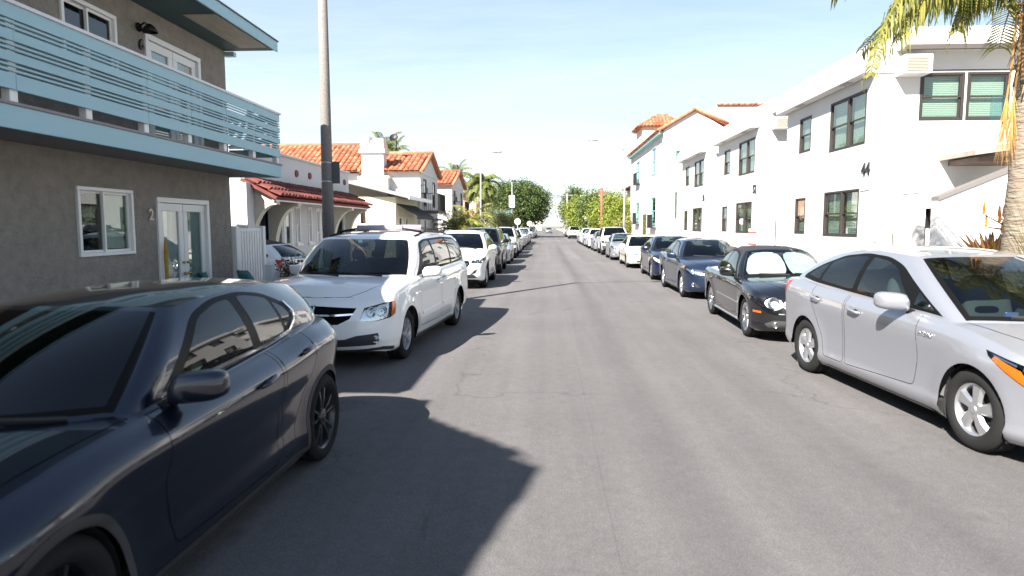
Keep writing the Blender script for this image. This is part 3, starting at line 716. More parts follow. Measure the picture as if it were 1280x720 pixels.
# ------------------------------------------------------------------ car types (metres, s measured back from the nose)
paint('paint_navy', (.006, .010, .024), .55, .24); paint('paint_white', (.80, .80, .79), 0, .3); paint('paint_silver', (.30, .31, .345), .55, .30)
paint('paint_black', (.004, .004, .005), 0, .2); paint('paint_blue', (.010, .020, .048), .45, .3); paint('paint_darkblue', (.005, .011, .036), .4, .3); paint('paint_cream', (.70, .66, .54), 0, .32)
paint('paint_grey', (.16, .165, .175), .5, .33); paint('paint_charcoal', (.03, .032, .035), .4, .3); paint('paint_pearl', (.74, .75, .76), .1, .3); paint('paint_steel', (.33, .37, .43), .5, .33); paint('paint_royal', (.03, .10, .42), .2, .3); paint('paint_tan', (.42, .37, .28), .4, .33); paint('paint_red', (.30, .02, .015), .1, .3)
MP = MATS
def specs():
    S = {}
    S['hatch'] = dict(L=4.46, W=1.80, fo=.935, wb=2.725, R=.335, ar=.365, rr=.245, tw=.215, cf=.62, cr=.72, nf=2.3, nr=2.3, paint=MP['paint_navy'], flare=.022, clad=.045, sill=.24,
        bot=[(0,.24),(.5,.17),(1.0,.16),(2.2,.16),(3.4,.16),(3.9,.18),(4.46,.32)], sh=[(0,.70),(.35,.79),(.9,.885),(1.4,.935),(2.2,.965),(3.0,1.0),(3.7,1.05),(4.1,1.05),(4.46,.99)],
        side=[(0,.10),(.06,.05),(.18,.035),(.35,.05),(.55,.045),(.72,.01),(.82,.0),(.90,.025),(.96,.075),(1,.135)], front=[(.2,.10),(.35,.02),(.5,.0),(.62,.03),(.72,.11),(.80,.25)], rear=[(.2,.12),(.4,.01),(.6,.0),(.85,.06),(1.0,.13),(1.1,.16)],
        crown=[(0,.03),(.6,.07),(1.5,.10),(3.6,.08),(4.46,.03)], wheel='ten', rimmat='rim_black', interior='interior_dark', glass='car_glass_dark', wglass='car_glass_dark', pane_glass=['car_glass_dark']*3,
        gh=dict(cowl=1.18, A=1.62, h0=2.08, h1=2.22, r0=4.20, r1=4.02, C=4.16, back=4.37, off=.035, offc=.06, xh=.53, xr=.46, bow=.03, drop=.045, bs=.04, bf=.05, br=.04, rg=(.25,.86), roof=[(1.9,1.35),(2.2,1.405),(2.6,1.438),(3.0,1.445),(3.4,1.435),(3.8,1.395),(4.1,1.335),(4.25,1.29)]),
        dlo=rnd([(1.78,.965),(2.32,1.315),(2.6,1.375),(2.95,1.385),(3.25,1.345),(3.48,1.255),(3.54,1.17),(3.38,1.06),(2.9,1.0)], [.02,.1,.1,.1,.1,.06,.05,.1,.1]),
        panes=[rnd([(1.94,.995),(2.36,1.29),(2.62,1.345),(2.78,1.352),(2.82,1.02)], [.02,.08,.06,.03,.03]), rnd([(2.93,1.03),(2.89,1.355),(3.0,1.355),(3.20,1.32),(3.27,1.30),(3.31,1.065)], [.03,.03,.05,.05,.03,.03]), rnd([(3.35,1.09),(3.31,1.28),(3.43,1.225),(3.475,1.165)], .02)],
        doors=[rnd([(1.66,.30),(1.60,.70),(1.63,.938),(2.86,.988),(2.85,.60),(2.80,.27)], .05), rnd([(2.89,.27),(2.90,.70),(2.90,.99),(3.44,1.025),(3.42,.82),(3.10,.45),(3.06,.27)], .06)],
        handles=[(2.62,.86),(3.30,.93)], handlemat=None, mirror=(1.80,1.02,.25,None), hood=[(.30,0),(.30,.35),(.42,.56),(.8,.70),(1.55,.74),(1.40,.45),(1.27,0)],
        front_cuts=[([('x',-.01,.40),('x',.48,.42),('x',.56,.56),('x',.44,.66),('x',-.01,.69)],'grille'), ([('x',.50,.66),('s',.16,.61),('s',.50,.70),('s',.52,.735),('x',.60,.70)],'lamp'), ([('r',.40,.86),('r',.86,.85),('s',4.10,.93),('s',4.08,.98),('r',.80,.97),('r',.40,.94)],'tail')],
        ribbons=[('chrome_strip','gh',[(1.80,.985),(2.3,1.0),(2.9,1.018),(3.2,1.04),(3.38,1.062),(3.50,1.12),(3.545,1.18),(3.47,1.26)],.020,.012,'chrome')])
    S['van'] = dict(L=5.15, W=2.0, fo=.97, wb=3.08, R=.345, ar=.39, rr=.225, tw=.225, cf=.62, cr=.28, nf=2.5, nr=3.6, paint=MP['paint_white'], flare=.025,
        bot=[(0,.26),(.5,.20),(1.0,.19),(2.5,.19),(4.0,.20),(4.6,.22),(5.15,.32)], sh=[(0,.86),(.25,.93),(.7,1.02),(1.2,1.075),(2.2,1.10),(3.5,1.13),(4.5,1.15),(5.15,1.12)],
        side=[(0,.10),(.05,.05),(.16,.03),(.22,.015),(.42,.0),(.70,.004),(.86,.02),(.95,.045),(1,.08)], front=[(.2,.14),(.30,.04),(.42,.0),(.62,.015),(.75,.06),(.86,.16),(.95,.30)], rear=[(.2,.10),(.35,.0),(.6,.0),(.9,.04),(1.15,.07)],
        crown=[(0,.04),(.6,.07),(1.3,.07),(4.6,.05),(5.15,.03)], wheel='split', rimmat='rim_grey', interior='interior_grey', glass='car_glass_dark', pane_glass=['car_glass','car_glass_dark','car_glass_dark'],
        gh=dict(cowl=.98, A=1.52, h0=1.92, h1=2.08, r0=4.93, r1=4.84, C=5.0, back=5.08, off=.015, xh=.72, xr=.70, bow=.03, drop=.06, bs=.05, bf=.05, br=.02, rg=(.1,.8), roof=[(1.8,1.60),(2.1,1.68),(2.6,1.72),(3.4,1.73),(4.4,1.71),(5.0,1.66)]),
        dlo=rnd([(1.66,1.09),(2.16,1.56),(2.5,1.61),(3.6,1.63),(4.55,1.60),(4.80,1.52),(4.88,1.18),(4.5,1.165),(3.2,1.14)], [.03,.12,.1,.1,.12,.12,.06,.1,.1]),
        panes=[rnd([(1.92,1.125),(2.24,1.53),(2.50,1.575),(2.68,1.58),(2.72,1.14)], [.02,.06,.06,.03,.03]), rnd([(2.82,1.15),(2.78,1.585),(3.72,1.59),(3.74,1.175)], .04), rnd([(3.84,1.18),(3.82,1.59),(4.5,1.565),(4.72,1.48),(4.78,1.21)], [.04,.04,.08,.1,.04])],
        doors=[rnd([(1.62,.36),(1.56,.70),(1.58,1.055),(2.78,1.10),(2.78,.33)], .06), rnd([(2.81,.33),(2.81,1.10),(3.86,1.13),(3.86,.86),(3.66,.60),(3.62,.33)], .06)],
        handles=[(2.60,.95),(3.0,.97)], mirror=(1.86,1.13,.27,None), hood=[(.24,0),(.28,.40),(.42,.62),(.8,.78),(1.40,.82),(1.22,.5),(1.04,0)],
        front_cuts=[([('x',-.01,.575),('x',.36,.59),('x',.50,.66),('x',.57,.79),('x',-.01,.815)],'grille'), ([('x',.62,.63),('x',.80,.625),('s',.34,.655),('s',.44,.70),('s',.46,.86),('s',.25,.845),('x',.66,.79)],'lamp'), ([('s',.365,.665),('s',.44,.70),('s',.46,.86),('s',.385,.852)],'amber'),
            ([('x',-.01,.30),('x',.40,.31),('x',.80,.325),('s',.19,.36),('s',.21,.43),('x',.82,.475),('x',.58,.45),('x',.44,.405),('x',-.01,.395)],'bumper_black'), ([('s',4.92,.75),('s',5.05,.75),('r',.80,.80),('r',.80,1.10),('s',4.96,1.10)],'tail')],
        bulbs=[(.74,.735,.062),(.86,.745,.072)], lampmat='reflector', fogs=[(.80,.395,.045)],
        ribbons=[('side_moulding','belt',[('s',1.66,.545),('s',2.75,.56)],.045,.012,None),('side_moulding','belt',[('s',2.84,.56),('s',3.62,.57)],.045,.012,None),
            ('grille_bar','belt',[('x',.0,.70),('x',.30,.70),('x',.54,.715)],.030,.012,'chrome'),('grille_bar','belt',[('x',.035,.582),('x',.035,.812)],.034,.016,'chrome'),
            ('sill_strip','belt',[('s',1.42,.235),('s',2.5,.225),('s',3.60,.235)],.07,.006,'plastic_dark'),('chin_strip','belt',[('x',.0,.245),('x',.5,.25),('x',.88,.27),('s',.45,.25)],.05,.006,'plastic_dark')])
    S['suv'] = dict(L=4.48, W=1.85, fo=.90, wb=2.67, R=.355, ar=.39, rr=.235, tw=.225, cf=.60, cr=.42, nf=2.5, nr=3.0, paint=MP['paint_pearl'], flare=.02, clad=.055, sill=.30,
        bot=[(0,.30),(.5,.23),(1.0,.22),(2.2,.22),(3.4,.22),(3.9,.24),(4.48,.36)], sh=[(0,.86),(.3,.94),(.8,1.02),(1.3,1.06),(2.2,1.09),(3.2,1.13),(4.1,1.17),(4.48,1.14)],
        side=[(0,.10),(.06,.05),(.2,.03),(.42,.03),(.6,.02),(.75,.0),(.86,.01),(.94,.04),(1,.085)], front=[(.25,.12),(.40,.02),(.55,.0),(.75,.04),(.86,.13),(.95,.26)], rear=[(.25,.12),(.45,.0),(.7,.0),(.95,.06),(1.2,.12)],
        crown=[(0,.03),(.6,.06),(1.4,.08),(3.8,.06),(4.48,.03)], wheel='split', rimmat='rim_silver', interior='interior_dark', glass='car_glass_dark', pane_glass=['car_glass','car_glass_dark','car_glass_dark'],
        gh=dict(cowl=1.12, A=1.50, h0=1.95, h1=2.08, r0=4.22, r1=4.05, C=4.22, back=4.36, off=.02, offc=.03, xh=.60, xr=.58, bow=.03, drop=.055, bs=.04, bf=.045, br=.02, rg=(.15,.82), roof=[(1.8,1.53),(2.1,1.60),(2.6,1.645),(3.2,1.645),(3.8,1.61),(4.25,1.55)]),
        dlo=rnd([(1.66,1.085),(2.16,1.49),(2.6,1.555),(3.3,1.56),(3.85,1.50),(4.02,1.38),(3.9,1.20),(2.8,1.125)], [.03,.1,.1,.1,.1,.06,.06,.1]),
        panes=[rnd([(1.82,1.115),(2.2,1.46),(2.5,1.52),(2.68,1.525),(2.72,1.135)], [.02,.06,.06,.03,.03]), rnd([(2.82,1.145),(2.79,1.53),(3.3,1.525),(3.48,1.51),(3.54,1.19)], .03), rnd([(3.62,1.20),(3.57,1.49),(3.80,1.455),(3.92,1.36),(3.82,1.215)], .03)],
        doors=[rnd([(1.62,.40),(1.54,.75),(1.56,1.04),(2.75,1.09),(2.75,.36)], .06), rnd([(2.78,.36),(2.78,1.09),(3.52,1.125),(3.50,.95),(3.18,.56),(3.14,.36)], .06)],
        handles=[(2.55,.93),(3.34,.97)], mirror=(1.74,1.12,.24,None), hood=[(.28,0),(.30,.40),(.42,.60),(.8,.72),(1.40,.76),(1.25,.45),(1.16,0)],
        front_cuts=[([('x',-.01,.52),('x',.36,.54),('x',.50,.72),('x',.46,.82),('x',-.01,.84)],'grille'), ([('x',.52,.74),('s',.22,.73),('s',.55,.86),('s',.58,.93),('x',.78,.86),('x',.56,.82)],'lamp'), ([('x',.50,.42),('s',.12,.46),('s',.16,.58),('x',.80,.62),('x',.62,.54)],'bumper_black'), ([('x',-.01,.31),('x',.7,.33),('x',.6,.43),('x',-.01,.43)],'bumper_black'), ([('r',.55,.90),('s',4.14,.90),('s',4.06,1.05),('r',.60,1.04)],'tail')],
        bulbs=[(.68,.79,.05),(.80,.81,.05)], ribbons=[('grille_bar','belt',[('x',.0,z),('x',.25,z),('x',.45,z+.005)],.022,.012,'chrome') for z in (.575,.645,.715,.785)]+[('roof_rail','roof',[(1.06,.12),(1.5,.08),(1.9,.14)],.03,.05,'rim_silver')])
    S['prius'] = dict(L=4.48, W=1.75, fo=.925, wb=2.70, R=.315, ar=.348, rr=.205, tw=.205, cf=.70, cr=.42, nf=2.2, nr=3.0, paint=MP['paint_silver'], flare=.018,
        bot=[(0,.22),(.5,.17),(1.0,.16),(2.2,.16),(3.4,.16),(3.9,.18),(4.48,.32)], sh=[(0,.62),(.25,.70),(.6,.81),(1.1,.905),(1.6,.945),(2.4,.975),(3.2,1.01),(3.9,1.055),(4.3,1.06),(4.48,1.02)],
        side=[(0,.09),(.06,.045),(.14,.02),(.2,.03),(.4,.025),(.6,.012),(.78,.0),(.88,.008),(.95,.035),(1,.075)], front=[(.2,.10),(.32,.02),(.45,.0),(.58,.03),(.68,.12),(.80,.30)], rear=[(.2,.10),(.4,.0),(.65,.0),(.9,.04),(1.1,.10)],
        crown=[(0,.03),(.5,.09),(1.1,.12),(3.6,.08),(4.48,.03)], wheel='fat', rimmat='rim_silver', interior='interior_grey', glass='car_glass_dark', wglass='car_glass', pane_glass=['car_glass','car_glass_dark','car_glass_dark','car_glass'],
        gh=dict(cowl=.86, A=1.26, h0=2.02, h1=2.16, r0=3.95, r1=3.82, C=4.10, back=4.40, off=.015, offc=.03, xh=.56, xr=.52, bow=.03, drop=.045, bs=.035, bf=.05, br=.02, rg=(.06,.9), roof=[(1.8,1.395),(2.1,1.452),(2.5,1.488),(2.8,1.49),(3.2,1.465),(3.6,1.41),(4.0,1.33)]),
        dlo=rnd([(1.39,.955),(2.18,1.335),(2.45,1.40),(2.85,1.42),(3.3,1.375),(3.68,1.26),(3.92,1.13),(3.94,1.09),(3.6,1.055),(2.8,1.015)], [.02,.1,.1,.1,.1,.1,.03,.03,.1,.1]),
        panes=[rnd([(1.84,1.005),(2.22,1.305),(2.46,1.365),(2.70,1.385),(2.73,1.035)], [.02,.06,.06,.03,.03]), rnd([(2.82,1.045),(2.79,1.385),(3.0,1.38),(3.28,1.345),(3.46,1.295),(3.50,1.085)], [.03,.03,.05,.05,.03,.03]), rnd([(3.55,1.095),(3.52,1.275),(3.66,1.23),(3.83,1.13)], .02), rnd([(1.50,.985),(1.78,1.125),(1.79,.998)], .02)],
        doors=[rnd([(1.62,.33),(1.56,.60),(1.60,.925),(2.76,.985),(2.76,.28)], .06), rnd([(2.79,.28),(2.79,.985),(3.50,1.03),(3.48,.86),(3.22,.48),(3.19,.28)], .06)],
        handles=[(2.56,.855),(3.36,.90)], mirror=(1.80,1.03,.25,None), hood=[(.30,0),(.34,.36),(.55,.58),(.9,.68),(1.20,.72),(1.02,.45),(.90,0)],
        front_cuts=[([('x',-.01,.30),('x',.45,.31),('x',.58,.40),('x',.45,.46),('x',-.01,.48)],'grille'), ([('x',.50,.56),('x',.74,.545),('s',.46,.60),('s',.76,.76),('s',.80,.80),('s',.50,.745),('x',.60,.66)],'lamp'), ([('s',.40,.60),('s',.46,.61),('s',.72,.745),('s',.70,.765),('s',.48,.70)],'amber'), ([('s',4.22,.86),('s',4.30,.84),('r',.60,.86),('r',.56,1.0),('s',4.10,1.035)],'tail')],
        bulbs=[(.62,.62,.05)], lampmat='reflector')
    S['coupe'] = dict(L=4.64, W=1.74, fo=.86, wb=2.715, R=.325, ar=.352, rr=.235, tw=.225, cf=.62, cr=.55, nf=2.4, nr=2.6, paint=MP['paint_black'], flare=.02,
        bot=[(0,.20),(.5,.16),(1.0,.16),(2.2,.16),(3.4,.16),(3.9,.18),(4.64,.30)], sh=[(0,.66),(.3,.74),(.8,.83),(1.4,.885),(2.2,.905),(3.2,.915),(4.0,.93),(4.4,.915),(4.64,.87)],
        side=[(0,.10),(.06,.05),(.16,.02),(.2,.03),(.42,.022),(.62,.01),(.78,.0),(.88,.01),(.95,.035),(1,.075)], front=[(.2,.10),(.3,.01),(.42,.0),(.55,.02),(.66,.09),(.8,.22)], rear=[(.2,.10),(.4,.0),(.6,.0),(.8,.06),(1.0,.14)],
        crown=[(0,.05),(.6,.09),(1.4,.08),(3.6,.06),(4.64,.05)], wheel='five', rimmat='rim_chrome', interior='interior_dark', glass='car_glass', wglass='car_glass_clear', softtop=True, bench=True,
        gh=dict(cowl=1.30, A=1.62, h0=2.08, h1=2.18, r0=3.35, r1=3.2, C=3.70, back=3.95, off=.02, offc=.10, xh=.53, xr=.50, bow=.02, drop=.06, bs=.04, bf=.04, br=.03, rg=(.3,.75), roof=[(1.9,1.34),(2.2,1.385),(2.6,1.41),(2.9,1.41),(3.2,1.38),(3.45,1.32)]),
        dlo=rnd([(1.76,.905),(2.2,1.26),(2.55,1.33),(2.95,1.33),(3.28,1.24),(3.50,1.06),(3.55,.935),(2.8,.92)], [.02,.08,.1,.1,.1,.06,.04,.1]),
        panes=[rnd([(1.88,.925),(2.26,1.235),(2.56,1.30),(2.80,1.305),(2.93,.93)], [.02,.06,.06,.03,.03]), rnd([(2.97,.93),(2.86,1.30),(2.95,1.30),(3.24,1.215),(3.42,1.05),(3.47,.945)], .03)],
        doors=[rnd([(1.52,.30),(1.48,.60),(1.50,.865),(2.98,.895),(3.0,.60),(2.92,.27)], .07)], handles=[(2.74,.80)], mirror=(1.78,.97,.23,None), hood=[(.22,0),(.30,.32),(.5,.44),(.8,.55),(1.52,.66),(1.42,.4),(1.34,0)],
        front_cuts=[([('x',-.01,.52),('x',.20,.53),('x',.26,.66),('x',-.01,.69)],'grille'), ([(lambda a: ('x', .60+.125*cos(a), .615+.10*sin(a)))(2*pi*k/20) for k in range(20)],'lamp'), ([(lambda a: ('x', .40+.085*cos(a), .60+.075*sin(a)))(2*pi*k/18) for k in range(18)],'lampin'), ([('s',.26,.455),('s',.42,.46),('s',.42,.49),('s',.26,.485)],'amber'), ([('x',-.01,.22),('x',.66,.24),('x',.72,.30),('x',.6,.36),('x',-.01,.36)],'bumper_black'), ([('r',.4,.68),('s',4.3,.66),('s',4.2,.80),('r',.45,.82)],'tail')],
        bulbs=[(.60,.615,.085),(.40,.60,.06)], lampmat='lamp_white', fogs=[(.58,.29,.045)],
        ribbons=[('chrome_strip','belt',[('s',1.30,.50),('s',2.2,.51),('s',2.95,.52)],.018,.008,'chrome'),('chrome_strip','belt',[('x',.0,.465),('x',.54,.46)],.018,.010,'chrome'),('sill_strip','belt',[('s',1.32,.225),('s',2.2,.22),('s',3.12,.23)],.035,.012,'rim_silver')])
    S['sedan'] = dict(L=4.64, W=1.775, fo=.93, wb=2.70, R=.32, ar=.352, rr=.215, tw=.205, cf=.62, cr=.50, nf=2.4, nr=2.8, paint=MP['paint_blue'], flare=.018,
        bot=[(0,.22),(.5,.17),(1.0,.16),(2.2,.16),(3.4,.16),(3.9,.18),(4.64,.32)], sh=[(0,.70),(.3,.78),(.8,.875),(1.3,.93),(2.2,.955),(3.2,.985),(3.9,1.02),(4.4,1.02),(4.64,.98)],
        side=[(0,.10),(.06,.05),(.16,.02),(.2,.03),(.42,.022),(.62,.01),(.78,.0),(.88,.01),(.95,.035),(1,.075)], front=[(.2,.10),(.32,.02),(.45,.0),(.6,.02),(.72,.09),(.85,.24)], rear=[(.2,.10),(.4,.0),(.6,.0),(.85,.05),(1.05,.13)],
        crown=[(0,.04),(.6,.08),(1.4,.08),(3.8,.06),(4.64,.05)], wheel='split', rimmat='rim_silver', interior='interior_dark', glass='car_glass',
        gh=dict(cowl=1.18, A=1.56, h0=2.02, h1=2.14, r0=3.50, r1=3.40, C=4.02, back=4.22, off=.02, offc=.05, xh=.55, xr=.53, bow=.03, drop=.05, bs=.035, bf=.045, br=.03, rg=(.08,.92), roof=[(1.85,1.37),(2.1,1.42),(2.5,1.455),(2.9,1.455),(3.3,1.42),(3.6,1.37)]),
        dlo=rnd([(1.70,.955),(2.2,1.305),(2.55,1.375),(2.95,1.38),(3.32,1.32),(3.66,1.16),(3.78,1.03),(3.2,1.0)], [.02,.08,.1,.1,.1,.06,.04,.1]),
        panes=[rnd([(1.86,.98),(2.26,1.28),(2.55,1.345),(2.70,1.35),(2.74,1.0)], [.02,.06,.06,.03,.03]), rnd([(2.83,1.01),(2.80,1.35),(2.95,1.35),(3.28,1.29),(3.40,1.24),(3.44,1.04)], .03), rnd([(3.48,1.04),(3.45,1.22),(3.62,1.12),(3.69,1.05)], .02)],
        doors=[rnd([(1.62,.32),(1.54,.60),(1.57,.91),(2.77,.955),(2.77,.28)], .06), rnd([(2.80,.28),(2.80,.955),(3.50,.985),(3.48,.84),(3.20,.48),(3.16,.28)], .06)],
        handles=[(2.56,.83),(3.34,.86)], mirror=(1.78,1.0,.23,None), hood=[(.26,0),(.30,.36),(.45,.54),(.8,.68),(1.46,.74),(1.32,.45),(1.22,0)],
        front_cuts=[([('x',-.01,.62),('x',.34,.63),('x',.42,.66),('x',-.01,.665)],'grille'), ([('x',-.01,.30),('x',.40,.31),('x',.48,.40),('x',.36,.50),('x',-.01,.51)],'grille'), ([('x',.44,.61),('x',.70,.59),('s',.36,.67),('s',.66,.78),('s',.68,.815),('s',.40,.78),('x',.62,.69),('x',.46,.665)],'lamp'), ([('s',.52,.735),('s',.66,.78),('s',.68,.815),('s',.54,.80)],'amber'), ([('x',.56,.30),('s',.16,.32),('s',.18,.42),('x',.72,.46)],'bumper_black'), ([('r',.45,.76),('s',4.36,.76),('s',4.20,.92),('r',.50,.90)],'tail')],
        bulbs=[(.60,.645,.045),(.72,.67,.045)], lampmat='reflector', fogs=[(.72,.37,.045)])
    S['oldsedan'] = dict(S['sedan'], L=4.68, W=1.72, fo=.95, wb=2.72, R=.305, ar=.335, rr=.20, cf=.34, cr=.30, nf=3.6, nr=3.6, paint=MP['paint_cream'], wheel='disc', flare=.012,
        sh=[(0,.66),(.2,.71),(.8,.79),(1.4,.84),(2.2,.865),(3.2,.885),(3.9,.91),(4.4,.91),(4.68,.86)], crown=[(0,.02),(.6,.04),(1.4,.05),(3.8,.05),(4.68,.03)], front=[(.2,.06),(.3,.0),(.46,.0),(.5,.04),(.62,.06),(.75,.12)], rear=[(.2,.06),(.3,.0),(.48,.0),(.55,.05),(.95,.08)],
        gh=dict(cowl=1.32, A=1.56, h0=2.10, h1=2.18, r0=3.40, r1=3.34, C=3.92, back=4.02, off=.02, offc=.05, xh=.55, xr=.54, bow=.03, drop=.035, bs=.03, bf=.03, br=.03, rg=(.08,.92), roof=[(1.9,1.30),(2.2,1.355),(2.6,1.38),(3.0,1.375),(3.4,1.33)]),
        dlo=rnd([(1.68,.865),(2.2,1.24),(2.5,1.30),(3.05,1.30),(3.32,1.25),(3.66,.92),(3.2,.90)], [.02,.05,.08,.08,.06,.03,.1]),
        panes=[rnd([(1.82,.885),(2.24,1.215),(2.5,1.275),(2.68,1.275),(2.72,.90)], .03), rnd([(2.80,.905),(2.77,1.275),(3.05,1.275),(3.28,1.225),(3.55,.93)], .03)],
        doors=[rnd([(1.60,.30),(1.54,.55),(1.56,.82),(2.76,.865),(2.76,.27)], .05), rnd([(2.79,.27),(2.79,.865),(3.52,.885),(3.48,.72),(3.22,.46),(3.18,.27)], .05)], handles=[(2.6,.77),(3.36,.79)], mirror=(1.74,.92,.21,None), hood=[(.16,0),(.18,.5),(.3,.62),(.8,.68),(1.46,.70),(1.38,.4),(1.34,0)],
        front_cuts=[([('x',-.01,.565),('x',.34,.565),('x',.34,.635),('x',-.01,.64)],'grille'), ([('x',.40,.565),('x',.76,.565),('x',.76,.635),('x',.40,.64)],'lamp'), ([('s',.20,.57),('s',.40,.575),('s',.40,.63),('s',.20,.635)],'amber'), ([('x',-.01,.27),('x',.5,.27),('x',.5,.35),('x',-.01,.36)],'bumper_black'), ([('r',.40,.70),('s',4.5,.70),('s',4.44,.80),('r',.40,.80)],'tail')], bulbs=[], fogs=[], ribbons=[('side_moulding','belt',[('s',.55,.50),('s',.60,.50)],.03,.006,'plastic_dark'),('side_moulding','belt',[('s',1.40,.50),('s',3.22,.51)],.04,.010,'plastic_dark')])
    S['truck_suv'] = dict(S['suv'], L=4.82, W=1.92, fo=.92, wb=2.79, R=.385, ar=.43, rr=.225, tw=.26, cf=.38, cr=.26, nf=3.4, nr=4.0, paint=MP['paint_charcoal'], wheel='six', rimmat='rim_grey', clad=.06, sill=.38, flare=.03,
        bot=[(0,.40),(.5,.33),(1.0,.30),(2.2,.30),(3.4,.30),(3.9,.32),(4.82,.42)], sh=[(0,1.0),(.2,1.06),(.8,1.11),(1.3,1.14),(2.2,1.16),(3.2,1.18),(4.4,1.20),(4.82,1.18)], front=[(.3,.10),(.42,.0),(.62,.0),(.7,.04),(.95,.07),(1.1,.16)], rear=[(.3,.06),(.45,.0),(.65,.0),(.7,.04),(1.2,.06)],
        gh=dict(cowl=1.34, A=1.58, h0=1.98, h1=2.06, r0=4.62, r1=4.55, C=4.68, back=4.76, off=.03, xh=.66, xr=.65, bow=.02, drop=.05, bs=.03, bf=.03, br=.01, rg=(.12,.85), roof=[(1.8,1.70),(2.1,1.775),(2.6,1.80),(3.6,1.80),(4.3,1.785),(4.7,1.75)]),
        dlo=rnd([(1.72,1.16),(2.12,1.66),(2.5,1.70),(4.3,1.70),(4.52,1.66),(4.58,1.22),(3.2,1.19)], [.03,.08,.08,.08,.08,.06,.1]),
        panes=[rnd([(1.84,1.19),(2.18,1.63),(2.5,1.67),(2.76,1.67),(2.78,1.20)], .03), rnd([(2.88,1.21),(2.86,1.67),(3.60,1.67),(3.64,1.22)], .03), rnd([(3.74,1.23),(3.72,1.67),(4.3,1.665),(4.44,1.63),(4.50,1.25)], .04)],
        doors=[rnd([(1.64,.48),(1.58,.80),(1.60,1.12),(2.82,1.15),(2.82,.44)], .06), rnd([(2.85,.44),(2.85,1.15),(3.66,1.17),(3.62,.95),(3.30,.62),(3.26,.44)], .06)], handles=[(2.6,1.0),(3.44,1.02)], mirror=(1.80,1.24,.27,'trim_black'), hood=[(.20,0),(.22,.5),(.35,.66),(.8,.74),(1.46,.78),(1.38,.4),(1.36,0)],
        front_cuts=[([('x',-.01,.72),('x',.46,.72),('x',.52,.96),('x',-.01,.98)],'grille'), ([('x',.56,.76),('x',.84,.76),('s',.34,.80),('s',.36,.94),('x',.84,.95),('x',.58,.95)],'lamp'), ([('s',.28,.78),('s',.34,.80),('s',.36,.94),('s',.29,.945)],'amber'), ([('x',-.01,.36),('x',.85,.38),('s',.3,.45),('s',.3,.62),('x',.85,.62),('x',-.01,.62)],'bumper_black'), ([('s',4.66,.78),('r',.86,.80),('r',.86,1.12),('s',4.66,1.12)],'tail')],
        bulbs=[(.66,.86,.06),(.78,.86,.06)], ribbons=[('grille_bar','belt',[('x',.0,z),('x',.48,z)],.03,.012,'rim_silver') for z in (.78,.85,.92)]+[('roof_rail','roof',[(1.06,.12),(1.5,.08),(1.9,.14)],.035,.06,'rim_black')])
    return S
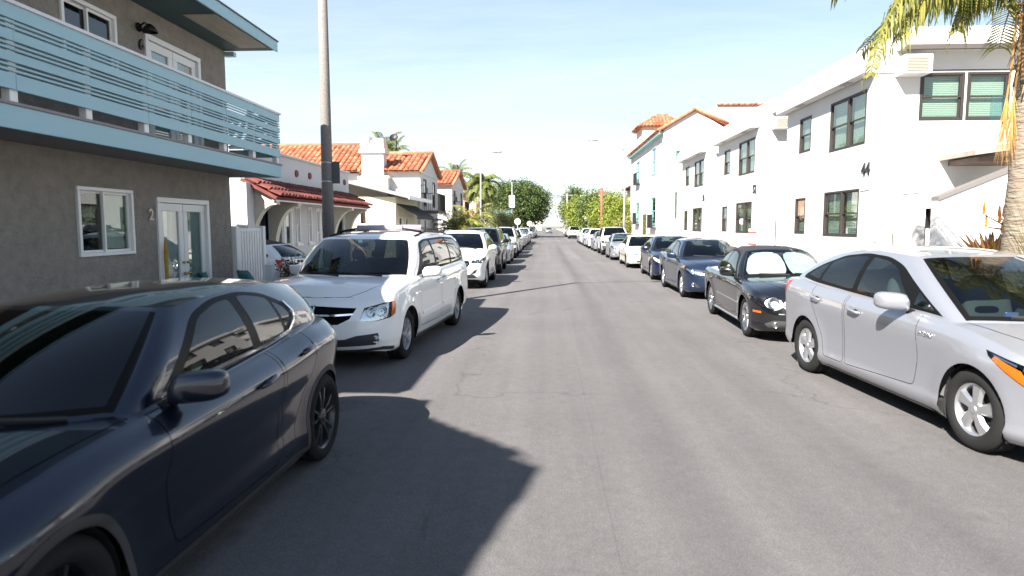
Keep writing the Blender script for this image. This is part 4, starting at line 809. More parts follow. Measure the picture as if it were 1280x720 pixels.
# ------------------------------------------------------------------ ground
KL, KR = -3.95, 5.30           # kerbs
def road_mat():
    m, t, b = nmat('asphalt'); L = t.links.new
    co = t.nodes.new('ShaderNodeTexCoord'); O = co.outputs['Object']
    def nz(sc, det=6, rough=.6, st=None):
        n = t.nodes.new('ShaderNodeTexNoise'); n.inputs['Scale'].default_value = sc; n.inputs['Detail'].default_value = det; n.inputs['Roughness'].default_value = rough
        if st:
            mp_ = t.nodes.new('ShaderNodeMapping'); mp_.inputs['Scale'].default_value = st; L(O, mp_.inputs[0]); L(mp_.outputs[0], n.inputs['Vector'])
        else: L(O, n.inputs['Vector'])
        return n.outputs['Fac']
    def rng(v, a, b_, c, d):
        r = t.nodes.new('ShaderNodeMapRange'); r.inputs['From Min'].default_value = a; r.inputs['From Max'].default_value = b_; r.inputs['To Min'].default_value = c; r.inputs['To Max'].default_value = d; L(v, r.inputs['Value']); return r.outputs[0]
    def mul(a, b_):
        n = t.nodes.new('ShaderNodeMath'); n.operation = 'MULTIPLY'; L(a, n.inputs[0])
        if isinstance(b_, (int, float)): n.inputs[1].default_value = b_
        else: L(b_, n.inputs[1])
        return n.outputs[0]
    grain = rng(nz(170, 3, .7), .3, .7, .5, 1.6); mid = rng(nz(9, 6), .3, .7, .92, 1.08); big = rng(nz(.35, 5), .3, .7, .90, 1.10); lane = rng(nz(1.0, 5, .6, (1.3, .035, 1)), .3, .7, .80, 1.14)
    vo = t.nodes.new('ShaderNodeTexVoronoi'); vo.inputs['Scale'].default_value = 95; L(O, vo.inputs['Vector']); ag = rng(vo.outputs['Distance'], .0, .6, 1.3, .8)
    # hairline cracks: edges of a large warped cell pattern, only here and there
    ds = t.nodes.new('ShaderNodeTexNoise'); ds.inputs['Scale'].default_value = 1.6; ds.inputs['Detail'].default_value = 6; L(O, ds.inputs['Vector'])
    va = t.nodes.new('ShaderNodeVectorMath'); va.operation = 'MULTIPLY_ADD'; L(ds.outputs['Color'], va.inputs[0]); va.inputs[1].default_value = (1.3, 1.3, 0); L(O, va.inputs[2])
    vc = t.nodes.new('ShaderNodeTexVoronoi'); vc.feature = 'DISTANCE_TO_EDGE'; vc.inputs['Scale'].default_value = .22; L(va.outputs[0], vc.inputs['Vector'])
    crk = rng(vc.outputs['Distance'], .0, .007, .72, 1.0); msk = rng(nz(.5, 3), .44, .52, 1.0, 0.0)
    mx = t.nodes.new('ShaderNodeMix'); mx.inputs[3].default_value = 1.0; L(msk, mx.inputs[0]); L(crk, mx.inputs[2])
    f = mul(mul(mul(grain, mid), mul(big, lane)), ag)
    # oil drips and old tar spots
    sp_ = rng(nz(2.3, 2, .5), .68, .76, 1.0, .80); f = mul(f, sp_)
    # long dark drip streak down the driving lane and a sealed paving joint
    sx_ = t.nodes.new('ShaderNodeSeparateXYZ'); L(O, sx_.inputs[0])
    def band(x0, wd, lo_, wob):
        a = t.nodes.new('ShaderNodeMath'); a.operation = 'MULTIPLY_ADD'; L(nz(.35, 4, .6, (0, 1, 0)), a.inputs[0]); a.inputs[1].default_value = wob; L(sx_.outputs[0], a.inputs[2])
        b2 = t.nodes.new('ShaderNodeMath'); b2.operation = 'SUBTRACT'; L(a.outputs[0], b2.inputs[0]); b2.inputs[1].default_value = x0+wob*.5
        c2 = t.nodes.new('ShaderNodeMath'); c2.operation = 'ABSOLUTE'; L(b2.outputs[0], c2.inputs[0]); return rng(c2.outputs[0], 0, wd, lo_, 1.0)
    f = mul(f, band(1.05, .34, .80, .5)); f = mul(f, band(-.75, .5, .90, .6)); f = mul(f, band(2.5, .5, .90, .6)); f = mul(f, band(.42, .010, .84, .10)); f = mul(f, mx.outputs[0])
    cm = t.nodes.new('ShaderNodeMix'); cm.data_type = 'RGBA'; cm.inputs[6].default_value = (0, 0, 0, 1); cm.inputs[7].default_value = (.118, .111, .112, 1); cm.clamp_factor = False
    L(f, cm.inputs[0]); L(cm.outputs[2], b.inputs['Base Color']); setp(b, Roughness=.88); b.inputs['Specular IOR Level'].default_value = .35
    bu = t.nodes.new('ShaderNodeBump'); bu.inputs['Strength'].default_value = .55; bu.inputs['Distance'].default_value = .006; L(grain, bu.inputs['Height']); L(bu.outputs[0], b.inputs['Normal'])
    return m
asph = road_mat(); MATS['asphalt'] = asph
conc = M('concrete', (.40, .38, .35), .9, var=.25, scale=3, bump=.15, bscale=80)
def struct(name, mb, mat, **k): return tag(part(None, name, mb, mat, **k), kind='structure')
struct('ground', MB().add([(-2500, -400, -.03), (2500, -400, -.03), (2500, 2800, -.03), (-2500, 2800, -.03)], [(0, 1, 2, 3)]), M('dry_ground', (.16, .145, .11), .95, var=.3, scale=.2))
struct('road', MB().add([(KL-.02, -60, 0), (KR+.02, -60, 0), (KR+.02, 420, 0), (KL-.02, 420, 0)], [(0, 1, 2, 3)]), asph)
XS0, XS1 = 84.0, 93.0          # cross street
struct('cross_street', MB().add([(-90, XS0, -.006), (KL-.02, XS0, -.006), (KL-.02, XS1, -.006), (-90, XS1, -.006), (KR+.02, XS0, -.006), (90, XS0, -.006), (90, XS1, -.006), (KR+.02, XS1, -.006)], [(0, 1, 2, 3), (4, 5, 6, 7)]), asph)
def sidewalk(x0, x1, y0, y1):
    """kerb plus separate concrete slabs"""
    s = 1 if x1 > x0 else -1
    kb = MB(); y = y0
    while y < y1: kb.box(x0, y+.004, -.02, x0+s*.16, min(y+3.0, y1)-.004, .135); y += 3.0
    struct('kerb', kb, M('kerb_concrete', (.36, .35, .33), .9, var=.3, scale=2.5, bump=.15), bevel=.015)
    struct('sidewalk', MB().box(x0+s*.16, y0, -.02, x1, y1, .125), conc)
for a, b in ((-30, XS0-.5), (XS1+.5, 400)):
    sidewalk(KL, -14, a, b); sidewalk(KR, 22, a, b)
# paving slabs of the pavement nearest the camera
sw = [o for o in COL.objects if o.name.startswith('sidewalk')]
slab = MB().box(-.735, -.745, 0, .735, .745, .010).mesh('slab', conc)
for k in range(26):
    for par, x in ((sw[0], -4.85), (sw[1], 6.21)):
        o = link('slab', slab, par); o.location = (x, -2+1.5*k, .124)
# centre line worn stop bar at the cross street
struct('stop_bar', MB().add([(KL+2.2, XS0-2.2, .004), (KR-2.2, XS0-2.2, .004), (KR-2.2, XS0-1.8, .004), (KL+2.2, XS0-1.8, .004)], [(0, 1, 2, 3)]), M('road_paint', (.62, .61, .58), .8, col2=(.22, .21, .2), scale=6))
# ------------------------------------------------------------------ building helpers
def fpt(fr, u, z, d): return (fr[1]+fr[2]*d, u, z) if fr[0] == 'x' else (u, fr[1]+fr[2]*d, z)
def fbox(mb, fr, u0, u1, z0, z1, d0, d1):
    a, b = fpt(fr, u0, z0, d0), fpt(fr, u1, z1, d1); return mb.box(*a, *b)
def wall(mb, fr, u0, u1, z0, z1, holes=(), depth=.12):
    U = sorted({u0, u1, *[h[0] for h in holes], *[h[1] for h in holes]}); Z = sorted({z0, z1, *[h[2] for h in holes], *[h[3] for h in holes]})
    U = [u for u in U if u0 <= u <= u1]; Z = [z for z in Z if z0 <= z <= z1]
    for i in range(len(U)-1):
        for j in range(len(Z)-1):
            um, zm = (U[i]+U[i+1])/2, (Z[j]+Z[j+1])/2
            if any(h[0] < um < h[1] and h[2] < zm < h[3] for h in holes): continue
            q = [fpt(fr, U[i], Z[j], 0), fpt(fr, U[i+1], Z[j], 0), fpt(fr, U[i+1], Z[j+1], 0), fpt(fr, U[i], Z[j+1], 0)]
            a, b, c = (Vector(p) for p in q[:3]); n = (b-a).cross(c-a); o = Vector((fr[2], 0, 0) if fr[0] == 'x' else (0, fr[2], 0))
            mb.add(q if n.dot(o) > 0 else q[::-1], [(0, 1, 2, 3)])
    for h in holes:
        c = [(h[0], h[2]), (h[1], h[2]), (h[1], h[3]), (h[0], h[3])]
        for i in range(4):
            p, q = c[i], c[(i+1) % 4]; mb.add([fpt(fr, *p, 0), fpt(fr, *q, 0), fpt(fr, *q, -depth), fpt(fr, *p, -depth)], [(0, 1, 2, 3)])
def frame_bars(fr, u0, u1, z0, z1, t, d0, d1):
    m = MB(); fbox(m, fr, u0, u1, z0, z0+t, d0, d1); fbox(m, fr, u0, u1, z1-t, z1, d0, d1); fbox(m, fr, u0, u0+t, z0+t, z1-t, d0, d1); fbox(m, fr, u1-t, u1, z0+t, z1-t, d0, d1); return m
wpane = glass('window_glass', (.74, .79, .76), 0, 1.5, 1.35); wpane2 = glass('window_glass_dark', (.30, .33, .33), 0, 1.5, 1.3)
white_frame = M('white_vinyl', (.74, .73, .72), .4); black_frame = M('bronze_frame', (.028, .022, .020), .5)
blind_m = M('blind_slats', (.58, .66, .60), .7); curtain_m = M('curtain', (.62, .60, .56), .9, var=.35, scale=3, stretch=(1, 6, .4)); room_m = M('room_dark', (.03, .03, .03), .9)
def window(root, fr, u0, u1, z0, z1, fm=None, style='double', blind=None, proud=.02, t=.05, pm=None, sill=False, label=None):
    fm = fm or black_frame; pm = pm or wpane
    w_ = part(root, 'window', frame_bars(fr, u0, u1, z0, z1, t, -.07, proud), fm, bevel=.006)
    if label: w_['label'] = label
    zm, um = (z0+z1)/2, (u0+u1)/2; s = t*.62
    if style == 'double':
        m = frame_bars(fr, u0+t, u1-t, zm-.02, z1-t, s, -.045, -.012); part(w_, 'upper_sash', m, fm)
        m = frame_bars(fr, u0+t, u1-t, z0+t, zm+.02, s, -.075, -.046); part(w_, 'lower_sash', m, fm)
        P = [(u0+t+s, u1-t-s, zm, z1-t-s, -.03), (u0+t+s, u1-t-s, z0+t+s, zm, -.06)]
    elif style == 'slider':
        m = frame_bars(fr, u0+t, um+.02, z0+t, z1-t, s, -.075, -.046); part(w_, 'sliding_sash', m, fm)
        m = frame_bars(fr, um-.02, u1-t, z0+t, z1-t, s, -.045, -.012); part(w_, 'fixed_sash', m, fm)
        P = [(u0+t+s, um, z0+t+s, z1-t-s, -.06), (um, u1-t-s, z0+t+s, z1-t-s, -.03)]
    else: P = [(u0+t, u1-t, z0+t, z1-t, -.03)]
    for a, b, c, d, dd in P:
        m = MB(); fbox(m, fr, a-.004, b+.004, c-.004, d+.004, dd-.004, dd+.004); part(w_, 'pane', m, pm)
    if blind == 'slats':
        m = MB(); z = z0+t+.03; k = 0
        while z < z1-t: fbox(m, fr, u0+t+.01, u1-t-.01, z, z+.034, -.135, -.12); z += .042
        o = part(root, 'blind', m, blind_m); o['kind'] = 'stuff'
    elif blind:
        m = MB(); n = 14
        for k in range(n):
            a = u0+t+(u1-u0-2*t)*k/n; b = u0+t+(u1-u0-2*t)*(k+1)/n; dd = .02 if k % 2 else 0
            m.add([fpt(fr, a, z0+t, -.13-dd), fpt(fr, b, z0+t, -.13-.02+dd), fpt(fr, b, z1-t, -.13-.02+dd), fpt(fr, a, z1-t, -.13-dd)], [(0, 1, 2, 3)])
        part(root, 'curtain', m, blind if not isinstance(blind, str) else curtain_m, True)
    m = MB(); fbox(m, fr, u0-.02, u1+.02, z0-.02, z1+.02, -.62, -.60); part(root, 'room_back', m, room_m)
    if sill: m = MB(); fbox(m, fr, u0-.06, u1+.06, z0-.06, z0, -.02, .07); part(w_, 'sill', m, fm)
    return w_
def tile_mat(name, c1, c2):
    if name in MATS: return MATS[name]
    m, t, b = nmat(name); MATS[name] = m; L = t.links.new
    g = t.nodes.new('ShaderNodeNewGeometry'); r = t.nodes.new('ShaderNodeValToRGB'); e = r.color_ramp.elements
    e[0].color = (*c1, 1); e[1].color = (*c2, 1); x = e.new(.85); x.color = (min(1, c2[0]*1.25), c2[1]*1.5, c2[2]*1.7, 1); L(g.outputs['Random Per Island'], r.inputs[0])
    n = t.nodes.new('ShaderNodeTexNoise'); n.inputs['Scale'].default_value = 5; n.inputs['Detail'].default_value = 6; co = t.nodes.new('ShaderNodeTexCoord'); L(co.outputs['Object'], n.inputs['Vector'])
    mr_ = t.nodes.new('ShaderNodeMapRange'); mr_.inputs['From Min'].default_value = .3; mr_.inputs['From Max'].default_value = .7; mr_.inputs['To Min'].default_value = .65; mr_.inputs['To Max'].default_value = 1.15; L(n.outputs['Fac'], mr_.inputs['Value'])
    mm = t.nodes.new('ShaderNodeMix'); mm.data_type = 'RGBA'; mm.blend_type = 'MULTIPLY'; mm.inputs[0].default_value = 1; L(r.outputs[0], mm.inputs[6]); L(mr_.outputs[0], mm.inputs[7]); L(mm.outputs[2], b.inputs['Base Color']); setp(b, Roughness=.85)
    return m
tile_o = tile_mat('tile_orange', (.25, .066, .030), (.40, .130, .062)); tile_r = tile_mat('tile_red', (.075, .014, .010), (.14, .026, .018))
def tiles(root, e0, e1, up, mat, pitch=.26, course=.40, r=.11, seed=1, clip=None, name='roof_tiles'):
    """barrel tiles on the plane with eave e0-e1, up = vector up the slope (full length)"""
    rg = random.Random(seed); e0, e1, up = Vector(e0), Vector(e1), Vector(up); ax = (e1-e0); n = int(ax.length/pitch); a = ax.normalized(); u = up.normalized(); nn = a.cross(u)
    if nn.z < 0: nn = -nn
    m = MB(); rows = int(up.length/course)
    m.add([e0-nn*.03, e1-nn*.03, e1+up-nn*.03, e0+up-nn*.03, e0-nn*.10, e1-nn*.10, e1+up-nn*.10, e0+up-nn*.10], [(0, 1, 2, 3), (7, 6, 5, 4), (0, 4, 5, 1), (1, 5, 6, 2), (2, 6, 7, 3), (3, 7, 4, 0)])
    base = part(root, 'roof_deck', m, mat)
    if clip:
        pass
    m = MB()
    for i in range(n):
        for j in range(rows):
            c0 = e0+a*(pitch*(i+.5))+u*(course*j-.06)+nn*(.012*rg.random()); w_ = rg.uniform(-.012, .012)
            if clip and not clip(c0+u*course*.5): continue
            vs = []
            for (dl, rr, lift) in ((0, r*1.1, .035), (course*1.12, r*.92, 0)):
                c = c0+u*dl+a*w_
                for k in range(6):
                    th = pi*k/5; vs.append(c+a*(rr*cos(th))+nn*(rr*.8*sin(th)+lift))
            m.add(vs, [(k, k+1, 7+k, 6+k) for k in range(5)]+[(0, 5, 4, 3, 2, 1)])
    o = part(root, name, m, mat, angle=60); o['kind'] = 'stuff'; return o
def box_part(root, name, x0, y0, z0, x1, y1, z1, mat, **k): return part(root, name, MB().box(x0, y0, z0, x1, y1, z1), mat, **k)
def numeral(root, s, fr, u, z, size, mat, nm='house_number'):
    me = textmesh(s, size, .012, .004); me.materials.clear(); me.materials.append(mat)
    R_ = {('x', 1): Matrix(((0, 0, 1), (1, 0, 0), (0, 1, 0))), ('x', -1): Matrix(((0, 0, -1), (-1, 0, 0), (0, 1, 0))), ('y', -1): Matrix(((1, 0, 0), (0, 0, -1), (0, 1, 0)))}[(fr[0], fr[2])]
    me.transform(Matrix.Translation(fpt(fr, u, z, .02)) @ R_.to_4x4()); return link(nm, me, root)
stucco_grey = M('stucco_grey', (.20, .178, .155), .95, col2=(.27, .245, .215), scale=7, bump=.9, bscale=26, bdist=.03)
stucco_white = M('stucco_white', (.57, .56, .555), .92, var=.10, scale=.8, bump=.35, bscale=45, bdist=.01)
stucco_cream = M('stucco_cream', (.62, .57, .47), .92, var=.08, scale=1.5, bump=.3, bscale=40, bdist=.01); stucco_beige = M('stucco_beige', (.60, .55, .40), .92, var=.08, scale=1.5, bump=.3, bscale=40, bdist=.01); stucco_pink = M('stucco_pink', (.62, .38, .28), .92, var=.08, scale=1.5)
blue_paint = M('blue_paint', (.30, .48, .54), .55, var=.10, scale=2.5, bump=.06, bscale=30, stretch=(1, .15, 1)); white_paint = M('white_paint', (.78, .77, .76), .5, var=.08, scale=4); wood_dark = M('wood_dark', (.12, .075, .05), .7, var=.4, scale=3, stretch=(1, 1, 8)); iron = M('black_iron', (.012, .012, .013), .5, .3)
# ------------------------------------------------------------------ grey apartment house with blue balcony
XW, XB = -5.60, -4.66
YE = atX(352, 222, XB)[0]; Y0 = 2.25
ZD0 = atX(352, 222, XB)[1]; ZD1 = ZD0+.235; ZR1 = atX(350, 144, XB)[1]; ZR0 = ZR1-.735; ZE = atX(355, 70, XB)[1]
g = thing('apartment_house', 'grey stucco two-storey apartment house with a long pale blue balcony', 'house', (XW-3, (Y0+YE)/2, .125))
FX = ('x', XW, 1)
def yz(px0, py0, px1, py1, X):
    a = atX(px0, py0, X); b = atX(px1, py0, X); c = atX(px0, py1, X); return a[0], b[0], c[1], a[1]
W1 = yz(93, 232, 163, 322, XW); D1 = yz(194, 246, 259, 352, XW); W2 = yz(72, -14, 141, 55, XW); D2 = yz(179, 40, 247, 150, XW)
D1 = (D1[0], D1[1], .17, D1[3]); D2 = (D2[0], D2[1], ZD1+.02, D2[3]); W2 = (W2[0], W2[1], ZD1+.85, D2[3]+.02); W3 = (W2[0]-1.75, W2[0]-.70, W2[2], W2[3])
m = MB(); wall(m, FX, Y0, YE, .125, ZE+.06, [W1, D1, W2, D2, W3], .14)
m.add([(XW, YE, .125), (XW-7, YE, .125), (XW-7, YE, ZE+.06), (XW, YE, ZE+.06), (XW, Y0, .125), (XW-7, Y0, .125), (XW-7, Y0, ZE+.06), (XW, Y0, ZE+.06)], [(0, 1, 2, 3), (7, 6, 5, 4), (1, 5, 6, 2)])
part(g, 'wall', m, stucco_grey)
window(g, FX, *W1, white_frame, 'slider', None, .035, .045, sill=False); um_ = (W1[0]+W1[1])/2; m = MB(); n = 10
for j in range(n+1):
    for k in range(n+1): m.v.append((XW-.085+.02*noise.noise(Vector((j*.7, k*.7, 2.0))), um_+.03+(W1[1]-um_-.09)*k/n, W1[2]+.08+(W1[3]-W1[2]-.16)*j/n))
m.f = [(j*(n+1)+k, j*(n+1)+k+1, (j+1)*(n+1)+k+1, (j+1)*(n+1)+k) for j in range(n) for k in range(n)]
part(g, 'window_paper', m, M('paper_white', (.82, .82, .80), .6), True); window(g, FX, *W2, white_frame, 'slider', None, .03, .05, pm=wpane2); window(g, FX, *W3, white_frame, 'slider', None, .03, .05, pm=wpane2)
def french(root, fr, u0, u1, z0, z1, fm, hand=True):
    d = part(root, 'door_frame', frame_bars(fr, u0, u1, z0, z1, .075, -.10, .03), fm, bevel=.006)
    um = (u0+u1)/2
    for a, b, hs in ((u0+.08, um-.006, -1), (um+.006, u1-.08, 1)):
        lf = part(root, 'door', frame_bars(fr, a, b, z0+.08, z1-.08, .115, -.06, -.015), fm, bevel=.005)
        m = MB(); fbox(m, fr, a+.11, b-.11, z0+.19, z1-.19, -.042, -.034); part(lf, 'pane', m, wpane)
        m = MB(); fbox(m, fr, a+.10, b-.10, z0+.18, z1-.18, -.07, -.065); part(root, 'door_blind', m, M('door_shade', (.66, .72, .78), .8, var=.2, scale=2))
        if hand:
            uu = um+hs*.06; zz_ = z0+.95; m = MB(); m.sell(fpt(fr, uu, zz_, .02), (.028, .028, .028), 1, 12, 8); part(lf, 'door_knob', m, M('brass', (.45, .30, .08), .25, 1), True); part(lf, 'door_lock', MB().sell(fpt(fr, uu, zz_+.17, .0), (.022, .022, .022), 1, 12, 8), MATS['brass'], True)
french(g, FX, *D1, white_frame); french(g, FX, *D2, white_frame)
y2, z2 = atX(187, 269, XW); numeral(g, '2', FX, y2, z2, .22, M('number_brass', (.55, .50, .42), .5)); y2, z2 = atX(175, 56, XW); numeral(g, '6', FX, y2, z2, .20, M('number_black', (.02, .02, .02), .5))
m = MB(); ly, lz = atX(172, 34, XW); m.tube([(XW, ly, lz), (XW+.10, ly, lz+.06), (XW+.16, ly, lz+.02)], .012, 8); m.lathe([(.02, .10), (.05, .08), (.11, .0), (.10, -.01)], 16, 'z', (XW+.17, ly, lz-.06)); m.lathe([(.001, .0), (.055, .005), (.06, .02), (.055, .03)], 14, 'x', (XW, ly, lz)); part(g, 'wall_lamp', m, iron, True)
# balcony deck, fascia, soffit
m = MB().box(XW, Y0, ZD0+.03, XB-.03, YE-.01, ZD1-.035); part(g, 'balcony_slab', m, M('soffit_grey', (.20, .19, .175), .9, var=.15, scale=4))
m = MB().box(XB-.03, Y0, ZD0, XB, YE, ZD1-.03); part(g, 'fascia_board', m, blue_paint, bevel=.006); part(g, 'fascia_board', MB().box(XW, YE-.01, ZD0, XB-.03, YE+.02, ZD1-.03), blue_paint, bevel=.006)
part(g, 'deck_edge', MB().box(XW, Y0, ZD1-.03, XB+.015, YE+.03, ZD1), M('deck_grey', (.24, .23, .23), .7, var=.2), bevel=.005)
ys = [atX(p, 180, XB-.07)[0] for p in (17, 110, 181, 235, 279, 315)]; ys = [y-.0 for y in ys]+[YE-.05]; ys = [ys[0]-.94*3, ys[0]-.94*2, ys[0]-.94]+ys
rows, z = [], ZR0
for h, gp in ((.136, .018), (.022, .018), (.022, .018), (.087, .018), (.022, .018), (.022, .018), (.090, .018), (.022, .018), (.022, .018), (.125, 0)): rows.append((z, z+h)); z += h+gp
rg = random.Random(4)
for y in ys:
    part(g, 'railing_post', MB().box(XB-.115, y-.045, ZD1-.002, XB-.035, y+.045, ZR1), white_paint, bevel=.004)
for i, (a, b) in enumerate(rows):
    big = b-a > .05; k0 = 0 if big else (i % 2); k = 0
    cutsy = [max(Y0, ys[0]-.3)]+[ys[j] for j in range(1+(i % 2), len(ys)-1, 2)]+[YE]
    for j in range(len(cutsy)-1):
        part(g, 'railing_board' if big else 'railing_slat', MB().box(XB-.032, cutsy[j]+.002, a+rg.uniform(-.002, .002), XB-.006+rg.uniform(0, .005), cutsy[j+1]-.002, b), blue_paint, bevel=.003)
    part(g, 'railing_board' if big else 'railing_slat', MB().box(XW+.02, YE-.022, a, XB-.04, YE, b), blue_paint)
part(g, 'railing_cap', MB().box(XB-.12, Y0, z-.0, XB+.02, YE+.02, z+.035), M('cap_white', (.66, .64, .66), .5, var=.1), bevel=.006)
# roof with eave
m = MB().prism([(XW-7.2, ZE+.75), (XB-.03, ZE+.16), (XB-.03, ZE+.02), (XW, ZE+.02), (XW-7.2, ZE+.62)], 'y', Y0-.15, YE+.0); part(g, 'roof', m, M('soffit_teal', (.045, .085, .085), .7, var=.2, scale=3, stretch=(1, .2, 1)))
part(g, 'eave_board', MB().box(XB-.03, Y0-.16, ZE, XB, YE+.015, ZE+.165), blue_paint, bevel=.005); part(g, 'drip_edge', MB().box(XB-.05, Y0-.17, ZE+.166, XB+.018, YE+.03, ZE+.185), M('drip_grey', (.10, .10, .11), .6))
y5 = atX(265, 36, XB-.35)[0]; part(g, 'soffit_panel', MB().box(XB-.55, YE-2.0, ZE+.006, XB-.08, YE-.25, ZE+.018), M('soffit_wood', (.42, .37, .29), .8, var=.3, scale=4, stretch=(6, .5, 1)))
part(g, 'junction_box', MB().box(XW-.02, YE+.0, ZE-.06, XW+.16, YE+.10, ZE+.015), M('box_blue', (.35, .5, .55), .6))
# ------------------------------------------------------------------ neighbouring house beside the camera: tiled gable to the street
n_ = thing('gabled_house', 'tall cream house with a tiled gable to the street, beside the grey apartment house', 'house', (-8, -3, .125))
gx, pk, gy = -4.75, 7.45, -2.65; lo = 5.55
m = MB().prism([(1.05, .125), (1.05, lo), (.40, lo), (gy, pk), (-6.2, 5.25), (-6.2, .125)], 'x', gx-7, gx); part(n_, 'wall', m, stucco_cream)
for s_, y_ in ((1, .45), (-1, -6.2)):
    zz_ = lo if s_ == 1 else 5.2
    tiles(n_, (gx+.12, y_, zz_-.02), (gx-7, y_, zz_-.02), (0, gy-y_, pk-zz_+.02), tile_o, .28, .42, .12, 7)
for k, (ya, za) in enumerate(((-.6, 1.0), (-4.4, 1.0), (-.6, 3.9), (-4.4, 3.9))): window(n_, ('x', gx+.1, 1), ya-1.2, ya, za, za+1.3, white_frame, 'double', None, .02, .06)
part(n_, 'parapet_cap', MB().box(gx-7, .40, lo-.02, gx+.05, 1.10, lo+.06), tile_o)
# ------------------------------------------------------------------ arcade bungalow with red tiled porch
XA, XP = -7.15, -6.38
a_ = thing('bungalow', 'low white Spanish bungalow with a dark red tiled porch on curved brackets', 'house', (-10, 19.5, .125))
FA = ('x', XA, 1); ytop = 3.72
op = []   # (px0,px1,ztop,zbot,kind)
yA = lambda p: atX(p, 270, XA)[0]
H1 = (yA(345), yA(365), .35, 2.33); H2 = (yA(369.5), yA(374.5), 1.35, 2.42); H3 = (yA(384.5), yA(389), 1.35, 2.42); H4 = (yA(395), yA(405.5), .9, 2.4); G1 = (15.75, 16.75, .15, 2.36); G2 = (21.9, 22.9, .15, 2.4)
m = MB(); wall(m, FA, 15.35, 23.6, .125, ytop, [H1, H2, H3, H4, G1, G2], .18)
m.add([(XA, 15.35, .125), (-15, 15.35, .125), (-15, 15.35, ytop), (XA, 15.35, ytop), (XA, 23.6, .125), (-15, 23.6, .125), (-15, 23.6, ytop), (XA, 23.6, ytop)], [(0, 3, 2, 1), (4, 5, 6, 7), (3, 7, 6, 2)]); part(a_, 'wall', m, stucco_white)
part(a_, 'parapet_cap', MB().box(-15, 15.3, ytop, XA+.06, 23.65, ytop+.07), stucco_white, bevel=.02)
for H_ in (H1, H4):
    um = (H_[0]+H_[1])/2
    for q in ((H_[0], um-.01), (um+.01, H_[1])): window(a_, FA, q[0], q[1], H_[2], H_[3], white_frame, 'double', None, .02, .07, pm=wpane)
for H_ in (H2, H3): window(a_, FA, *H_, white_frame, 'double', None, .03, .05, sill=True)
for G_ in (G1, G2):
    dg = part(a_, 'iron_gate', frame_bars(FA, G_[0]+.02, G_[1]-.02, G_[2], G_[3], .05, -.10, -.05), iron)
    k = G_[0]+.08
    while k < G_[1]-.06: m = MB(); fbox(m, FA, k, k+.022, G_[2], G_[3], -.085, -.065); part(dg, 'gate_bar', m, iron); k += .085
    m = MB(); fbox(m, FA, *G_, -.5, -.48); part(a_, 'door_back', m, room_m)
def wing(y, t=.22):
    """bracket wall: solid above a quarter circle that springs from the wall"""
    zt, zs_ = 2.52, .15; R_ = XP-XA-.06; pts = [(XA, 2.86), (XP-.02, zt-.02), (XP-.02, zt-.16)]
    pts += [(XP-.06-R_+R_*cos(t_)-0*R_, zt-.16-1.25*(1-sin(t_))) for t_ in [pi/2*k/10 for k in range(10, -1, -1)]][1:] if False else [(XA+R_*(1-cos(t_))**1.0+.10*(1-t_/(pi/2)), zt-.16-1.35*(1-sin(t_))) for t_ in [pi/2*k/10 for k in range(10, -1, -1)]]
    pts += [(XA+.10, zs_), (XA, zs_)]
    return MB().prism(pts, 'y', y, y+t)
for y in (15.36, 16.75, 21.45, 23.1): part(a_, 'porch_bracket', wing(y), stucco_cream)
part(a_, 'porch_beam', MB().box(XP-.10, 15.3, 2.44, XP, 23.4, 2.53), white_frame)
tiles(a_, (XP+.08, 15.2, 2.56), (XP+.08, 23.5, 2.56), (XA-XP-.08, 0, .44), tile_r, .21, .30, .092, 3)
for p, yv in ((370, 217), (386.5, 220), (430, 228)):
    y, z = atX(p, yv, XA); m = MB().lathe([(.001, .02), (.07, .03), (.095, .045), (.105, .0)], 16, 'x', (XA, y, z)); part(a_, 'round_vent', m, M('terracotta', (.22, .07, .05), .8), True)
part(a_, 'pilaster', MB().box(XA-.05, 14.95, .125, XA+.22, 15.35, 2.85), stucco_white)
# ------------------------------------------------------------------ low beige house with grey roof and black awning
b_ = thing('beige_cottage', 'low beige house with a grey shingle roof and a black awning', 'house', (-10, 34, .125)); yb0, yb1, xb = 31.6, 37.0, -7.3
FB = ('y', yb0, -1); FBX = ('x', xb, 1)
wx0, wx1 = atY(449, 270, yb0)[0], atY(459, 270, yb0)[0]
m = MB(); wall(m, FB, -16, xb, .125, 3.25, [(wx0, wx1, 1.9, 2.75)], .12); wall(m, FBX, yb0, yb1, .125, 3.25, [(32.3, 33.2, .2, 2.3), (33.8, 34.6, .2, 2.3)], .15); part(b_, 'wall', m, stucco_beige)
window(b_, FB, wx0, wx1, 1.9, 2.75, white_frame, 'fixed', M('shutter_brown', (.25, .10, .06), .7), .03, .06, sill=True)
for q in ((32.3, 33.2), (33.8, 34.6)): window(b_, FBX, q[0], q[1], .2, 2.3, white_frame, 'fixed', 'curtain', .02, .06)
m = MB().prism([(xb+.75, 3.16), (xb+.75, 3.30), (-10.8, 4.35), (-16, 4.35), (-16, 4.2), (-10.8, 4.2)], 'y', yb0-.5, yb1+.4); part(b_, 'roof', m, M('shingle_grey', (.27, .27, .26), .9, var=.35, scale=9, bump=.4, bscale=30, stretch=(3, .6, 1)))
part(b_, 'fascia_board', MB().box(xb+.752, yb0-.5, 3.12, xb+.79, yb1+.4, 3.31), white_paint)
part(b_, 'wall_band', MB().box(-16, yb0-.03, .125, xb-.0, yb0-.003, 1.75), stucco_cream)
m = MB().prism([(xb+.005, 2.95), (xb+1.0, 2.35), (xb+1.0, 2.18), (xb+.97, 2.18), (xb+.97, 2.33), (xb+.005, 2.91)], 'y', 31.9, 36.6); part(b_, 'awning', m, M('awning_black', (.012, .012, .014), .8))
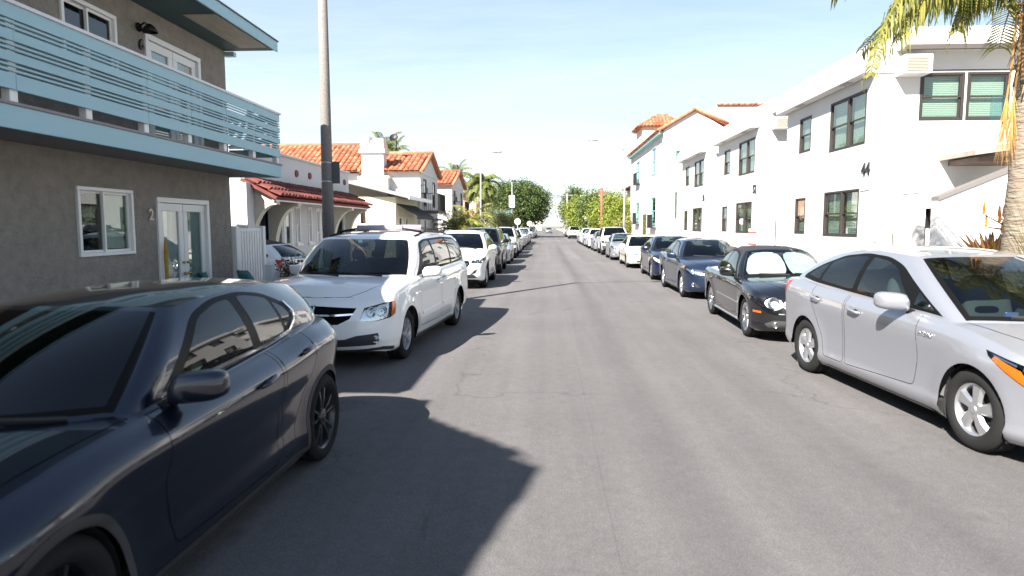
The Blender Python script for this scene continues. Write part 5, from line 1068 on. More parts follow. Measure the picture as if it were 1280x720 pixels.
# ------------------------------------------------------------------ two-storey Spanish houses
def spanish_house(name, label, x1, y0, y1, zeave, zridge, xd, ridge2=None, chim=None, gm=stucco_white, tm=None, seed=1):
    tm = tm or tile_o; h = thing(name, label, 'house', (x1-4, (y0+y1)/2, .125)); ym = (y0+y1)/2
    FYh, FXh = ('y', y0, -1), ('x', x1, 1); L_ = y1-y0
    hol = [(y0+.9, y0+1.9, 3.0, 4.6), (y1-2.0, y1-1.0, 3.0, 4.6), (y0+1.0, y0+2.0, .6, 2.3), (y1-2.0, y1-1.0, .6, 2.3)]
    wnd = (x1-2.75, x1-1.75, zeave-.85, zeave-.35)
    m = MB(); wall(m, FXh, y0, y1, .125, zeave, hol, .2); wall(m, FYh, x1-xd, x1, .125, zeave, [wnd], .1); m.add([(x1, y0, zeave), (x1, y1, zeave), (x1, ym, zridge-.06)], [(0, 1, 2)]); m.add([(x1, y1, .125), (x1-xd, y1, .125), (x1-xd, y1, zeave), (x1, y1, zeave)], [(0, 1, 2, 3)]); part(h, 'wall', m, gm)
    for i, q in enumerate(hol): window(h, FXh, *q, wood_dark if i < 2 else white_frame, 'double', None, .02, .07, pm=wpane2)
    window(h, FYh, *wnd, stucco_cream, 'double', None, .02, .06)
    tiles(h, (x1-xd, y0-.35, zeave-.02), (x1+.22, y0-.35, zeave-.02), (0, ym-y0+.35, zridge-zeave+.02), tm, .30, .46, .13, seed); tiles(h, (x1-xd, y1+.35, zeave-.02), (x1+.22, y1+.35, zeave-.02), (0, -(y1-ym)-.35, zridge-zeave+.02), tm, .30, .46, .13, seed+1)
    part(h, 'ridge_cap', MB().tube([(x1-xd, ym, zridge+.02), (x1+.24, ym, zridge+.02)], .13, 8), tm, True)
    m = MB(); m.box(x1-xd, y0-.10, zeave-.16, x1+.04, y0, zeave-.05); m.box(x1, y0-.10, zeave-.16, x1+.06, y1, zeave-.05); part(h, 'cornice', m, stucco_cream)
    # barge tiles on the gable
    m = MB()
    for ya, yb_ in ((y0-.3, ym), (y1+.3, ym)): m.tube([(x1+.2, ya, zeave+.0), (x1+.2, yb_, zridge+.02)], .11, 8)
    part(h, 'barge_tiles', m, tm, True)
    # balcony
    bz = 2.75; bs = thing_part = part(h, 'balcony', MB().box(x1, y0+.5, bz-.14, x1+.95, y0+3.4, bz), wood_dark)
    m = MB()
    for y in [y0+.5+.12*k for k in range(25)]: m.box(x1+.90, y, bz, x1+.92, y+.02, bz+.95)
    for x in [x1+.12*k for k in range(8)]: m.box(x, y0+.5, bz, x+.02, y0+.52, bz+.95)
    m.box(x1+.89, y0+.5, bz+.95, x1+.94, y0+3.4, bz+.99); m.box(x1, y0+.49, bz+.95, x1+.94, y0+.53, bz+.99); o = part(bs, 'balustrade', m, iron); o['kind'] = 'stuff'
    m = MB().tube([(x1, y0+.25, 4.15), (x1+.28, y0+.25, 4.25), (x1+.30, y0+.25, 4.1)], .02, 6); m.lathe([(.001, 4.1), (.09, 4.02), (.08, 3.75), (.03, 3.68)], 8, 'z', (x1+.30, y0+.25, 0)); part(h, 'wall_lantern', m, iron)
    if chim:
        cx0, cx1, ct = chim
        m = MB().box(cx0-.25, y0-.55, .125, cx1+.25, y0, zeave-.35); m.box(cx0, y0-.5, zeave-.35, cx1, y0+.35, ct-.75); part(h, 'chimney', m, gm)
        m = MB(); m.box(cx0-.10, y0-.6, zeave-.47, cx1+.35, y0+.02, zeave-.34); m.box(cx0-.12, y0-.62, ct-.95, cx1+.12, y0+.47, ct-.72); m.box(cx0-.06, y0-.56, ct-.72, cx1+.06, y0+.41, ct-.42); part(h, 'chimney_crown', m, stucco_cream, bevel=.02)
        m = MB(); m.box(cx0-.05, y0-.5, ct-.42, cx0+.45, y0+.3, ct); m.box(cx1-.45, y0-.5, ct-.42, cx1+.02, y0+.3, ct-.12); m.box(cx0+.5, y0-.4, ct-.42, cx1-.5, y0+.2, ct-.22); part(h, 'chimney_top', m, stucco_cream, bevel=.02)
    return h
ZE1 = atX(525, 213, -7.2)[1]; yH = atX(525, 213, -7.2)[0]
c0, c1 = atY(452, 200, yH-.5)[0], atY(479, 200, yH-.5)[0]
spanish_house('villa', 'white two-storey villa with orange tiled gable and a big stepped chimney', -7.2, yH, yH+6.0, ZE1, ZE1+1.25, 4.2, chim=(c0, c1, atY(465, 170, yH-.5)[1]), seed=11)
# higher rear wing of the villa, seen over the bungalow
v2 = thing('rear_wing', 'white rear wing with a broad orange tiled roof seen above the bungalow', 'house', (-16, yH+3, .125)); zr2 = atY(400, 182, yH+2.6)[1]; ze2 = atY(400, 213, yH-.6)[1]
part(v2, 'wall', MB().box(-25, yH-.1, .125, c0-.3, yH+6, ze2-.02), stucco_white); tiles(v2, (-26, yH-.6, ze2), (c0-.1, yH-.6, ze2), (0, 3.4, zr2-ze2), tile_o, .30, .46, .13, 21); part(v2, 'ridge_cap', MB().tube([(-26, yH+2.8, zr2+.03), (c0-.1, yH+2.8, zr2+.03)], .14, 8), tile_o, True); tiles(v2, (-26, yH+6.3, ze2), (c0-.1, yH+6.3, ze2), (0, -3.5, zr2-ze2), tile_o, .30, .46, .13, 22)
m = MB().tube([(c1+.3, yH+1.5, zr2-.4), (c1+.3, yH+1.5, zr2+.25)], .03, 6); m.lathe([(.001, 0), (.16, .03), (.26, .09)], 16, 'z'); o_ = len(m.v)-48; m.xf(Matrix.Translation((c1+.2, yH+1.4, zr2+.25)) @ Matrix.Rotation(radians(60), 4, 'X'), o_)
tag(part(None, 'satellite_dish', m, iron, True), 'small satellite dish on a mast beside the stepped chimney', 'dish')
h2 = spanish_house('villa', 'white two-storey villa with orange tiled gable and a terracotta chimney', -7.2, 50.0, 57.0, 5.05, 6.25, 12, seed=31)
part(h2, 'chimney', MB().box(-9.9, 51.6, 5.0, -9.0, 52.5, 7.1), M('terracotta_brick', (.42, .17, .10), .9, var=.3), bevel=.02)
def block_house(name, label, x1, y0, y1, zt, gm, tm, xd=8, hip=True, n=2, zr=None, cat='house', sd_=1, fm=None):
    """plain house: street wall at x1 facing sd_ side, with windows, and hip roof of tiles or flat parapet"""
    h = thing(name, label, cat, ((x1-sd_*4), (y0+y1)/2, .125)); FXh, FYh = ('x', x1, sd_), ('y', y0, -1); hol = []; L_ = y1-y0; k = max(2, int(L_/2.6))
    for fl in range(n):
        for i in range(k): a = y0+L_*(i+.5)/k; hol.append((a-.5, a+.5, .9+2.7*fl, 2.2+2.7*fl))
    xa_, xb_ = sorted((x1, x1-sd_*xd)); fh = [((xa_+xb_)/2-sd_*dx-.5, (xa_+xb_)/2-sd_*dx+.5, .9+2.7*fl, 2.2+2.7*fl) for fl in range(n) for dx in (-xd*.3, xd*.05)]
    m = MB(); wall(m, FXh, y0, y1, .125, zt, hol, .15); wall(m, FYh, xa_, xb_, .125, zt, fh, .15); m.add([(xa_, y1, .125), (xb_, y1, .125), (xb_, y1, zt), (xa_, y1, zt)], [(0, 1, 2, 3)]); part(h, 'wall', m, gm)
    for q in hol: window(h, FXh, *q, fm or white_frame, 'double', None, .02, .07, pm=wpane2)
    for q in fh: window(h, FYh, *q, fm or white_frame, 'double', None, .02, .07, pm=wpane2)
    if hip:
        zr = zr or zt+1.1; o = .45; X0, X1, Y0_, Y1_ = xa_-o, xb_+o, y0-o, y1+o; ym, run = (y0+y1)/2, (y1-y0)/2+o
        m = MB().add([(X0, Y0_, zt), (X1, Y0_, zt), (X1, Y1_, zt), (X0, Y1_, zt), (X0+run, ym, zr-.06), (X1-run, ym, zr-.06)] if X1-X0 > 2*run else [(X0, Y0_, zt), (X1, Y0_, zt), (X1, Y1_, zt), (X0, Y1_, zt), ((X0+X1)/2-.01, ym, zr-.06), ((X0+X1)/2+.01, ym, zr-.06)], [(0, 1, 5, 4), (1, 2, 5), (2, 3, 4, 5), (3, 0, 4), (3, 2, 1, 0)]); part(h, 'roof', m, tm)
        e4, e5 = Vector(m.v[4]), Vector(m.v[5])
        hs = (e4.x-X0)
        tiles(h, (X0, Y0_, zt+.02), (X1, Y0_, zt+.02), (0, ym-Y0_, zr-zt), tm, .34, .5, .14, 5, clip=lambda p: X0+hs*(p.y-Y0_)/(ym-Y0_) < p.x < X1-hs*(p.y-Y0_)/(ym-Y0_))
        hx = X1-e5.x if sd_ == 1 else e4.x-X0; xe = X1 if sd_ == 1 else X0
        tiles(h, (xe, Y0_, zt+.02), (xe, Y1_, zt+.02), (-sd_*hx, 0, zr-zt), tm, .34, .5, .14, 6, clip=lambda p: Y0_+(ym-Y0_)*abs(p.x-xe)/hx < p.y < Y1_-(Y1_-ym)*abs(p.x-xe)/hx, name='roof_tiles')
        for o2 in list(h.children):
            if o2.name.startswith('roof_deck'): bpy.data.objects.remove(o2)
    else: part(h, 'parapet_cap', MB().box(xa_-.05, y0-.05, zt, xb_+.05, y1+.05, zt+.1), gm)
    return h
block_house('pink_house', 'pink stucco house with a red hipped tile roof behind the tall palm', -7.6, 71, 79, 5.0, stucco_pink, tile_r, 9, True, 2, 6.0)
block_house('far_house', 'white flat-roofed house past the cross street beyond the big round tree', -7, 122, 134, 5.2, stucco_white, None, 9, False, 2)
block_house('far_house', 'cream house with red hipped roof far down the street', -7, 142, 152, 5.4, stucco_cream, tile_r, 9, True, 2)
block_house('far_house', 'small red-roofed house closing the view at the end of the street', -2.0, 262, 272, 4.4, stucco_cream, tile_o, 12, True, 1, 6.2)
# ------------------------------------------------------------------ white zig-zag apartment units on the right
XR = 7.6
def unit(i, num, label, px_corner, has_porch):
    y0 = atX(px_corner, 180, XR)[0]; y1 = y0+5.55; zt = 5.42; xb = 19.0; YU = atX(1090, 180, XR)[0]; dy = y0-YU
    u = thing('apartment_unit', label, 'building', (12, (y0+y1)/2, .125), 'row of white stepped apartment units'); FX_, FY_ = ('x', XR, -1), ('y', y0, -1)
    yy = lambda p: atX(p, 190, XR)[0]+dy
    zz = lambda p, q: atX(p, q, XR)[1]
    A = (yy(1013), yy(999), 4.02, 5.03); B = [(yy(1058.5), yy(1036.5), 3.82, 5.10), (yy(1080.5), yy(1058.5), 3.82, 5.10)]
    C = (yy(1009.5), yy(997), 1.62, 2.68); D = [(yy(1054.5), yy(1033), 1.58, 2.76), (yy(1076.5), yy(1054.5), 1.58, 2.76)]
    a0, a1, a2, a3 = (atY(p, 120, YU)[0] for p in (1149.5, 1205, 1208, 1262))
    fz = (4.35, 5.55-.05); fw = [(a0, a1, 4.30, 5.46-.02), (a2, a3, 4.30, 5.44)]
    fw = [(p, q, 4.29, 5.38) for p, q, *_ in fw]
    dr = None
    m = MB(); wall(m, FX_, y0, y1, .125, zt, [A, C, *B, *D], .10); wall(m, FY_, XR, xb, .125, zt+.02, fw, .10); m.add([(XR, y1, .125), (xb, y1, .125), (xb, y1, zt), (XR, y1, zt)], [(0, 1, 2, 3)])
    part(u, 'wall', m, stucco_white)
    for k, q in enumerate([A, *B]): window(u, FX_, *q, black_frame, 'double', 'slats', .012, .045)
    for q in [C, *D]: window(u, FX_, *q, black_frame, 'double', 'slats', .012, .045)
    for q in fw: window(u, FY_, *q, black_frame, 'double', 'slats', .012, .06)
    # canted parapet band on the street side; higher eave with dark gutter over the end wall
    ov, zb_, zc_ = .30, zt-.05, zt+.62; xs_ = XR+.55; ztf = 5.86
    v = [(XR-.02, y0-.02, zb_), (XR-.02, y1+.2, zb_), (XR-ov, y1+.2, zb_), (XR-ov, y0-.05, zb_), (XR-ov, y1+.2, zb_+.22), (XR-ov, y0-.05, zb_+.22), (XR-.10, y1+.2, zc_), (XR-.10, y0-.02, zc_), (xs_, y1+.2, zc_), (xs_, y0-.02, zc_), (xs_, y0-.02, zb_), (xs_, y1+.2, zb_)]
    part(u, 'parapet', MB().add(v, [(0, 1, 2, 3), (3, 2, 4, 5), (5, 4, 6, 7), (7, 6, 8, 9), (0, 3, 5, 7, 9, 10), (1, 11, 8, 6, 4, 2)]), stucco_white, bevel=.01)
    part(u, 'upper_wall', MB().box(xs_-.1, y0, zt, xb, y1, ztf), stucco_white); part(u, 'eave', MB().prism([(y0-.38, ztf), (y0-.38, ztf+.40), (y0-.1, ztf+.52), (y1, ztf+.52), (y1, ztf)], 'x', xs_-.12, xb), stucco_white, bevel=.01)
    m = MB(); m.box(xs_-.1, y0-.42, ztf-.055, xb, y0-.33, ztf+.05); part(u, 'gutter', m, M('gutter_dark', (.07, .06, .055), .6))
    for k in (yy(1062), yy(1005)): part(u, 'soffit_vent', MB().box(XR-.24, k-.22, zb_-.012, XR-.10, k+.22, zb_-.002), M('vent_grey', (.3, .3, .3), .7))
    # air conditioner through the wall
    ax = atY(1117, 85, YU)[0]+.03; ac = part(u, 'air_conditioner', MB().box(ax, y0-.42, 5.28, ax+.62, y0+.05, 5.70), M('ac_white', (.60, .59, .57), .5), bevel=.015)
    gr = MB(); gr.box(ax+.06, y0-.428, 5.33, ax+.52, y0-.421, 5.64); part(ac, 'ac_grille', gr, M('ac_grille', (.20, .18, .15), .8))
    for k in range(9): part(ac, 'louvre', MB().box(ax+.06, y0-.438, 5.34+.032*k, ax+.52, y0-.4285, 5.352+.032*k), M('ac_louvre', (.36, .33, .28), .7))
    # slabs added to the end wall; their sloping edge throws a thin shadow line
    P = lambda p, q: atY(p, q, YU)
    b1 = [(XR+.02, 4.9), (P(1098, 150)[0], P(1098, 150)[1]), (P(1148, 246)[0], P(1148, 246)[1]), (P(1148, 246)[0], .13), (XR+.02, .13)]; part(u, 'shadow_slab', MB().prism(b1, 'y', y0-.13, y0-.002), stucco_white)
    b2 = [(XR+.03, 3.6), (P(1094, 205)[0], P(1094, 205)[1]), (P(1117, 264)[0], P(1117, 264)[1]), (P(1117, 264)[0], .13), (XR+.03, .13)]; part(u, 'shadow_slab', MB().prism(b2, 'y', y0-.34, y0-.134), stucco_white)
    nm = numeral(u, num, FX_, yy(1084), atX(1084, 212, XR)[1], .42, M('number_black'))
    if i == 0:
        o = part(u, 'sign_plate', MB().box(XR-.02, yy(1084)-.22, 2.70, XR-.002, yy(1084)+.22, 2.92), M('sign_pale', (.75, .62, .62), .6, col2=(.8, .78, .76), scale=18))
        # porch block with doorway, low stair wall, canopy, glass screen
        x0, x1, x2, x3 = (P(p, 250)[0] for p in (1119, 1129, 1149, 1172)); zt2 = P(1129, 250)[1]; yp = y0-.95; FP = ('y', yp, -1)
        m = MB(); wall(m, FP, x0, x3, .125, zt2+.12, [(x1, x2, .125, zt2-.22)], .55); m.box(x0, yp+.001, zt2+.10, x3, y0, zt2+.12); m.add([(x0, yp, .125), (x0, y0, .125), (x0, y0, zt2+.12), (x0, yp, zt2+.12), (x3, yp, .125), (x3, y0, .125), (x3, y0, zt2+.12), (x3, yp, zt2+.12)], [(0, 3, 2, 1), (4, 5, 6, 7)]); part(u, 'porch', m, stucco_white)
        d = [(x1+.02, .15)]+[((x1+x2)/2+(x2-x1-.04)/2*cos(t_), zt2-.62+.32*sin(t_)) for t_ in [pi-pi*k/12 for k in range(13)]]+[(x2-.02, .15)]
        part(u, 'arched_door', MB().prism(d, 'y', yp+.45, yp+.5), M('door_grey', (.45, .45, .43), .6))
        zs_ = y0-1.35; q = lambda p, s: atY(p, s, zs_)
        m = MB().prism([(q(1172, 251)[0], q(1172, 251)[1]), (q(1300, 200)[0], q(1300, 200)[1]), (q(1300, 200)[0], .13), (q(1172, 251)[0], .13)], 'y', zs_, zs_+.22); part(u, 'stair_wall', m, stucco_white)
        m = MB().prism([(q(1172, 251)[0]-.0, q(1172, 251)[1]+.004), (q(1300, 200)[0], q(1300, 200)[1]+.004), (q(1300, 200)[0], q(1300, 200)[1]+.09), (q(1172, 251)[0], q(1172, 251)[1]+.09)], 'y', zs_-.035, zs_+.25); part(u, 'wall_cap', m, M('cap_grey', (.13, .12, .115), .8))
        yc = y0-.9; q = lambda p, s: atY(p, s, yc)
        m = MB().prism([(q(1204, 190)[0], q(1204, 190)[1]), (q(1300, 172)[0], q(1300, 172)[1]), (q(1300, 183)[0], q(1300, 183)[1]), (q(1204, 196)[0], q(1204, 196)[1])], 'y', yc-.4, y0); part(u, 'canopy_roof', m, M('canopy_grey', (.34, .28, .24), .7, var=.3))
        part(u, 'canopy_beam', MB().box(q(1216, 200)[0], yc-.2, q(1216, 203)[1], q(1300, 200)[0], y0-.02, q(1216, 197)[1]), M('canopy_brown', (.15, .10, .075), .7, var=.3))
        part(u, 'glass_screen', MB().box(q(1226, 150)[0], yc-.30, q(1226, 180)[1], q(1290, 150)[0], yc-.285, q(1226, 122)[1]), glass('screen_glass', (.72, .85, .85), 0, 1.5, 1.6))
        ya = y0-1.1; q = lambda p, s: atY(p, s, ya)
        m = MB().tube([(q(1092, 303)[0], ya, q(1092, 303)[1]), (q(1116, 291)[0], ya, q(1116, 291)[1]), (q(1122, 306)[0], ya, .8), (q(1122, 306)[0], ya, .13)], .035, 8); m.tube([(q(1096, 303)[0], ya, .13), (q(1096, 303)[0], ya, q(1096, 301)[1])], .03, 8); part(u, 'handrail', m, M('rail_grey', (.45, .43, .40), .5, .5), True)
    else:
        # shaded recess wall between the units
        m = MB().box(XR+1.2, y0-1.3, .125, XR+2.4, y0-.0, 2.4); part(u, 'porch', m, stucco_white)
    return u, y0, y1
U = []
for i, (num, lb, px) in enumerate((('44', 'white stepped apartment unit numbered 44 with a palm in front', 1090), ('52', 'white stepped apartment unit with the number 52 between its neighbours', 948), ('56', 'white stepped apartment unit next to the tall tile-roofed building', 883))): U.append(unit(i, num, lb, px, i == 0))
# link walls set back between the units
for i in range(2):
    ya, yb_ = U[i][2], U[i+1][1]; lw = thing('link_wall', 'white set-back wall joining apartment units %s' % (('44 and 52', 'past number 52')[i]), 'wall', (10.6, (ya+yb_)/2, .125))
    part(lw, 'wall', MB().box(10.2, ya+.01, .125, 10.45, yb_-.01, 5.1), stucco_white); part(lw, 'side_gate', MB().box(10.14, ya+.5, .125, 10.195, ya+1.4, 2.1), M('door_grey'))
# low sign boards with red stripes by the second unit
for k in range(1):
    t_ = thing('notice_board', 'white board with two red stripes on the wall of unit 52', 'sign', (XR-.06, U[1][1]+.3, 1.2)); bx_ = part(t_, 'board', MB().box(XR-.05, U[1][1]-.35, 1.05, XR-.02, U[1][1]+.65, 1.75), white_paint)
    for z in (1.15, 1.58): part(t_, 'stripe', MB().box(XR-.056, U[1][1]-.33, z, XR-.051, U[1][1]+.63, z+.07), M('stripe_red', (.55, .10, .08), .6))
# ------------------------------------------------------------------ tall white Spanish building on the right
XT = 7.9; ty0 = atX(829, 200, XT)[0]; ty1 = atX(789, 200, XT)[0]; zte = atX(829, 163, XT)[1]
s_ = thing('spanish_apartments', 'tall white building with orange tile gable, turquoise trim and corner turret', 'building', (11, (ty0+ty1)/2, .125)); FXs, FYs = ('x', XT, -1), ('y', ty0, -1)
xr, zr = atY(869, 137, ty0); xe, ze = atY(909, 153, ty0)
teal = M('turquoise_trim', (.22, .42, .40), .6, var=.1)
tw = lambda p0, p1, z0, z1: (atX(p1, 220, XT)[0], atX(p0, 220, XT)[0], z0, z1)
hs = [tw(796, 800, 5.6, 7.4), tw(815, 820, 5.6, 7.6), tw(796, 800, 2.2, 3.9), tw(815, 821, 1.9, 4.0), tw(804.5, 809, .2, 2.8)]
fs = [(atY(844, 180, ty0)[0], atY(855, 180, ty0)[0], 6.0, 7.0), (atY(843, 240, ty0)[0], atY(847.5, 240, ty0)[0], 2.3, 4.2)]
m = MB(); wall(m, FXs, ty0, ty1, .125, zte, hs, .15); wall(m, FYs, XT, xe, .125, zte, fs, .15); m.add([(XT, ty0, zte), (xe, ty0, zte), (xr, ty0, zr)], [(0, 1, 2)]); m.add([(XT, ty1, .125), (xe, ty1, .125), (xe, ty1, zte), (xr, ty1, zr), (XT, ty1, zte)], [(0, 1, 2, 3, 4)]); part(s_, 'wall', m, stucco_white)
for q in hs[:4]: window(s_, FXs, *q, teal, 'double', None, .04, .10, pm=wpane2)
window(s_, FXs, *hs[4], wood_dark, 'fixed', None, .02, .12, pm=wpane2); window(s_, FYs, *fs[0], teal, 'double', 'slats', .02, .06); window(s_, FYs, *fs[1], M('vent_grey'), 'fixed', 'slats', .02, .06)
tiles(s_, (XT-.35, ty0-.15, zte-.04), (XT-.35, ty1+.1, zte-.04), (xr-XT+.35, 0, zr-zte+.06), tile_o, .30, .46, .13, 41); tiles(s_, (xe+.2, ty0-.15, ze-.2), (xe+.2, ty1, ze-.2), (xr-xe-.2, 0, zr-ze+.22), tile_o, .30, .46, .13, 42)
part(s_, 'eave_board', MB().box(XT-.32, ty0, zte-.26, XT, ty1, zte-.10), teal); m = MB(); m.tube([(XT-.3, ty0-.15, zte), (xr, ty0-.15, zr+.05)], .11, 8); m.tube([(xe+.2, ty0-.15, ze-.15), (xr, ty0-.15, zr+.05)], .11, 8); part(s_, 'barge_tiles', m, tile_o, True)
for q in (hs[0], hs[2], hs[3]):
    m = MB(); y = q[0]-.15
    while y < q[1]+.15: m.box(XT-.30, y, q[2]-.15, XT-.28, y+.025, q[2]+.75); y += .12
    m.box(XT-.31, q[0]-.2, q[2]+.75, XT-.26, q[1]+.2, q[2]+.79); m.box(XT-.31, q[0]-.2, q[2]-.2, XT, q[1]+.2, q[2]-.15); o = part(s_, 'balconette', m, iron); o['kind'] = 'stuff'
# turret
tY = ty0+10.5; tx0, tx1 = atY(799, 150, tY)[0], atY(866, 150, tY)[0]; tzt = atY(826, 135, tY)[1]; tze = atY(826, 157, tY)[1]
part(s_, 'turret', MB().box(tx0+.35, tY+.3, zte-.5, tx1-.35, tY+tx1-tx0-.4, tze), stucco_cream)
wd = tx1-tx0; cxm = (tx0+tx1)/2; run = wd/2
tiles(s_, (tx0, tY, tze), (tx1, tY, tze), (0, run, tzt-tze), tile_o, .30, .46, .13, 51, clip=lambda p: abs(p.x-cxm) < run-(p.y-tY)); tiles(s_, (tx0, tY, tze), (tx0, tY+wd, tze), (run, 0, tzt-tze), tile_o, .30, .46, .13, 52, clip=lambda p: abs(p.y-tY-run) < run-(p.x-tx0))
for o2 in [o for o in s_.children if o.name.startswith('roof_deck')][-2:]: bpy.data.objects.remove(o2)
part(s_, 'turret_roof', MB().add([(tx0, tY, tze-.03), (tx1, tY, tze-.03), (tx1, tY+wd, tze-.03), (tx0, tY+wd, tze-.03), (cxm, tY+run, tzt-.06)], [(0, 1, 4), (1, 2, 4), (2, 3, 4), (3, 0, 4), (3, 2, 1, 0)]), tile_o)
# rear block with tile coping behind the units
rb = thing('rear_block', 'white wall with tile coping rising behind the apartment units', 'building', (15, ty0+4, .125)); xz = xe+.02
zc_ = atY(930, 131, ty0+3)[1]; part(rb, 'wall', MB().box(xz, ty0+3, .125, 24, ty0+12, zc_), stucco_white); m = MB(); x = xz
while x < 23: m.tube([(x, ty0+2.9, zc_+.03), (x+.42, ty0+2.9, zc_+.05)], .09, 6); x += .4
o = part(rb, 'coping_tiles', m, tile_o, True); o['kind'] = 'stuff'
block_house('corner_house', 'white house with red hipped roof past the tall building', 8.6, 64.5, 71.5, 5.6, stucco_white, tile_r, 8, True, 2, 6.6, sd_=-1)
block_house('far_house', 'white house past the cross street behind the roadside trees', 8.0, 104, 114, 5.2, stucco_white, tile_o, 9, True, 2, sd_=-1)
block_house('far_house', 'cream flat-roofed house far down the right pavement', 8.0, 140, 152, 5.4, stucco_cream, None, 9, False, 2, sd_=-1)
# ------------------------------------------------------------------ plants
def leaf_mat(name, c1, c2, c3=None, trans=.35):
    if name in MATS: return MATS[name]
    m = bpy.data.materials.new(name); m.use_nodes = True; t = m.node_tree; L = t.links.new; b = t.nodes['Principled BSDF']; MATS[name] = m
    g_ = t.nodes.new('ShaderNodeNewGeometry'); r = t.nodes.new('ShaderNodeValToRGB'); e = r.color_ramp.elements; e[0].color = (*c1, 1); e[1].color = (*c2, 1)
    if c3: x = e.new(.93); x.color = (*c3, 1); e[1].position = .86 if e[1].position == 1 else e[1].position
    L(g_.outputs['Random Per Island'], r.inputs[0]); L(r.outputs[0], b.inputs['Base Color']); setp(b, Roughness=.5); b.inputs['Specular IOR Level'].default_value = .35
    tr = t.nodes.new('ShaderNodeBsdfTranslucent'); L(r.outputs[0], tr.inputs[0]); mx = t.nodes.new('ShaderNodeMixShader'); mx.inputs[0].default_value = trans
    o = t.nodes['Material Output']; L(b.outputs[0], mx.inputs[1]); L(tr.outputs[0], mx.inputs[2]); L(mx.outputs[0], o.inputs['Surface']); return m
bark = M('bark', (.16, .115, .08), .95, var=.5, scale=6, bump=.8, bscale=14, stretch=(1, 1, .3)); palm_bark = M('palm_bark', (.25, .21, .165), .95, col2=(.13, .095, .07), scale=5, bump=1.0, bscale=9, stretch=(1, 1, 3.5), bdist=.04)
lf_dark = leaf_mat('leaf_dark', (.022, .045, .012), (.06, .105, .025), (.12, .17, .04)); lf_lime = leaf_mat('leaf_lime', (.07, .115, .014), (.19, .25, .03), (.30, .33, .05)); lf_mid = leaf_mat('leaf_mid', (.04, .075, .018), (.10, .15, .035), (.16, .2, .05)); lf_olive = leaf_mat('leaf_olive', (.07, .09, .035), (.15, .17, .07), (.22, .23, .10))
lf_dome = leaf_mat('leaf_dome', (.022, .044, .012), (.06, .10, .026), (.11, .15, .04)); lf_palm = leaf_mat('leaf_palm', (.06, .09, .018), (.17, .20, .04), (.30, .27, .07)); lf_palmg = leaf_mat('leaf_palm_green', (.05, .085, .018), (.14, .18, .04), (.22, .23, .07)); lf_red = leaf_mat('leaf_red', (.10, .02, .015), (.28, .06, .03), (.10, .13, .03)); lf_dry = leaf_mat('leaf_dry', (.40, .22, .06), (.60, .36, .11), (.5, .3, .1)); lf_aloe = leaf_mat('leaf_aloe', (.05, .10, .02), (.15, .19, .045), (.36, .12, .045), .15)
def crown_mesh(seed, lobes, leaf, per, squash=1.0, shell=.55):
    """many small leaf faces gathered in clumps on the lobes (cx,cy,cz,r)"""
    rg = random.Random(seed); V, Fc = [], []
    for (cx_, cy_, cz_, r, n) in lobes:
        for _ in range(n):
            while True:
                d = Vector((rg.gauss(0, 1), rg.gauss(0, 1), rg.gauss(0, 1)))
                if d.length > .1: break
            d.normalize(); d.z *= squash
            rr = r*(shell+(1-shell)*rg.random()**.5)*(1+.16*noise.noise(d*2.3+Vector((seed, cx_, cz_)))); c = Vector((cx_, cy_, cz_))+d*rr; cr = leaf*rg.uniform(1.2, 2.6)
            for _ in range(per):
                p = c+Vector((rg.gauss(0, cr), rg.gauss(0, cr), rg.gauss(0, cr*.7))); ax = Vector((rg.gauss(0, 1), rg.gauss(0, 1), rg.gauss(0, .6))).normalized(); nn = (d*1.0+Vector((rg.gauss(0, .7), rg.gauss(0, .7), rg.gauss(0, .7)+.35))).normalized(); bx_ = ax.cross(nn)
                if bx_.length < .05: continue
                bx_.normalize(); ax = nn.cross(bx_); l = leaf*rg.uniform(.7, 1.3); w_ = l*.42; o = len(V)
                V += [tuple(p-ax*l*.5), tuple(p+bx_*w_), tuple(p+ax*l*.5+nn*(-.12*l)), tuple(p-bx_*w_)]; Fc.append((o, o+1, o+2, o+3))
    m = MB(); m.v, m.f = V, Fc; return m
def tree(name, label, x, y, trunk_h, tr, lobes, leaf, per, mat, seed=1, group=None, squash=1.0):
    """lobes relative to the foot: (dx,dy,z,r,clumps)"""
    t = thing(name, label, 'tree', (x, y, .1), group, world=False); rg = random.Random(seed)
    m = MB().tube([(0, 0, -.05), (rg.uniform(-.1, .1), 0, trunk_h*.5), (rg.uniform(-.15, .15), rg.uniform(-.1, .1), trunk_h)], [tr*1.25, tr*.9, tr*.75], 9)
    for (dx, dy, z, r, n) in lobes: m.tube([(0, 0, trunk_h*.8), (dx*.5, dy*.5, trunk_h*.8+(z-trunk_h*.8)*.6), (dx*.9, dy*.9, z)], [tr*.55, tr*.35, tr*.12], 6)
    part(t, 'trunk', m, bark, True); part(t, 'crown', crown_mesh(seed, lobes, leaf, per, squash), mat); return t
def dome_lobes(seed, R_, H_, zc_, n, r, cl):
    rg = random.Random(seed); out = [(0, 0, zc_, R_*.7, cl*2)]
    for k in range(n):
        z = 1-2*(k+.5)/n; a = 2.39996*k; q = sqrt(max(0, 1-z*z)); f = rg.uniform(.90, 1.05); out.append((R_*f*q*cos(a), R_*f*q*sin(a), zc_+H_*f*z, r*rg.uniform(.8, 1.15), cl))
    return out
def round_lobes(seed, R_, H_, zc_, n, r, cl):
    rg = random.Random(seed); out = []
    for k in range(n):
        z = rg.uniform(-1, 1); a = rg.uniform(0, 2*pi); q = sqrt(max(0, 1-z*z)); f = rg.uniform(.55, .85); out.append((R_*f*q*cos(a), R_*f*q*sin(a), zc_+H_*f*z, r*rg.uniform(.8, 1.2), cl))
    return out
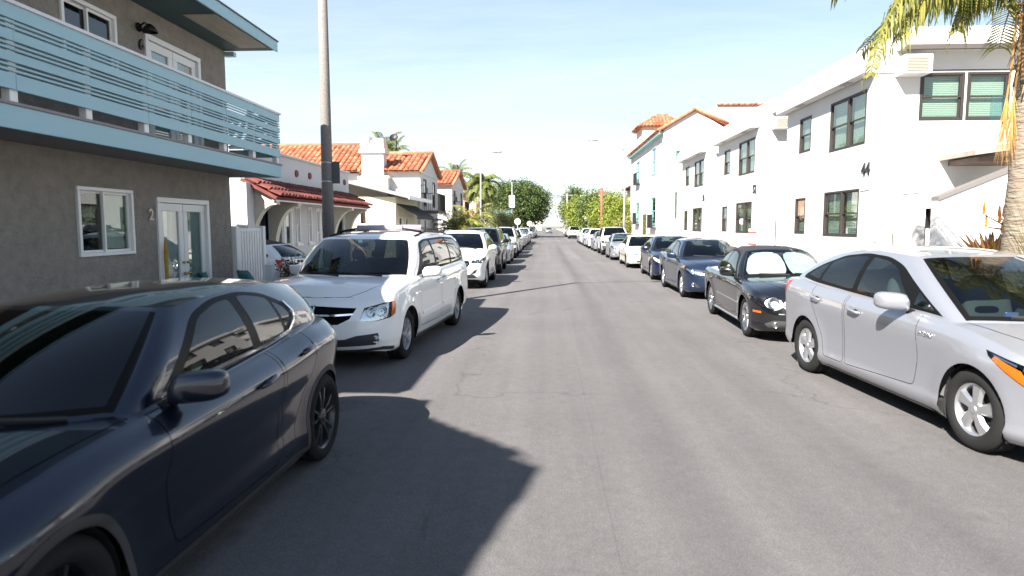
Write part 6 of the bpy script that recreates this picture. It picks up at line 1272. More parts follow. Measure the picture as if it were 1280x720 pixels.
def frond(mb, base, az, el, length, droop, nl=26, ll=.5, lw=.035, rg=None, hang=.6, ml=None, curve=1.0):
    """feather frond: arching midrib with hanging leaflets"""
    ml = ml or mb; d = Vector((cos(az)*cos(el), sin(az)*cos(el), sin(el))); p = Vector(base); pts = [p.copy()]; seg = 12; dirs = [d.copy()]
    for k in range(seg): d = (d+Vector((0, 0, -droop/seg*(.4+1.2*k/seg)*curve))).normalized(); p = p+d*(length/seg); pts.append(p.copy()); dirs.append(d.copy())
    mb.tube(pts, [.028*(1-k/(seg+1))+.004 for k in range(seg+1)], 5)
    for k in range(nl):
        t = .14+.86*k/nl; i = min(seg-1, int(t*seg)); f = t*seg-i; c = pts[i].lerp(pts[i+1], f); dd = dirs[i].lerp(dirs[i+1], f).normalized(); sv = dd.cross(Vector((0, 0, 1)))
        if sv.length < .1: sv = Vector((-sin(az), cos(az), 0))
        sv.normalize(); L_ = ll*(1-.55*abs(t-.42)**1.3*1.6)*rg.uniform(.8, 1.15)
        for s in (-1, 1):
            q = (sv*s*1.0+dd*.55+Vector((0, 0, .15-hang*.4))).normalized(); a = c; b = c+q*(L_*.45); e_ = b+(q*.6+Vector((rg.gauss(0, .08), rg.gauss(0, .08), -hang))).normalized()*(L_*.55); wv = dd*(lw/2)
            ml.add([a-wv*.5, a+wv*.5, b+wv, b-wv, e_], [(0, 1, 2, 3), (3, 2, 4)])
def palm(name, label, x, y, h, tr, nf, length, mat, seed=1, droop=1.6, ll=.5, ring=True, lean=0.0, z0=.1, el0=(.1, 1.2), cat='palm tree', nl=26, group=None, lw=.035):
    rg = random.Random(seed); t = thing(name, label, cat, (x, y, z0), group, world=False); n = max(4, int(h/.28)); pts, rad = [], []
    for k in range(n+1):
        f = k/n; pts.append((lean*f*f, 0, -.05+(h+.05)*f)); rad.append(tr*(1.15-.35*f+(.05 if k % 2 else 0)))
    part(t, 'trunk', MB().tube(pts, rad, 12), palm_bark, True)
    for k in range(nf):
        az = 2.399*k+rg.uniform(-.2, .2); f = k/max(1, nf-1); el = el0[1]+(el0[0]-el0[1])*f; m = MB()
        frond(m, (lean, 0, h-.05), az, el, length*rg.uniform(.85, 1.1), droop*rg.uniform(.8, 1.2), nl, ll, lw, rg); part(t, 'frond', m, mat)
    return t
# foreground palm by the silver car: crown just above the picture
py_ = 9.1; px_ = atY(1287, 200, py_)[0]
fp = palm('palm_tree', 'tall ringed palm trunk with long drooping yellow-green fronds by unit 44', px_, py_, 4.75, .225, 16, 2.6, lf_palm, 5, 1.6, .6, el0=(.35, 1.25), nl=44, lw=.045)
rg = random.Random(9)
def frond_path(mb, pts, nl, ll, lw, hang, rg):
    """frond along a given midrib; leaflets hang limp"""
    P_ = [Vector(q) for q in pts]; fx, fy, fz = (pchip([(i, q[k]) for i, q in enumerate(P_)]) for k in range(3)); n = len(P_)-1; cv = lambda t: Vector((fx(t*n), fy(t*n), fz(t*n)))
    Q = [cv(k/18) for k in range(19)]; mb.tube(Q, [.026*(1-k/19)+.004 for k in range(19)], 5)
    for k in range(nl):
        t = .16+.84*k/nl; c = cv(t); dd = (cv(min(1, t+.02))-cv(t-.02)).normalized(); sv = dd.cross(Vector((0, 0, 1)))
        sv = sv.normalized() if sv.length > .15 else Vector((0, 1, 0)); L_ = ll*(1.05-.5*t*t)*rg.uniform(.75, 1.15)
        for s in (-1, 1):
            q = (sv*s*.75+dd*.55+Vector((rg.gauss(0, .12), rg.gauss(0, .12), -.05))).normalized(); b = c+q*(L_*.28); e1 = b+(q*.45+Vector((rg.gauss(0, .1), rg.gauss(0, .1), -hang))).normalized()*(L_*.36); e_ = e1+Vector((rg.gauss(0, .10), rg.gauss(0, .10), -1)).normalized()*(L_*.36); wv = dd*(lw/2)
            mb.add([c-wv*.5, c+wv*.5, b+wv, b-wv, e1+wv*.8, e1-wv*.8, e_], [(0, 1, 2, 3), (3, 2, 4, 5), (5, 4, 6)])
for k, path in enumerate((((1272, 15), (1245, -45), (1195, -55), (1135, -15), (1100, 45), (1088, 95)), ((1272, 25), (1240, -15), (1195, -22), (1150, 5), (1122, 50)), ((1270, 10), (1250, -60), (1215, -75), (1170, -55), (1130, -10), (1112, 30)), ((1274, 20), (1255, -20), (1228, -18), (1208, 8), (1196, 40)))):
    m = MB(); pts = []
    for i, (a, b) in enumerate(path):
        Y_ = py_-.12*i*(.6+.25*k)+.25*k*(i > 0); x_, z_ = atY(a, b, Y_); pts.append((x_-px_, Y_-py_, z_-.1))
    frond_path(m, pts, 70, .62, .036, 1.6, rg); part(fp, 'frond', m, lf_palm)
for k in range(2):       # dry flower stalks hanging beside the trunk
    m = MB(); bx0 = (-.30-.06*k, -.12+.05*k, 3.85-.12*k); pts = [(-.12, -.1, 4.55), (-.34-.05*k, -.15, 4.4), bx0, (bx0[0]-.06, bx0[1], 3.1)]; m.tube(pts, [.018, .015, .012, .01], 5)
    for j in range(46): a = rg.uniform(0, 2*pi); s0 = Vector((bx0[0]-.04, bx0[1], rg.uniform(3.05, 3.45))); m.add([s0, s0+Vector((.012, 0, 0)), s0+Vector((.09*cos(a), .09*sin(a), -rg.uniform(.3, .75)))], [(0, 1, 2)])
    part(fp, 'dry_stalk', m, lf_dry)
m = MB()
for k in range(260):     # fibre and cut leaf bases round the top of the trunk
    a = rg.uniform(0, 2*pi); z = rg.uniform(3.7, 4.75); r = .21+.05*rg.random(); p = Vector((r*cos(a), r*sin(a), z)); q = p+Vector((cos(a)*.10*rg.random(), sin(a)*.10*rg.random(), rg.uniform(-.35, .22))); s = Vector((-sin(a), cos(a), 0))*.02; m.add([p-s, p+s, q+s*.4, q-s*.4], [(0, 1, 2, 3)])
part(fp, 'fibre', m, M('palm_fibre', (.30, .18, .09), .95, var=.5, scale=20))
# aloe and ornamental plants in front of the stair wall
def aloe(x, y, z, r, n, seed, label):
    t = thing('aloe', label, 'plant', (x, y, z), world=False); rg = random.Random(seed)
    for k in range(n):
        az = 2.399*k; el = 1.35-1.25*k/n+rg.uniform(-.1, .1); L_ = r*rg.uniform(.8, 1.15); d = Vector((cos(az)*cos(el), sin(az)*cos(el), sin(el))); s = Vector((-sin(az), cos(az), 0)); m = MB(); P0 = Vector((0, 0, .05)); vs = []
        for j in range(6):
            f = j/5; p = P0+d*(L_*f)+Vector((0, 0, .25*L_*f*f*(1 if el < .8 else -.2))); w_ = .075*(1-f)**.75+.004; up = s.cross(d)
            vs += [p-s*w_, p+up*(.03*(1-f))*-1, p+s*w_, p+up*.012]
        for j in range(5):
            for q in range(4): m.f.append((4*j+q, 4*j+(q+1) % 4, 4*j+4+(q+1) % 4, 4*j+4+q))
        m.v = [tuple(v) for v in vs]; part(t, 'leaf', m, lf_aloe, True)
    return t
tag(part(None, 'planter', MB().box(6.9, 10.8, .12, 8.7, 12.6, 1.15), stucco_white, bevel=.03), 'low white raised planter holding the aloe by the stair wall', 'planter')
aloe(7.55, 11.6, 1.14, .62, 40, 3, 'spiky green and orange aloe rosette in front of the stair wall'); aloe(7.02, 11.2, 1.14, .30, 18, 4, 'small aloe offset beside the large rosette')
bt = thing('ornamental_shrub', 'bare dark branches with orange flower tips in front of the stair wall', 'shrub', (8.3, 11.4, 1.14), world=False); m = MB(); fl = MB()
for k in range(9):
    a = rg.uniform(2.0, 4.3); p = [(0, 0, 0), (.15*cos(a), .1*sin(a), .4), (rg.uniform(.3, .7)*cos(a), .2*sin(a), rg.uniform(.5, .8)), (rg.uniform(.7, 1.1)*cos(a), .3*sin(a), rg.uniform(.55, .95))]; m.tube(p, [.03, .024, .018, .008], 5); fl.lathe([(.001, .0), (.03, .03), (.02, .16), (.001, .22)], 6, 'z', p[-1])
part(bt, 'branches', m, bark, True); part(bt, 'flowers', fl, M('flower_orange', (.75, .25, .02), .6))
def grass(name, label, x, y, z, n, h, r, mat, seed):
    rg = random.Random(seed); m = MB()
    for _ in range(n):
        a, q = rg.uniform(0, 2*pi), r*rg.random(); b = Vector((q*cos(a), q*sin(a), 0)); hh = h*rg.uniform(.5, 1.1); d = Vector((cos(a)*rg.random(), sin(a)*rg.random(), 0))*hh*.45; s = Vector((-sin(a), cos(a), 0))*.008; m.add([b-s, b+s, b+d*.3+Vector((0, 0, hh*.6))+s*.7, b+d*.3+Vector((0, 0, hh*.6))-s*.7, b+d+Vector((0, 0, hh))], [(0, 1, 2, 3), (3, 2, 4)])
    o = part(None, name, m, mat); o.location = (x, y, z); return tag(o, label, 'grass')
grass('grass_tuft', 'tall yellow-green grass tuft at the foot of the foreground palm', 6.42, 8.55, .12, 420, 2.1, .34, lf_palm, 5)
# left side plants
palm('short_palm', 'short yellowish palm clump beside the villa balcony', -5.75, 41.5, 1.5, .17, 26, 2.3, lf_palm, 13, 1.7, .62, el0=(-.3, 1.2), nl=22, lw=.07)
palm('short_palm', 'second short palm with orange dry fronds behind the yellowish clump', -5.5, 47.5, 1.9, .17, 24, 2.4, lf_palm, 14, 1.7, .62, el0=(-.5, 1.2), nl=22, lw=.07)
tY_ = 62; tX_ = atY(602, 230, tY_)[0]; th = atY(602, 237, tY_)[1]
palm('tall_palm', 'tall slender palm with a full green crown over the far left roofs', tX_, tY_, th+.3, .20, 34, 2.3, lf_palmg, 15, 2.2, .75, el0=(-.5, 1.25), nl=30, lw=.09)
for (p, yv, Y, sd_, lb) in ((569, 215, 78, 16, 'small palm crown rising behind the terracotta chimney'), (481, 186, 62, 17, 'palm crown half hidden behind the stepped chimney'), (1035*0+490, 190, 70, 18, 'low palm crown showing beside the satellite dish')):
    x_, z_ = atY(p, yv+6, Y); palm('tall_palm', lb, x_, Y, z_, .2, 22, 2.6, lf_palmg, sd_, 1.6, .7, el0=(-.3, 1.3), nl=18, lw=.10)
x_ = atY(620, 270, 68)[0]; tree('shrub_tree', 'round pale olive-green shrub on the left pavement', x_, 68, 1.2, .12, round_lobes(3, 1.9, 1.3, 2.1, 13, .9, 60), .13, 9, lf_olive, 3)
x_ = atY(646, 260, 108)[0]; tree('fig_tree', 'huge dark green dome-shaped tree over the left pavement', x_, 108, 3.0, .5, [(dx, dy, z, r, n) for dx, dy, z, r, n in dome_lobes(8, 4.5, 3.0, 5.3, 64, 1.25, 62)], .24, 9, lf_dome, 8)
x_ = atY(614, 272, 74)[0]; tree('shrub_tree', 'dark low hedge bush below the tall slender palm', x_-1.2, 60, .6, .1, round_lobes(5, 1.5, .8, 1.3, 9, .8, 50), .13, 9, lf_mid, 5)
# right side trees
for (p, Y, top, rx, lm, sd_, lb, nm) in ((760, 74, 236, 2.7, lf_lime, 21, 'bright lime-green bamboo-like tree behind the brown utility pole', 'leafy_tree'), (777, 68, 250, 2.2, lf_lime, 22, 'lime-green hedge tree beside the right street lamp', 'leafy_tree'), (740, 80, 236, 2.6, lf_mid, 23, 'tall mid-green tree by the right street-name sign', 'leafy_tree'), (724, 101, 240, 2.8, lf_lime, 24, 'lime-green tree just past the cross street', 'leafy_tree'), (722, 122, 248, 2.6, lf_olive, 25, 'olive-brown tree beyond the lime-green trees', 'leafy_tree'), (717, 160, 235, 3.4, lf_dark, 26, 'dark flat-topped tree rising far behind the roadside trees', 'leafy_tree'), (784, 63, 268, 1.5, lf_palm, 27, 'low orange-green bush at the corner of the tall building', 'bush')):
    x_, zt_ = atY(p, top, Y); zt_ -= .1; hh = zt_-.6 if nm == 'leafy_tree' else zt_
    lo_ = round_lobes(sd_, rx*.85, hh*.44, zt_-hh*.5, 20, rx*.46, 55); tree(nm, lb, x_+.4, Y, max(.6, zt_*.3), .16, lo_, .17*Y/74, 9, lm, sd_)
for (x_, Y, zt_, rx, lm, sd_, lb) in ((-9.5, 168, 7, 3.5, lf_olive, 42, 'olive tree far down the left pavement'), (9, 182, 9, 4.5, lf_mid, 43, 'green tree far down the right pavement'), (17, 320, 7, 6, lf_mid, 45, 'rounded green tree right of the street end'), (-12, 330, 8, 6, lf_mid, 46, 'rounded green tree left of the street end'), (14, 240, 11, 6, lf_dark, 47, 'dark tree behind the far right houses')):
    tree('far_tree', lb, x_, Y, zt_*.35, .25, round_lobes(sd_, rx*.8, zt_*.33, zt_*.6, 14, rx*.45, 40), .5*Y/200, 8, lm, sd_)
# ------------------------------------------------------------------ poles, signs, wires
def lamp_post(label, x, y, h, arm, r0, mat, group=None, boxat=None):
    t = thing('street_lamp', label, 'street lamp', (x, y, .125), group, world=False)
    part(t, 'pole', MB().tube([(0, 0, 0), (0, 0, h*.5), (0, 0, h)], [r0, r0*.8, r0*.58], 14), mat, True); part(t, 'base', MB().lathe([(r0*1.9, 0), (r0*1.9, .12), (r0*1.3, .22), (r0*1.05, .3)], 14), mat, True)
    pts = [(0, 0, h-.15)]+[(arm*f, 0, h-.15+.75*sin(pi/2*min(1, f*1.05))) for f in (.12, .3, .5, .75, 1)]; part(t, 'arm', MB().tube(pts, [.034, .03, .028, .026, .024, .022], 8), mat, True)
    s = 1 if arm > 0 else -1; hd = part(t, 'lamp_head', MB().sell((arm+s*.28, 0, h+.58), (.36, .13, .07), .7, 16, 8), M('lamp_grey', (.25, .26, .27), .5, .2), True); part(hd, 'lens', MB().sell((arm+s*.36, 0, h+.53), (.2, .10, .06), .9, 12, 8), M('lamp_lens', (.75, .75, .7), .3), True)
    return t
pole_c = M('concrete_pole', (.23, .21, .195), .9, col2=(.13, .12, .115), scale=40, detail=3, bump=.3, bscale=120)
Xp = -4.30; Yp = atX(411, 300, Xp)[0]; lp = lamp_post('thick speckled concrete lamp post beside the white minivan', Xp, Yp, 8.4, 2.2, .125, pole_c)
zs0, zs1 = atX(418, 230, Xp)[1], atX(418, 205, Xp)[1]
sg = thing('pole_sign', 'small dark sign seen from its back on the concrete lamp post', 'sign', (Xp+.2, Yp, zs0)); part(sg, 'plate', MB().box(Xp+.09, Yp-.03, zs0-.02, Xp+.26, Yp-.015, zs1), M('sign_back', (.07, .07, .075), .6)); part(sg, 'bracket', MB().box(Xp+.05, Yp-.015, zs0+.1, Xp+.2, Yp+.01, zs0+.13), iron)
for z in (zs0+.02, zs1-.02): part(lp, 'strap', MB().lathe([(.113, z-.125-.012), (.116, z-.125-.012), (.116, z-.125+.012), (.113, z-.125+.012)], 20), M('strap_steel', (.5, .5, .5), .4, .8), True)
steel = M('galvanised', (.30, .31, .32), .6, .2, var=.15)
xl, yl = -4.7, 47.0; xl = atY(601, 250, yl)[0]; lamp_post('slim grey street lamp beside the tall palm', xl, yl, atY(601, 190, yl)[1]-.7, .9, .075, steel)
yr = 45.5; xr_ = atY(780.5, 250, yr)[0]; lamp_post('slim grey street lamp in front of the tall white building', xr_, yr, atY(780, 174, yr)[1]-.75, -1.9, .085, steel)
def sign_post(label, px, Y, py_top, names, side):
    x, zt = atY(px, py_top, Y); t = thing('street_sign', label, 'sign', (x, Y, .125), world=False); zt -= .125; part(t, 'post', MB().tube([(0, 0, 0), (0, 0, zt)], [.08, .05], 10), steel, True)
    zz_ = atY(px, 268, Y)[1]; part(t, 'name_plate', MB().box(0, -.05, zz_-.15, side*2.2, -.03, zz_+.35), M('sign_blue', (.03, .25, .42), .5)); part(t, 'signal_box', MB().box(-.35, -.3, zz_+.7, .35, .3, zz_+2.2), M('signal_white', (.7, .7, .68), .5), bevel=.05); return t
sign_post('street-name post with blue plate on the left corner of the cross street', 640, 82, 228, '', -1); sign_post('street-name post with blue plate on the right corner of the cross street', 729.5, 81.5, 236, '', 1)
def round_sign(label, px, Y, pyc, r):
    x, zc_ = atY(px, pyc, Y); t = thing('road_sign', label, 'sign', (x, Y, .125), world=False); zc_ -= .125; part(t, 'post', MB().tube([(0, 0, 0), (0, 0, zc_+r)], .035, 8), steel, True); part(t, 'disc', MB().lathe([(.001, .0), (r, .0), (r, .02), (.001, .02)], 8, 'y', (0, -.05, zc_)), M('sign_face', (.72, .72, .70), .5))
round_sign('pale octagonal sign back standing over the left row of parked cars', 647, 62, 277, .30); round_sign('pale octagonal sign past the street-name post on the left', 662, 97, 279.5, .38); round_sign('pale octagonal sign by the right corner of the cross street', 735, 79, 272, .45); round_sign('pale sign plate just beyond the big round tree', 669, 125, 279.5, .5)
up = thing('utility_pole', 'rusty brown wooden utility pole in front of the lime-green tree', 'pole', (atY(752, 260, 70)[0], 70, .125), world=False); part(up, 'pole', MB().tube([(0, 0, 0), (0, 0, atY(752, 236, 70)[1])], [.17, .13], 10), M('pole_rust', (.22, .10, .055), .9, var=.35, scale=3, stretch=(1, 1, .2)), True); part(up, 'crossarm', MB().box(-.6, -.05, 5.2, .6, .05, 5.32), M('pole_rust'))
wp = []
for (px, lb) in ((709, 'thin utility pole carrying the wires over the cross street'), (600, 'utility pole hidden among the trees left of the big round tree'), (800, 'utility pole behind the trees on the right')):
    x, zt = atY(px, 243, 118); t = thing('utility_pole', lb, 'pole', (x, 118, .125), world=False); part(t, 'pole', MB().tube([(0, 0, 0), (0, 0, zt)], [.2, .15], 8), M('pole_grey', (.22, .19, .17), .9), True); part(t, 'crossarm', MB().box(-1.0, -.06, zt-.35, 1.0, .06, zt-.2), M('pole_grey')); wp.append((x, 118, zt))
wp.sort()
for dz in (0, -.28):
    m = MB()
    for a, b in zip(wp, wp[1:]): m.tube([tuple(Vector(a).lerp(Vector(b), f)+Vector((0, 0, dz-1.2*4*f*(1-f)*.35))) for f in (0, .2, .4, .6, .8, 1)], .045, 5)
    tag(part(None, 'power_line', m, iron), 'black wire strung across the street beyond the trees' if dz == 0 else 'lower black wire strung just under the topmost one', 'wire')
# ------------------------------------------------------------------ fence, gate, chairs, planter by the driveway
gt = thing('white_gate', 'tall white slatted gate between the grey house and the driveway', 'gate', (-5.65, 12.2, .125))
for y in (11.62, 12.75): part(gt, 'post', MB().box(-5.72, y, .125, -5.60, y+.12, 1.85), white_paint, bevel=.01)
for z in (.4, 1.15, 1.72): part(gt, 'rail', MB().box(-5.69, 11.74, z, -5.64, 12.75, z+.09), white_paint)
for k in range(9): part(gt, 'slat', MB().box(-5.64, 11.77+.108*k, .2, -5.62, 11.84+.108*k, 1.76), white_paint)
lf = thing('low_fence', 'low white panel fence with square posts in front of the driveway', 'fence', (-5.1, 12.3, .125))
for y in (11.75, 12.55): part(lf, 'post', MB().box(-5.16, y, .125, -5.02, y+.14, 1.15), white_paint, bevel=.01)
for k in range(5): part(lf, 'board', MB().box(-5.11, 11.89, .2+.16*k, -5.07, 12.55, .345+.16*k), white_paint)
pl = thing('flower_planter', 'planter of rust-red flowers beside the low white fence', 'planter', (-4.78, 12.25, .125)); part(pl, 'pot', MB().lathe([(.001, .13), (.18, .13), (.24, .75), (.25, .8), (.21, .8), (.001, .74)], 16, 'z', (-4.78, 12.25, 0)), M('pot_white', (.62, .6, .58), .7), True)
cm = crown_mesh(61, [(-4.78, 12.25, 1.05, .30, 60), (-4.80, 12.5, 1.0, .22, 40)], .05, 8); part(pl, 'foliage', cm, lf_red)
teal_c = M('teal_plastic', (.06, .21, .22), .5, var=.1)
for i, (x, y, rz, lb) in enumerate(((-5.2, 10.55, .5, 'teal metal chair against the grey wall nearer the glazed door'), (-4.95, 11.25, .9, 'teal metal chair by the corner of the grey house'))):
    c_ = thing('garden_chair', lb, 'chair', (x, y, .13), 'pair of teal garden chairs', world=False, rz=rz)
    m = MB(); n = 9
    for j in range(n+1):
        f = j/n; zz_ = .42+.55*f; hw = .27*sqrt(max(.05, 1-max(0, f-.55)**2*3.2))
        for k in range(7): q = -1+2*k/6; m.v.append((-.25-.22*f+.10*q*q, q*hw, zz_))
    for j in range(n):
        for k in range(6): m.f.append((j*7+k, j*7+k+1, j*7+8+k, j*7+7+k))
    o = part(c_, 'backrest', m, teal_c, True); so_ = o.modifiers.new('thick', 'SOLIDIFY'); so_.thickness = .015
    part(c_, 'seat', MB().box(-.26, -.26, .38, .24, .26, .42), teal_c, bevel=.02)
    for sx_ in (-.22, .2):
        for sy_ in (-.23, .23): part(c_, 'leg', MB().tube([(sx_, sy_, .38), (sx_*1.1, sy_*1.05, 0)], .014, 6), teal_c)
    for sy_ in (-.28, .28): part(c_, 'armrest', MB().tube([(-.3, sy_, .62), (.1, sy_, .62), (.2, sy_, .4)], .016, 6), teal_c, True)
br = MB().tube([(0, 0, 0), (0, 0, .9)], .014, 6)
bm = thing('broom', 'yellow-bristled broom leaning by the glazed door', 'broom', (XW+.08, D1[0]+.06, .14), world=False); part(bm, 'handle', br, M('broom_brown', (.25, .13, .05), .7)); part(bm, 'bristles', MB().lathe([(.012, .8), (.025, .95), (.032, 1.35), (.015, 1.5)], 8), M('broom_straw', (.5, .3, .05), .9, var=.4, scale=30))
# ------------------------------------------------------------------ parked cars
S = specs()
def prius_extra(c, root):
    me = textmesh('HYBRID', .055, .002, .001); me.materials.clear(); me.materials.append(MATS['chrome'])
    a = c.a_s(1.46); p = c.belt(a, .80)
    me.transform(Matrix.Translation((-(p.x)-.004, p.y-c.L/2, .80)) @ Matrix(((0, 0, -1, 0), (-1, 0, 0, 0), (0, 1, 0, 0), (0, 0, 0, 1)))); link('badge', me, root)
    m = MB().box(.30, 1.02-c.L/2, .99, .42, 1.06-c.L/2, .992); 
    q = c.gh(-.55, .16); n = c.nrm('gh', (.55, .16)); part(root, 'parking_permit', MB().box(q.x-.05, q.y-c.L/2+.01, q.z-.05, q.x+.05, q.y-c.L/2+.03, q.z-.01), M('permit', (.3, .35, .8), .5))
S['prius']['extra'] = prius_extra
def van_extra(c, root):
    for sd_ in (1, -1):
        q = [c.roof(u, .06) for u in (1.08, 1.3, 1.6, 1.85)]; m = MB().tube([(sd_*p.x, p.y-c.L/2, p.z+.055+(0 if 0 < i < 3 else -.05)) for i, p in enumerate(q)], .016, 8); part(root, 'roof_rail', m, MATS['trim_black'], True)
    for u in (1.22, 1.62):
        p = c.roof(u, .06); m = MB().tube([(-p.x, p.y-c.L/2, p.z+.05), (-p.x*.6, p.y-c.L/2, p.z+.10), (p.x*.6, p.y-c.L/2, p.z+.10), (p.x, p.y-c.L/2, p.z+.05)], .018, 8); part(root, 'cross_bar', m, MATS['trim_black'], True)
        m = MB().tube([(-p.x*.55, p.y-c.L/2, p.z+.115), (p.x*.55, p.y-c.L/2, p.z+.115)], .05, 10); part(root, 'bar_pad', m, M('pad_lilac', (.42, .36, .42), .8, var=.2), True)
    m = MB().box(-.03, 0, 0, .03, .004, .10); q = c.gh(.08, .78); m.v = [(v[0]+.02, v[1]+q.y-c.L/2+.06, v[2]+q.z-.03) for v in m.v]; part(root, 'hang_tag', m, M('tag_blue', (.45, .65, .75), .6))
S['van']['extra'] = van_extra
def coupe_extra(c, root):
    # reflective folding sunshade inside the windscreen: two round leaves
    for s0 in (-1, 1):
        m = MB(); n = 20; ctr = .36*s0
        for k in range(n):
            a = 2*pi*k/n; sg_ = lambda q: math.copysign(abs(q)**.62, q); u, v = .455*s0+.435*sg_(cos(a)), .48+.45*sg_(sin(a)); p = c.gh(max(-.9, min(.9, u)), max(.03, min(.95, v))); nn = c.nrm('gh', (abs(max(-.9, min(.9, u))), max(.03, min(.95, v)))); m.v.append((p.x-(.03*nn.x if u > 0 else -.03*nn.x), p.y-c.L/2-nn.y*.03+.0, p.z-nn.z*.03))
        m.f.append(tuple(range(n))); part(root, 'sunshade', m, MATS['sunshade'])
    m = MB().tube([(0, -c.L/2+.09, .60), (0, -c.L/2+.10, .70)], .012, 6); part(root, 'emblem', MB().lathe([(.001, -.012), (.06, -.012), (.075, 0), (.06, .004), (.001, .004)], 16, 'y', (0, c.belt(0, .6).y-c.L/2-.01, .605)), MATS['chrome'], True)
S['coupe']['extra'] = coupe_extra
def van_emb(c, root): pass
def place(o, yfront_axle, xout, side, spec, rz=0.0):
    """front axle at yfront_axle; xout = x of the tyres' outer face on the road side; side -1 left kerb, +1 right kerb"""
    L, W = spec['L'], spec['W']; cx_ = xout-side*-1*0 ; cx_ = xout+side*(W/2-.03)
    o.location = (cx_, yfront_axle-spec['fo']+L/2, 0); o.rotation_euler = (0, 0, rz)
    return o
def place2(o, f, r, side, spec, k=1.045):
    """from the ground contacts of the road-side front and rear tyres (outer faces)"""
    th = math.atan2(f[0]-r[0], r[1]-f[1]); bk = Vector((-sin(th), cos(th))); ins = Vector((cos(th), sin(th)))*side
    m_ = (Vector(f)+Vector(r))/2+ins*(spec['W']/2-.03)*k+bk*(spec['L']/2-spec['fo']-spec['wb']/2)*k; o.location = (m_.x, m_.y, 0); o.rotation_euler = (0, 0, th); o.scale = (k, k, k)
def recol(o, old, new):
    for q in [o]+list(o.children_recursive):
        if q.type == 'MESH':
            for i, s in enumerate(q.material_slots):
                if s.material == old: s.link = 'OBJECT'; s.material = new
HERO = {}
def hero(kind, name, label, y, x, side, rz=0, **over):
    sp = dict(S[kind], **over); o = make_car(name, sp, label, True)
    if isinstance(y, tuple): place2(o, y, x, side, sp, sp.get('k', 1.045))
    else: place(o, y, x, side, sp, rz)
    return o
yv, yr_ = gnd(508, 447)[1], gnd(573, 407)[1]
hero('hatch', 'hatchback', 'dark navy five-door hatchback parked before the grey apartment house', (-1.80, 2.26), (-1.74, 4.98), -1, k=1.02)
hv = hero('van', 'minivan', 'white minivan with roof rack, crosshair grille and amber-cornered headlights', (-1.93, 9.03), (-1.66, 12.09), -1, k=1.02)
hero('suv', 'crossover', 'pearl white crossover with slatted grille behind the white minivan', (-1.79, 19.8), (-1.76, 22.47), -1)
hero('truck_suv', 'off_roader', 'tall charcoal off-roader behind the pearl white crossover', gnd(607, 359)[1]+5.9, -1.75, -1)
hp = hero('prius', 'hybrid_hatchback', 'silver hybrid hatchback with five-spoke wheels parked by unit 44', (3.50, 5.55), (3.30, 8.36), 1, k=1.09)
hero('coupe', 'convertible', 'black convertible with soft top, twin round headlights and windscreen sunshade', (3.34, 11.20), (3.46, 13.92), 1)
hero('sedan', 'sedan', 'dark blue sedan with slanted headlights behind the black convertible', (3.52, 17.38), (3.54, 20.08), 1)
hero('sedan', 'sedan', 'navy compact sedan with pale headlights behind the slant-lamped blue sedan', (3.62, 23.0), (3.70, 25.7), 1, paint=MATS['paint_darkblue'], lampmat='lamp_white', wheel='five', fogs=[])
hero('oldsedan', 'sedan', 'cream boxy old sedan with low square lamps', (3.57, 29.7), (3.60, 32.4), 1)
# driveway car
dc = make_car('hatchback', dict(S['prius'], paint=MATS['paint_white'], extra=None, roofmat='trim_black'), 'white hatchback with black roof parked nose-in on the driveway', True); dc.location = (-7.45, 14.05, .125); dc.rotation_euler = (0, 0, radians(-90))
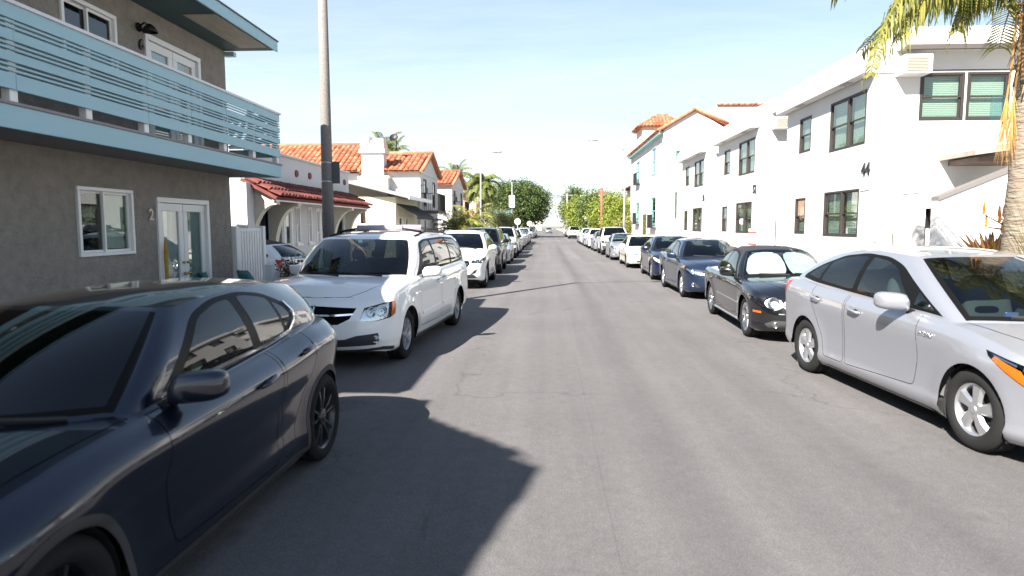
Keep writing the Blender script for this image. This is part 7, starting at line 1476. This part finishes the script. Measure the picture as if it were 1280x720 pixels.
# farther cars: low-detail types copied and recoloured
PRO = {}
def far(kind, name, col, label, y, x, side, rz=0, group=None):
    if kind not in PRO:
        sp = dict(S[kind]); sp['extra'] = None; o = make_car(name, sp, label, False); PRO[kind] = (o, sp, sp['paint'])
        first = True
    else: o = copy_tree(PRO[kind][0]); o.name = name
    o['label'] = label; o['category'] = 'car'; o['group'] = group
    place(o, y, x, side, PRO[kind][1], rz); recol(o, PRO[kind][2], MATS[col]) if MATS[col] != PRO[kind][2] or True else 0
    return o
GL, GR = 'cars parked along the left kerb', 'cars parked along the right kerb'
Yr = [gnd(767, 323.5)[1], gnd(752.5, 318)[1]]
for args in (('sedan', 'sedan', 'paint_silver', 'silver sedan behind the cream boxy old sedan', Yr[0]-1.2, 3.5, 1), ('truck_suv', 'large_suv', 'paint_pearl', 'big pearl white SUV, tallest car in the right row', Yr[0]+5.0, 3.5, 1), ('sedan', 'sedan', 'paint_charcoal', 'charcoal sedan right behind the big pearl white SUV', Yr[0]+11.2, 3.45, 1), ('suv', 'crossover', 'paint_white', 'white crossover two places behind the big pearl white SUV', Yr[0]+17.0, 3.4, 1), ('prius', 'hatchback', 'paint_steel', 'steel blue hatchback behind the white crossover in the right row', Yr[0]+22.8, 3.4, 1), ('suv', 'crossover', 'paint_pearl', 'second white crossover in the right row behind the steel blue hatchback', Yr[0]+28.6, 3.4, 1), ('sedan', 'sedan', 'paint_white', 'white sedan last before the cross street in the right row', Yr[0]+34.6, 3.45, 1),
    ('truck_suv', 'large_suv', 'paint_white', 'white tall SUV first past the cross street in the right row', 97, 3.2, 1), ('sedan', 'sedan', 'paint_grey', 'grey sedan behind the white tall SUV past the cross street', 104, 3.4, 1), ('suv', 'crossover', 'paint_charcoal', 'dark crossover second behind the white tall SUV past the cross street', 110.5, 3.4, 1), ('hatch', 'hatchback', 'paint_silver', 'silver hatchback far along the right row', 117, 3.4, 1), ('sedan', 'sedan', 'paint_white', 'white sedan far along the right row behind the silver hatchback', 123.5, 3.4, 1), ('suv', 'crossover', 'paint_steel', 'steel crossover at the far end of the right row', 130, 3.4, 1)): far(*args, 0, GR)
yl0 = gnd(607, 359)[1]+5.9
for args in (('prius', 'hatchback', 'paint_white', 'small white hatchback behind the charcoal off-roader', yl0+6.4, -1.75, -1), ('truck_suv', 'large_suv', 'paint_white', 'tall white SUV behind the small white hatchback in the left row', yl0+12.2, -1.7, -1), ('sedan', 'sedan', 'paint_grey', 'grey sedan behind the tall white SUV in the left row', yl0+18.4, -1.75, -1), ('suv', 'crossover', 'paint_grey', 'grey crossover two places behind the tall white SUV in the left row', yl0+24.3, -1.8, -1), ('sedan', 'sedan', 'paint_silver', 'silver sedan behind the grey crossover in the left row', yl0+30.2, -1.8, -1), ('hatch', 'hatchback', 'paint_charcoal', 'charcoal hatchback behind the silver sedan in the left row', yl0+36.0, -1.8, -1), ('sedan', 'sedan', 'paint_white', 'white sedan behind the charcoal hatchback in the left row', yl0+41.8, -1.8, -1), ('suv', 'crossover', 'paint_charcoal', 'charcoal crossover last before the cross street in the left row', yl0+47.6, -1.8, -1),
    ('hatch', 'hatchback', 'paint_royal', 'bright blue hatchback past the cross street under the big round tree', 97, -1.8, -1), ('sedan', 'sedan', 'paint_white', 'white sedan behind the bright blue hatchback', 103, -1.8, -1), ('suv', 'crossover', 'paint_silver', 'silver crossover two behind the bright blue hatchback', 109.5, -1.8, -1), ('sedan', 'sedan', 'paint_charcoal', 'dark sedan far along the left row', 116, -1.8, -1), ('truck_suv', 'large_suv', 'paint_white', 'white SUV at the far end of the left row', 123, -1.8, -1)): far(*args, 0, GL)
xc = far('sedan', 'sedan', 'paint_charcoal', 'dark sedan crossing the far end of the street', 160, 0, -1); xc.location = (.6, 170, 0)
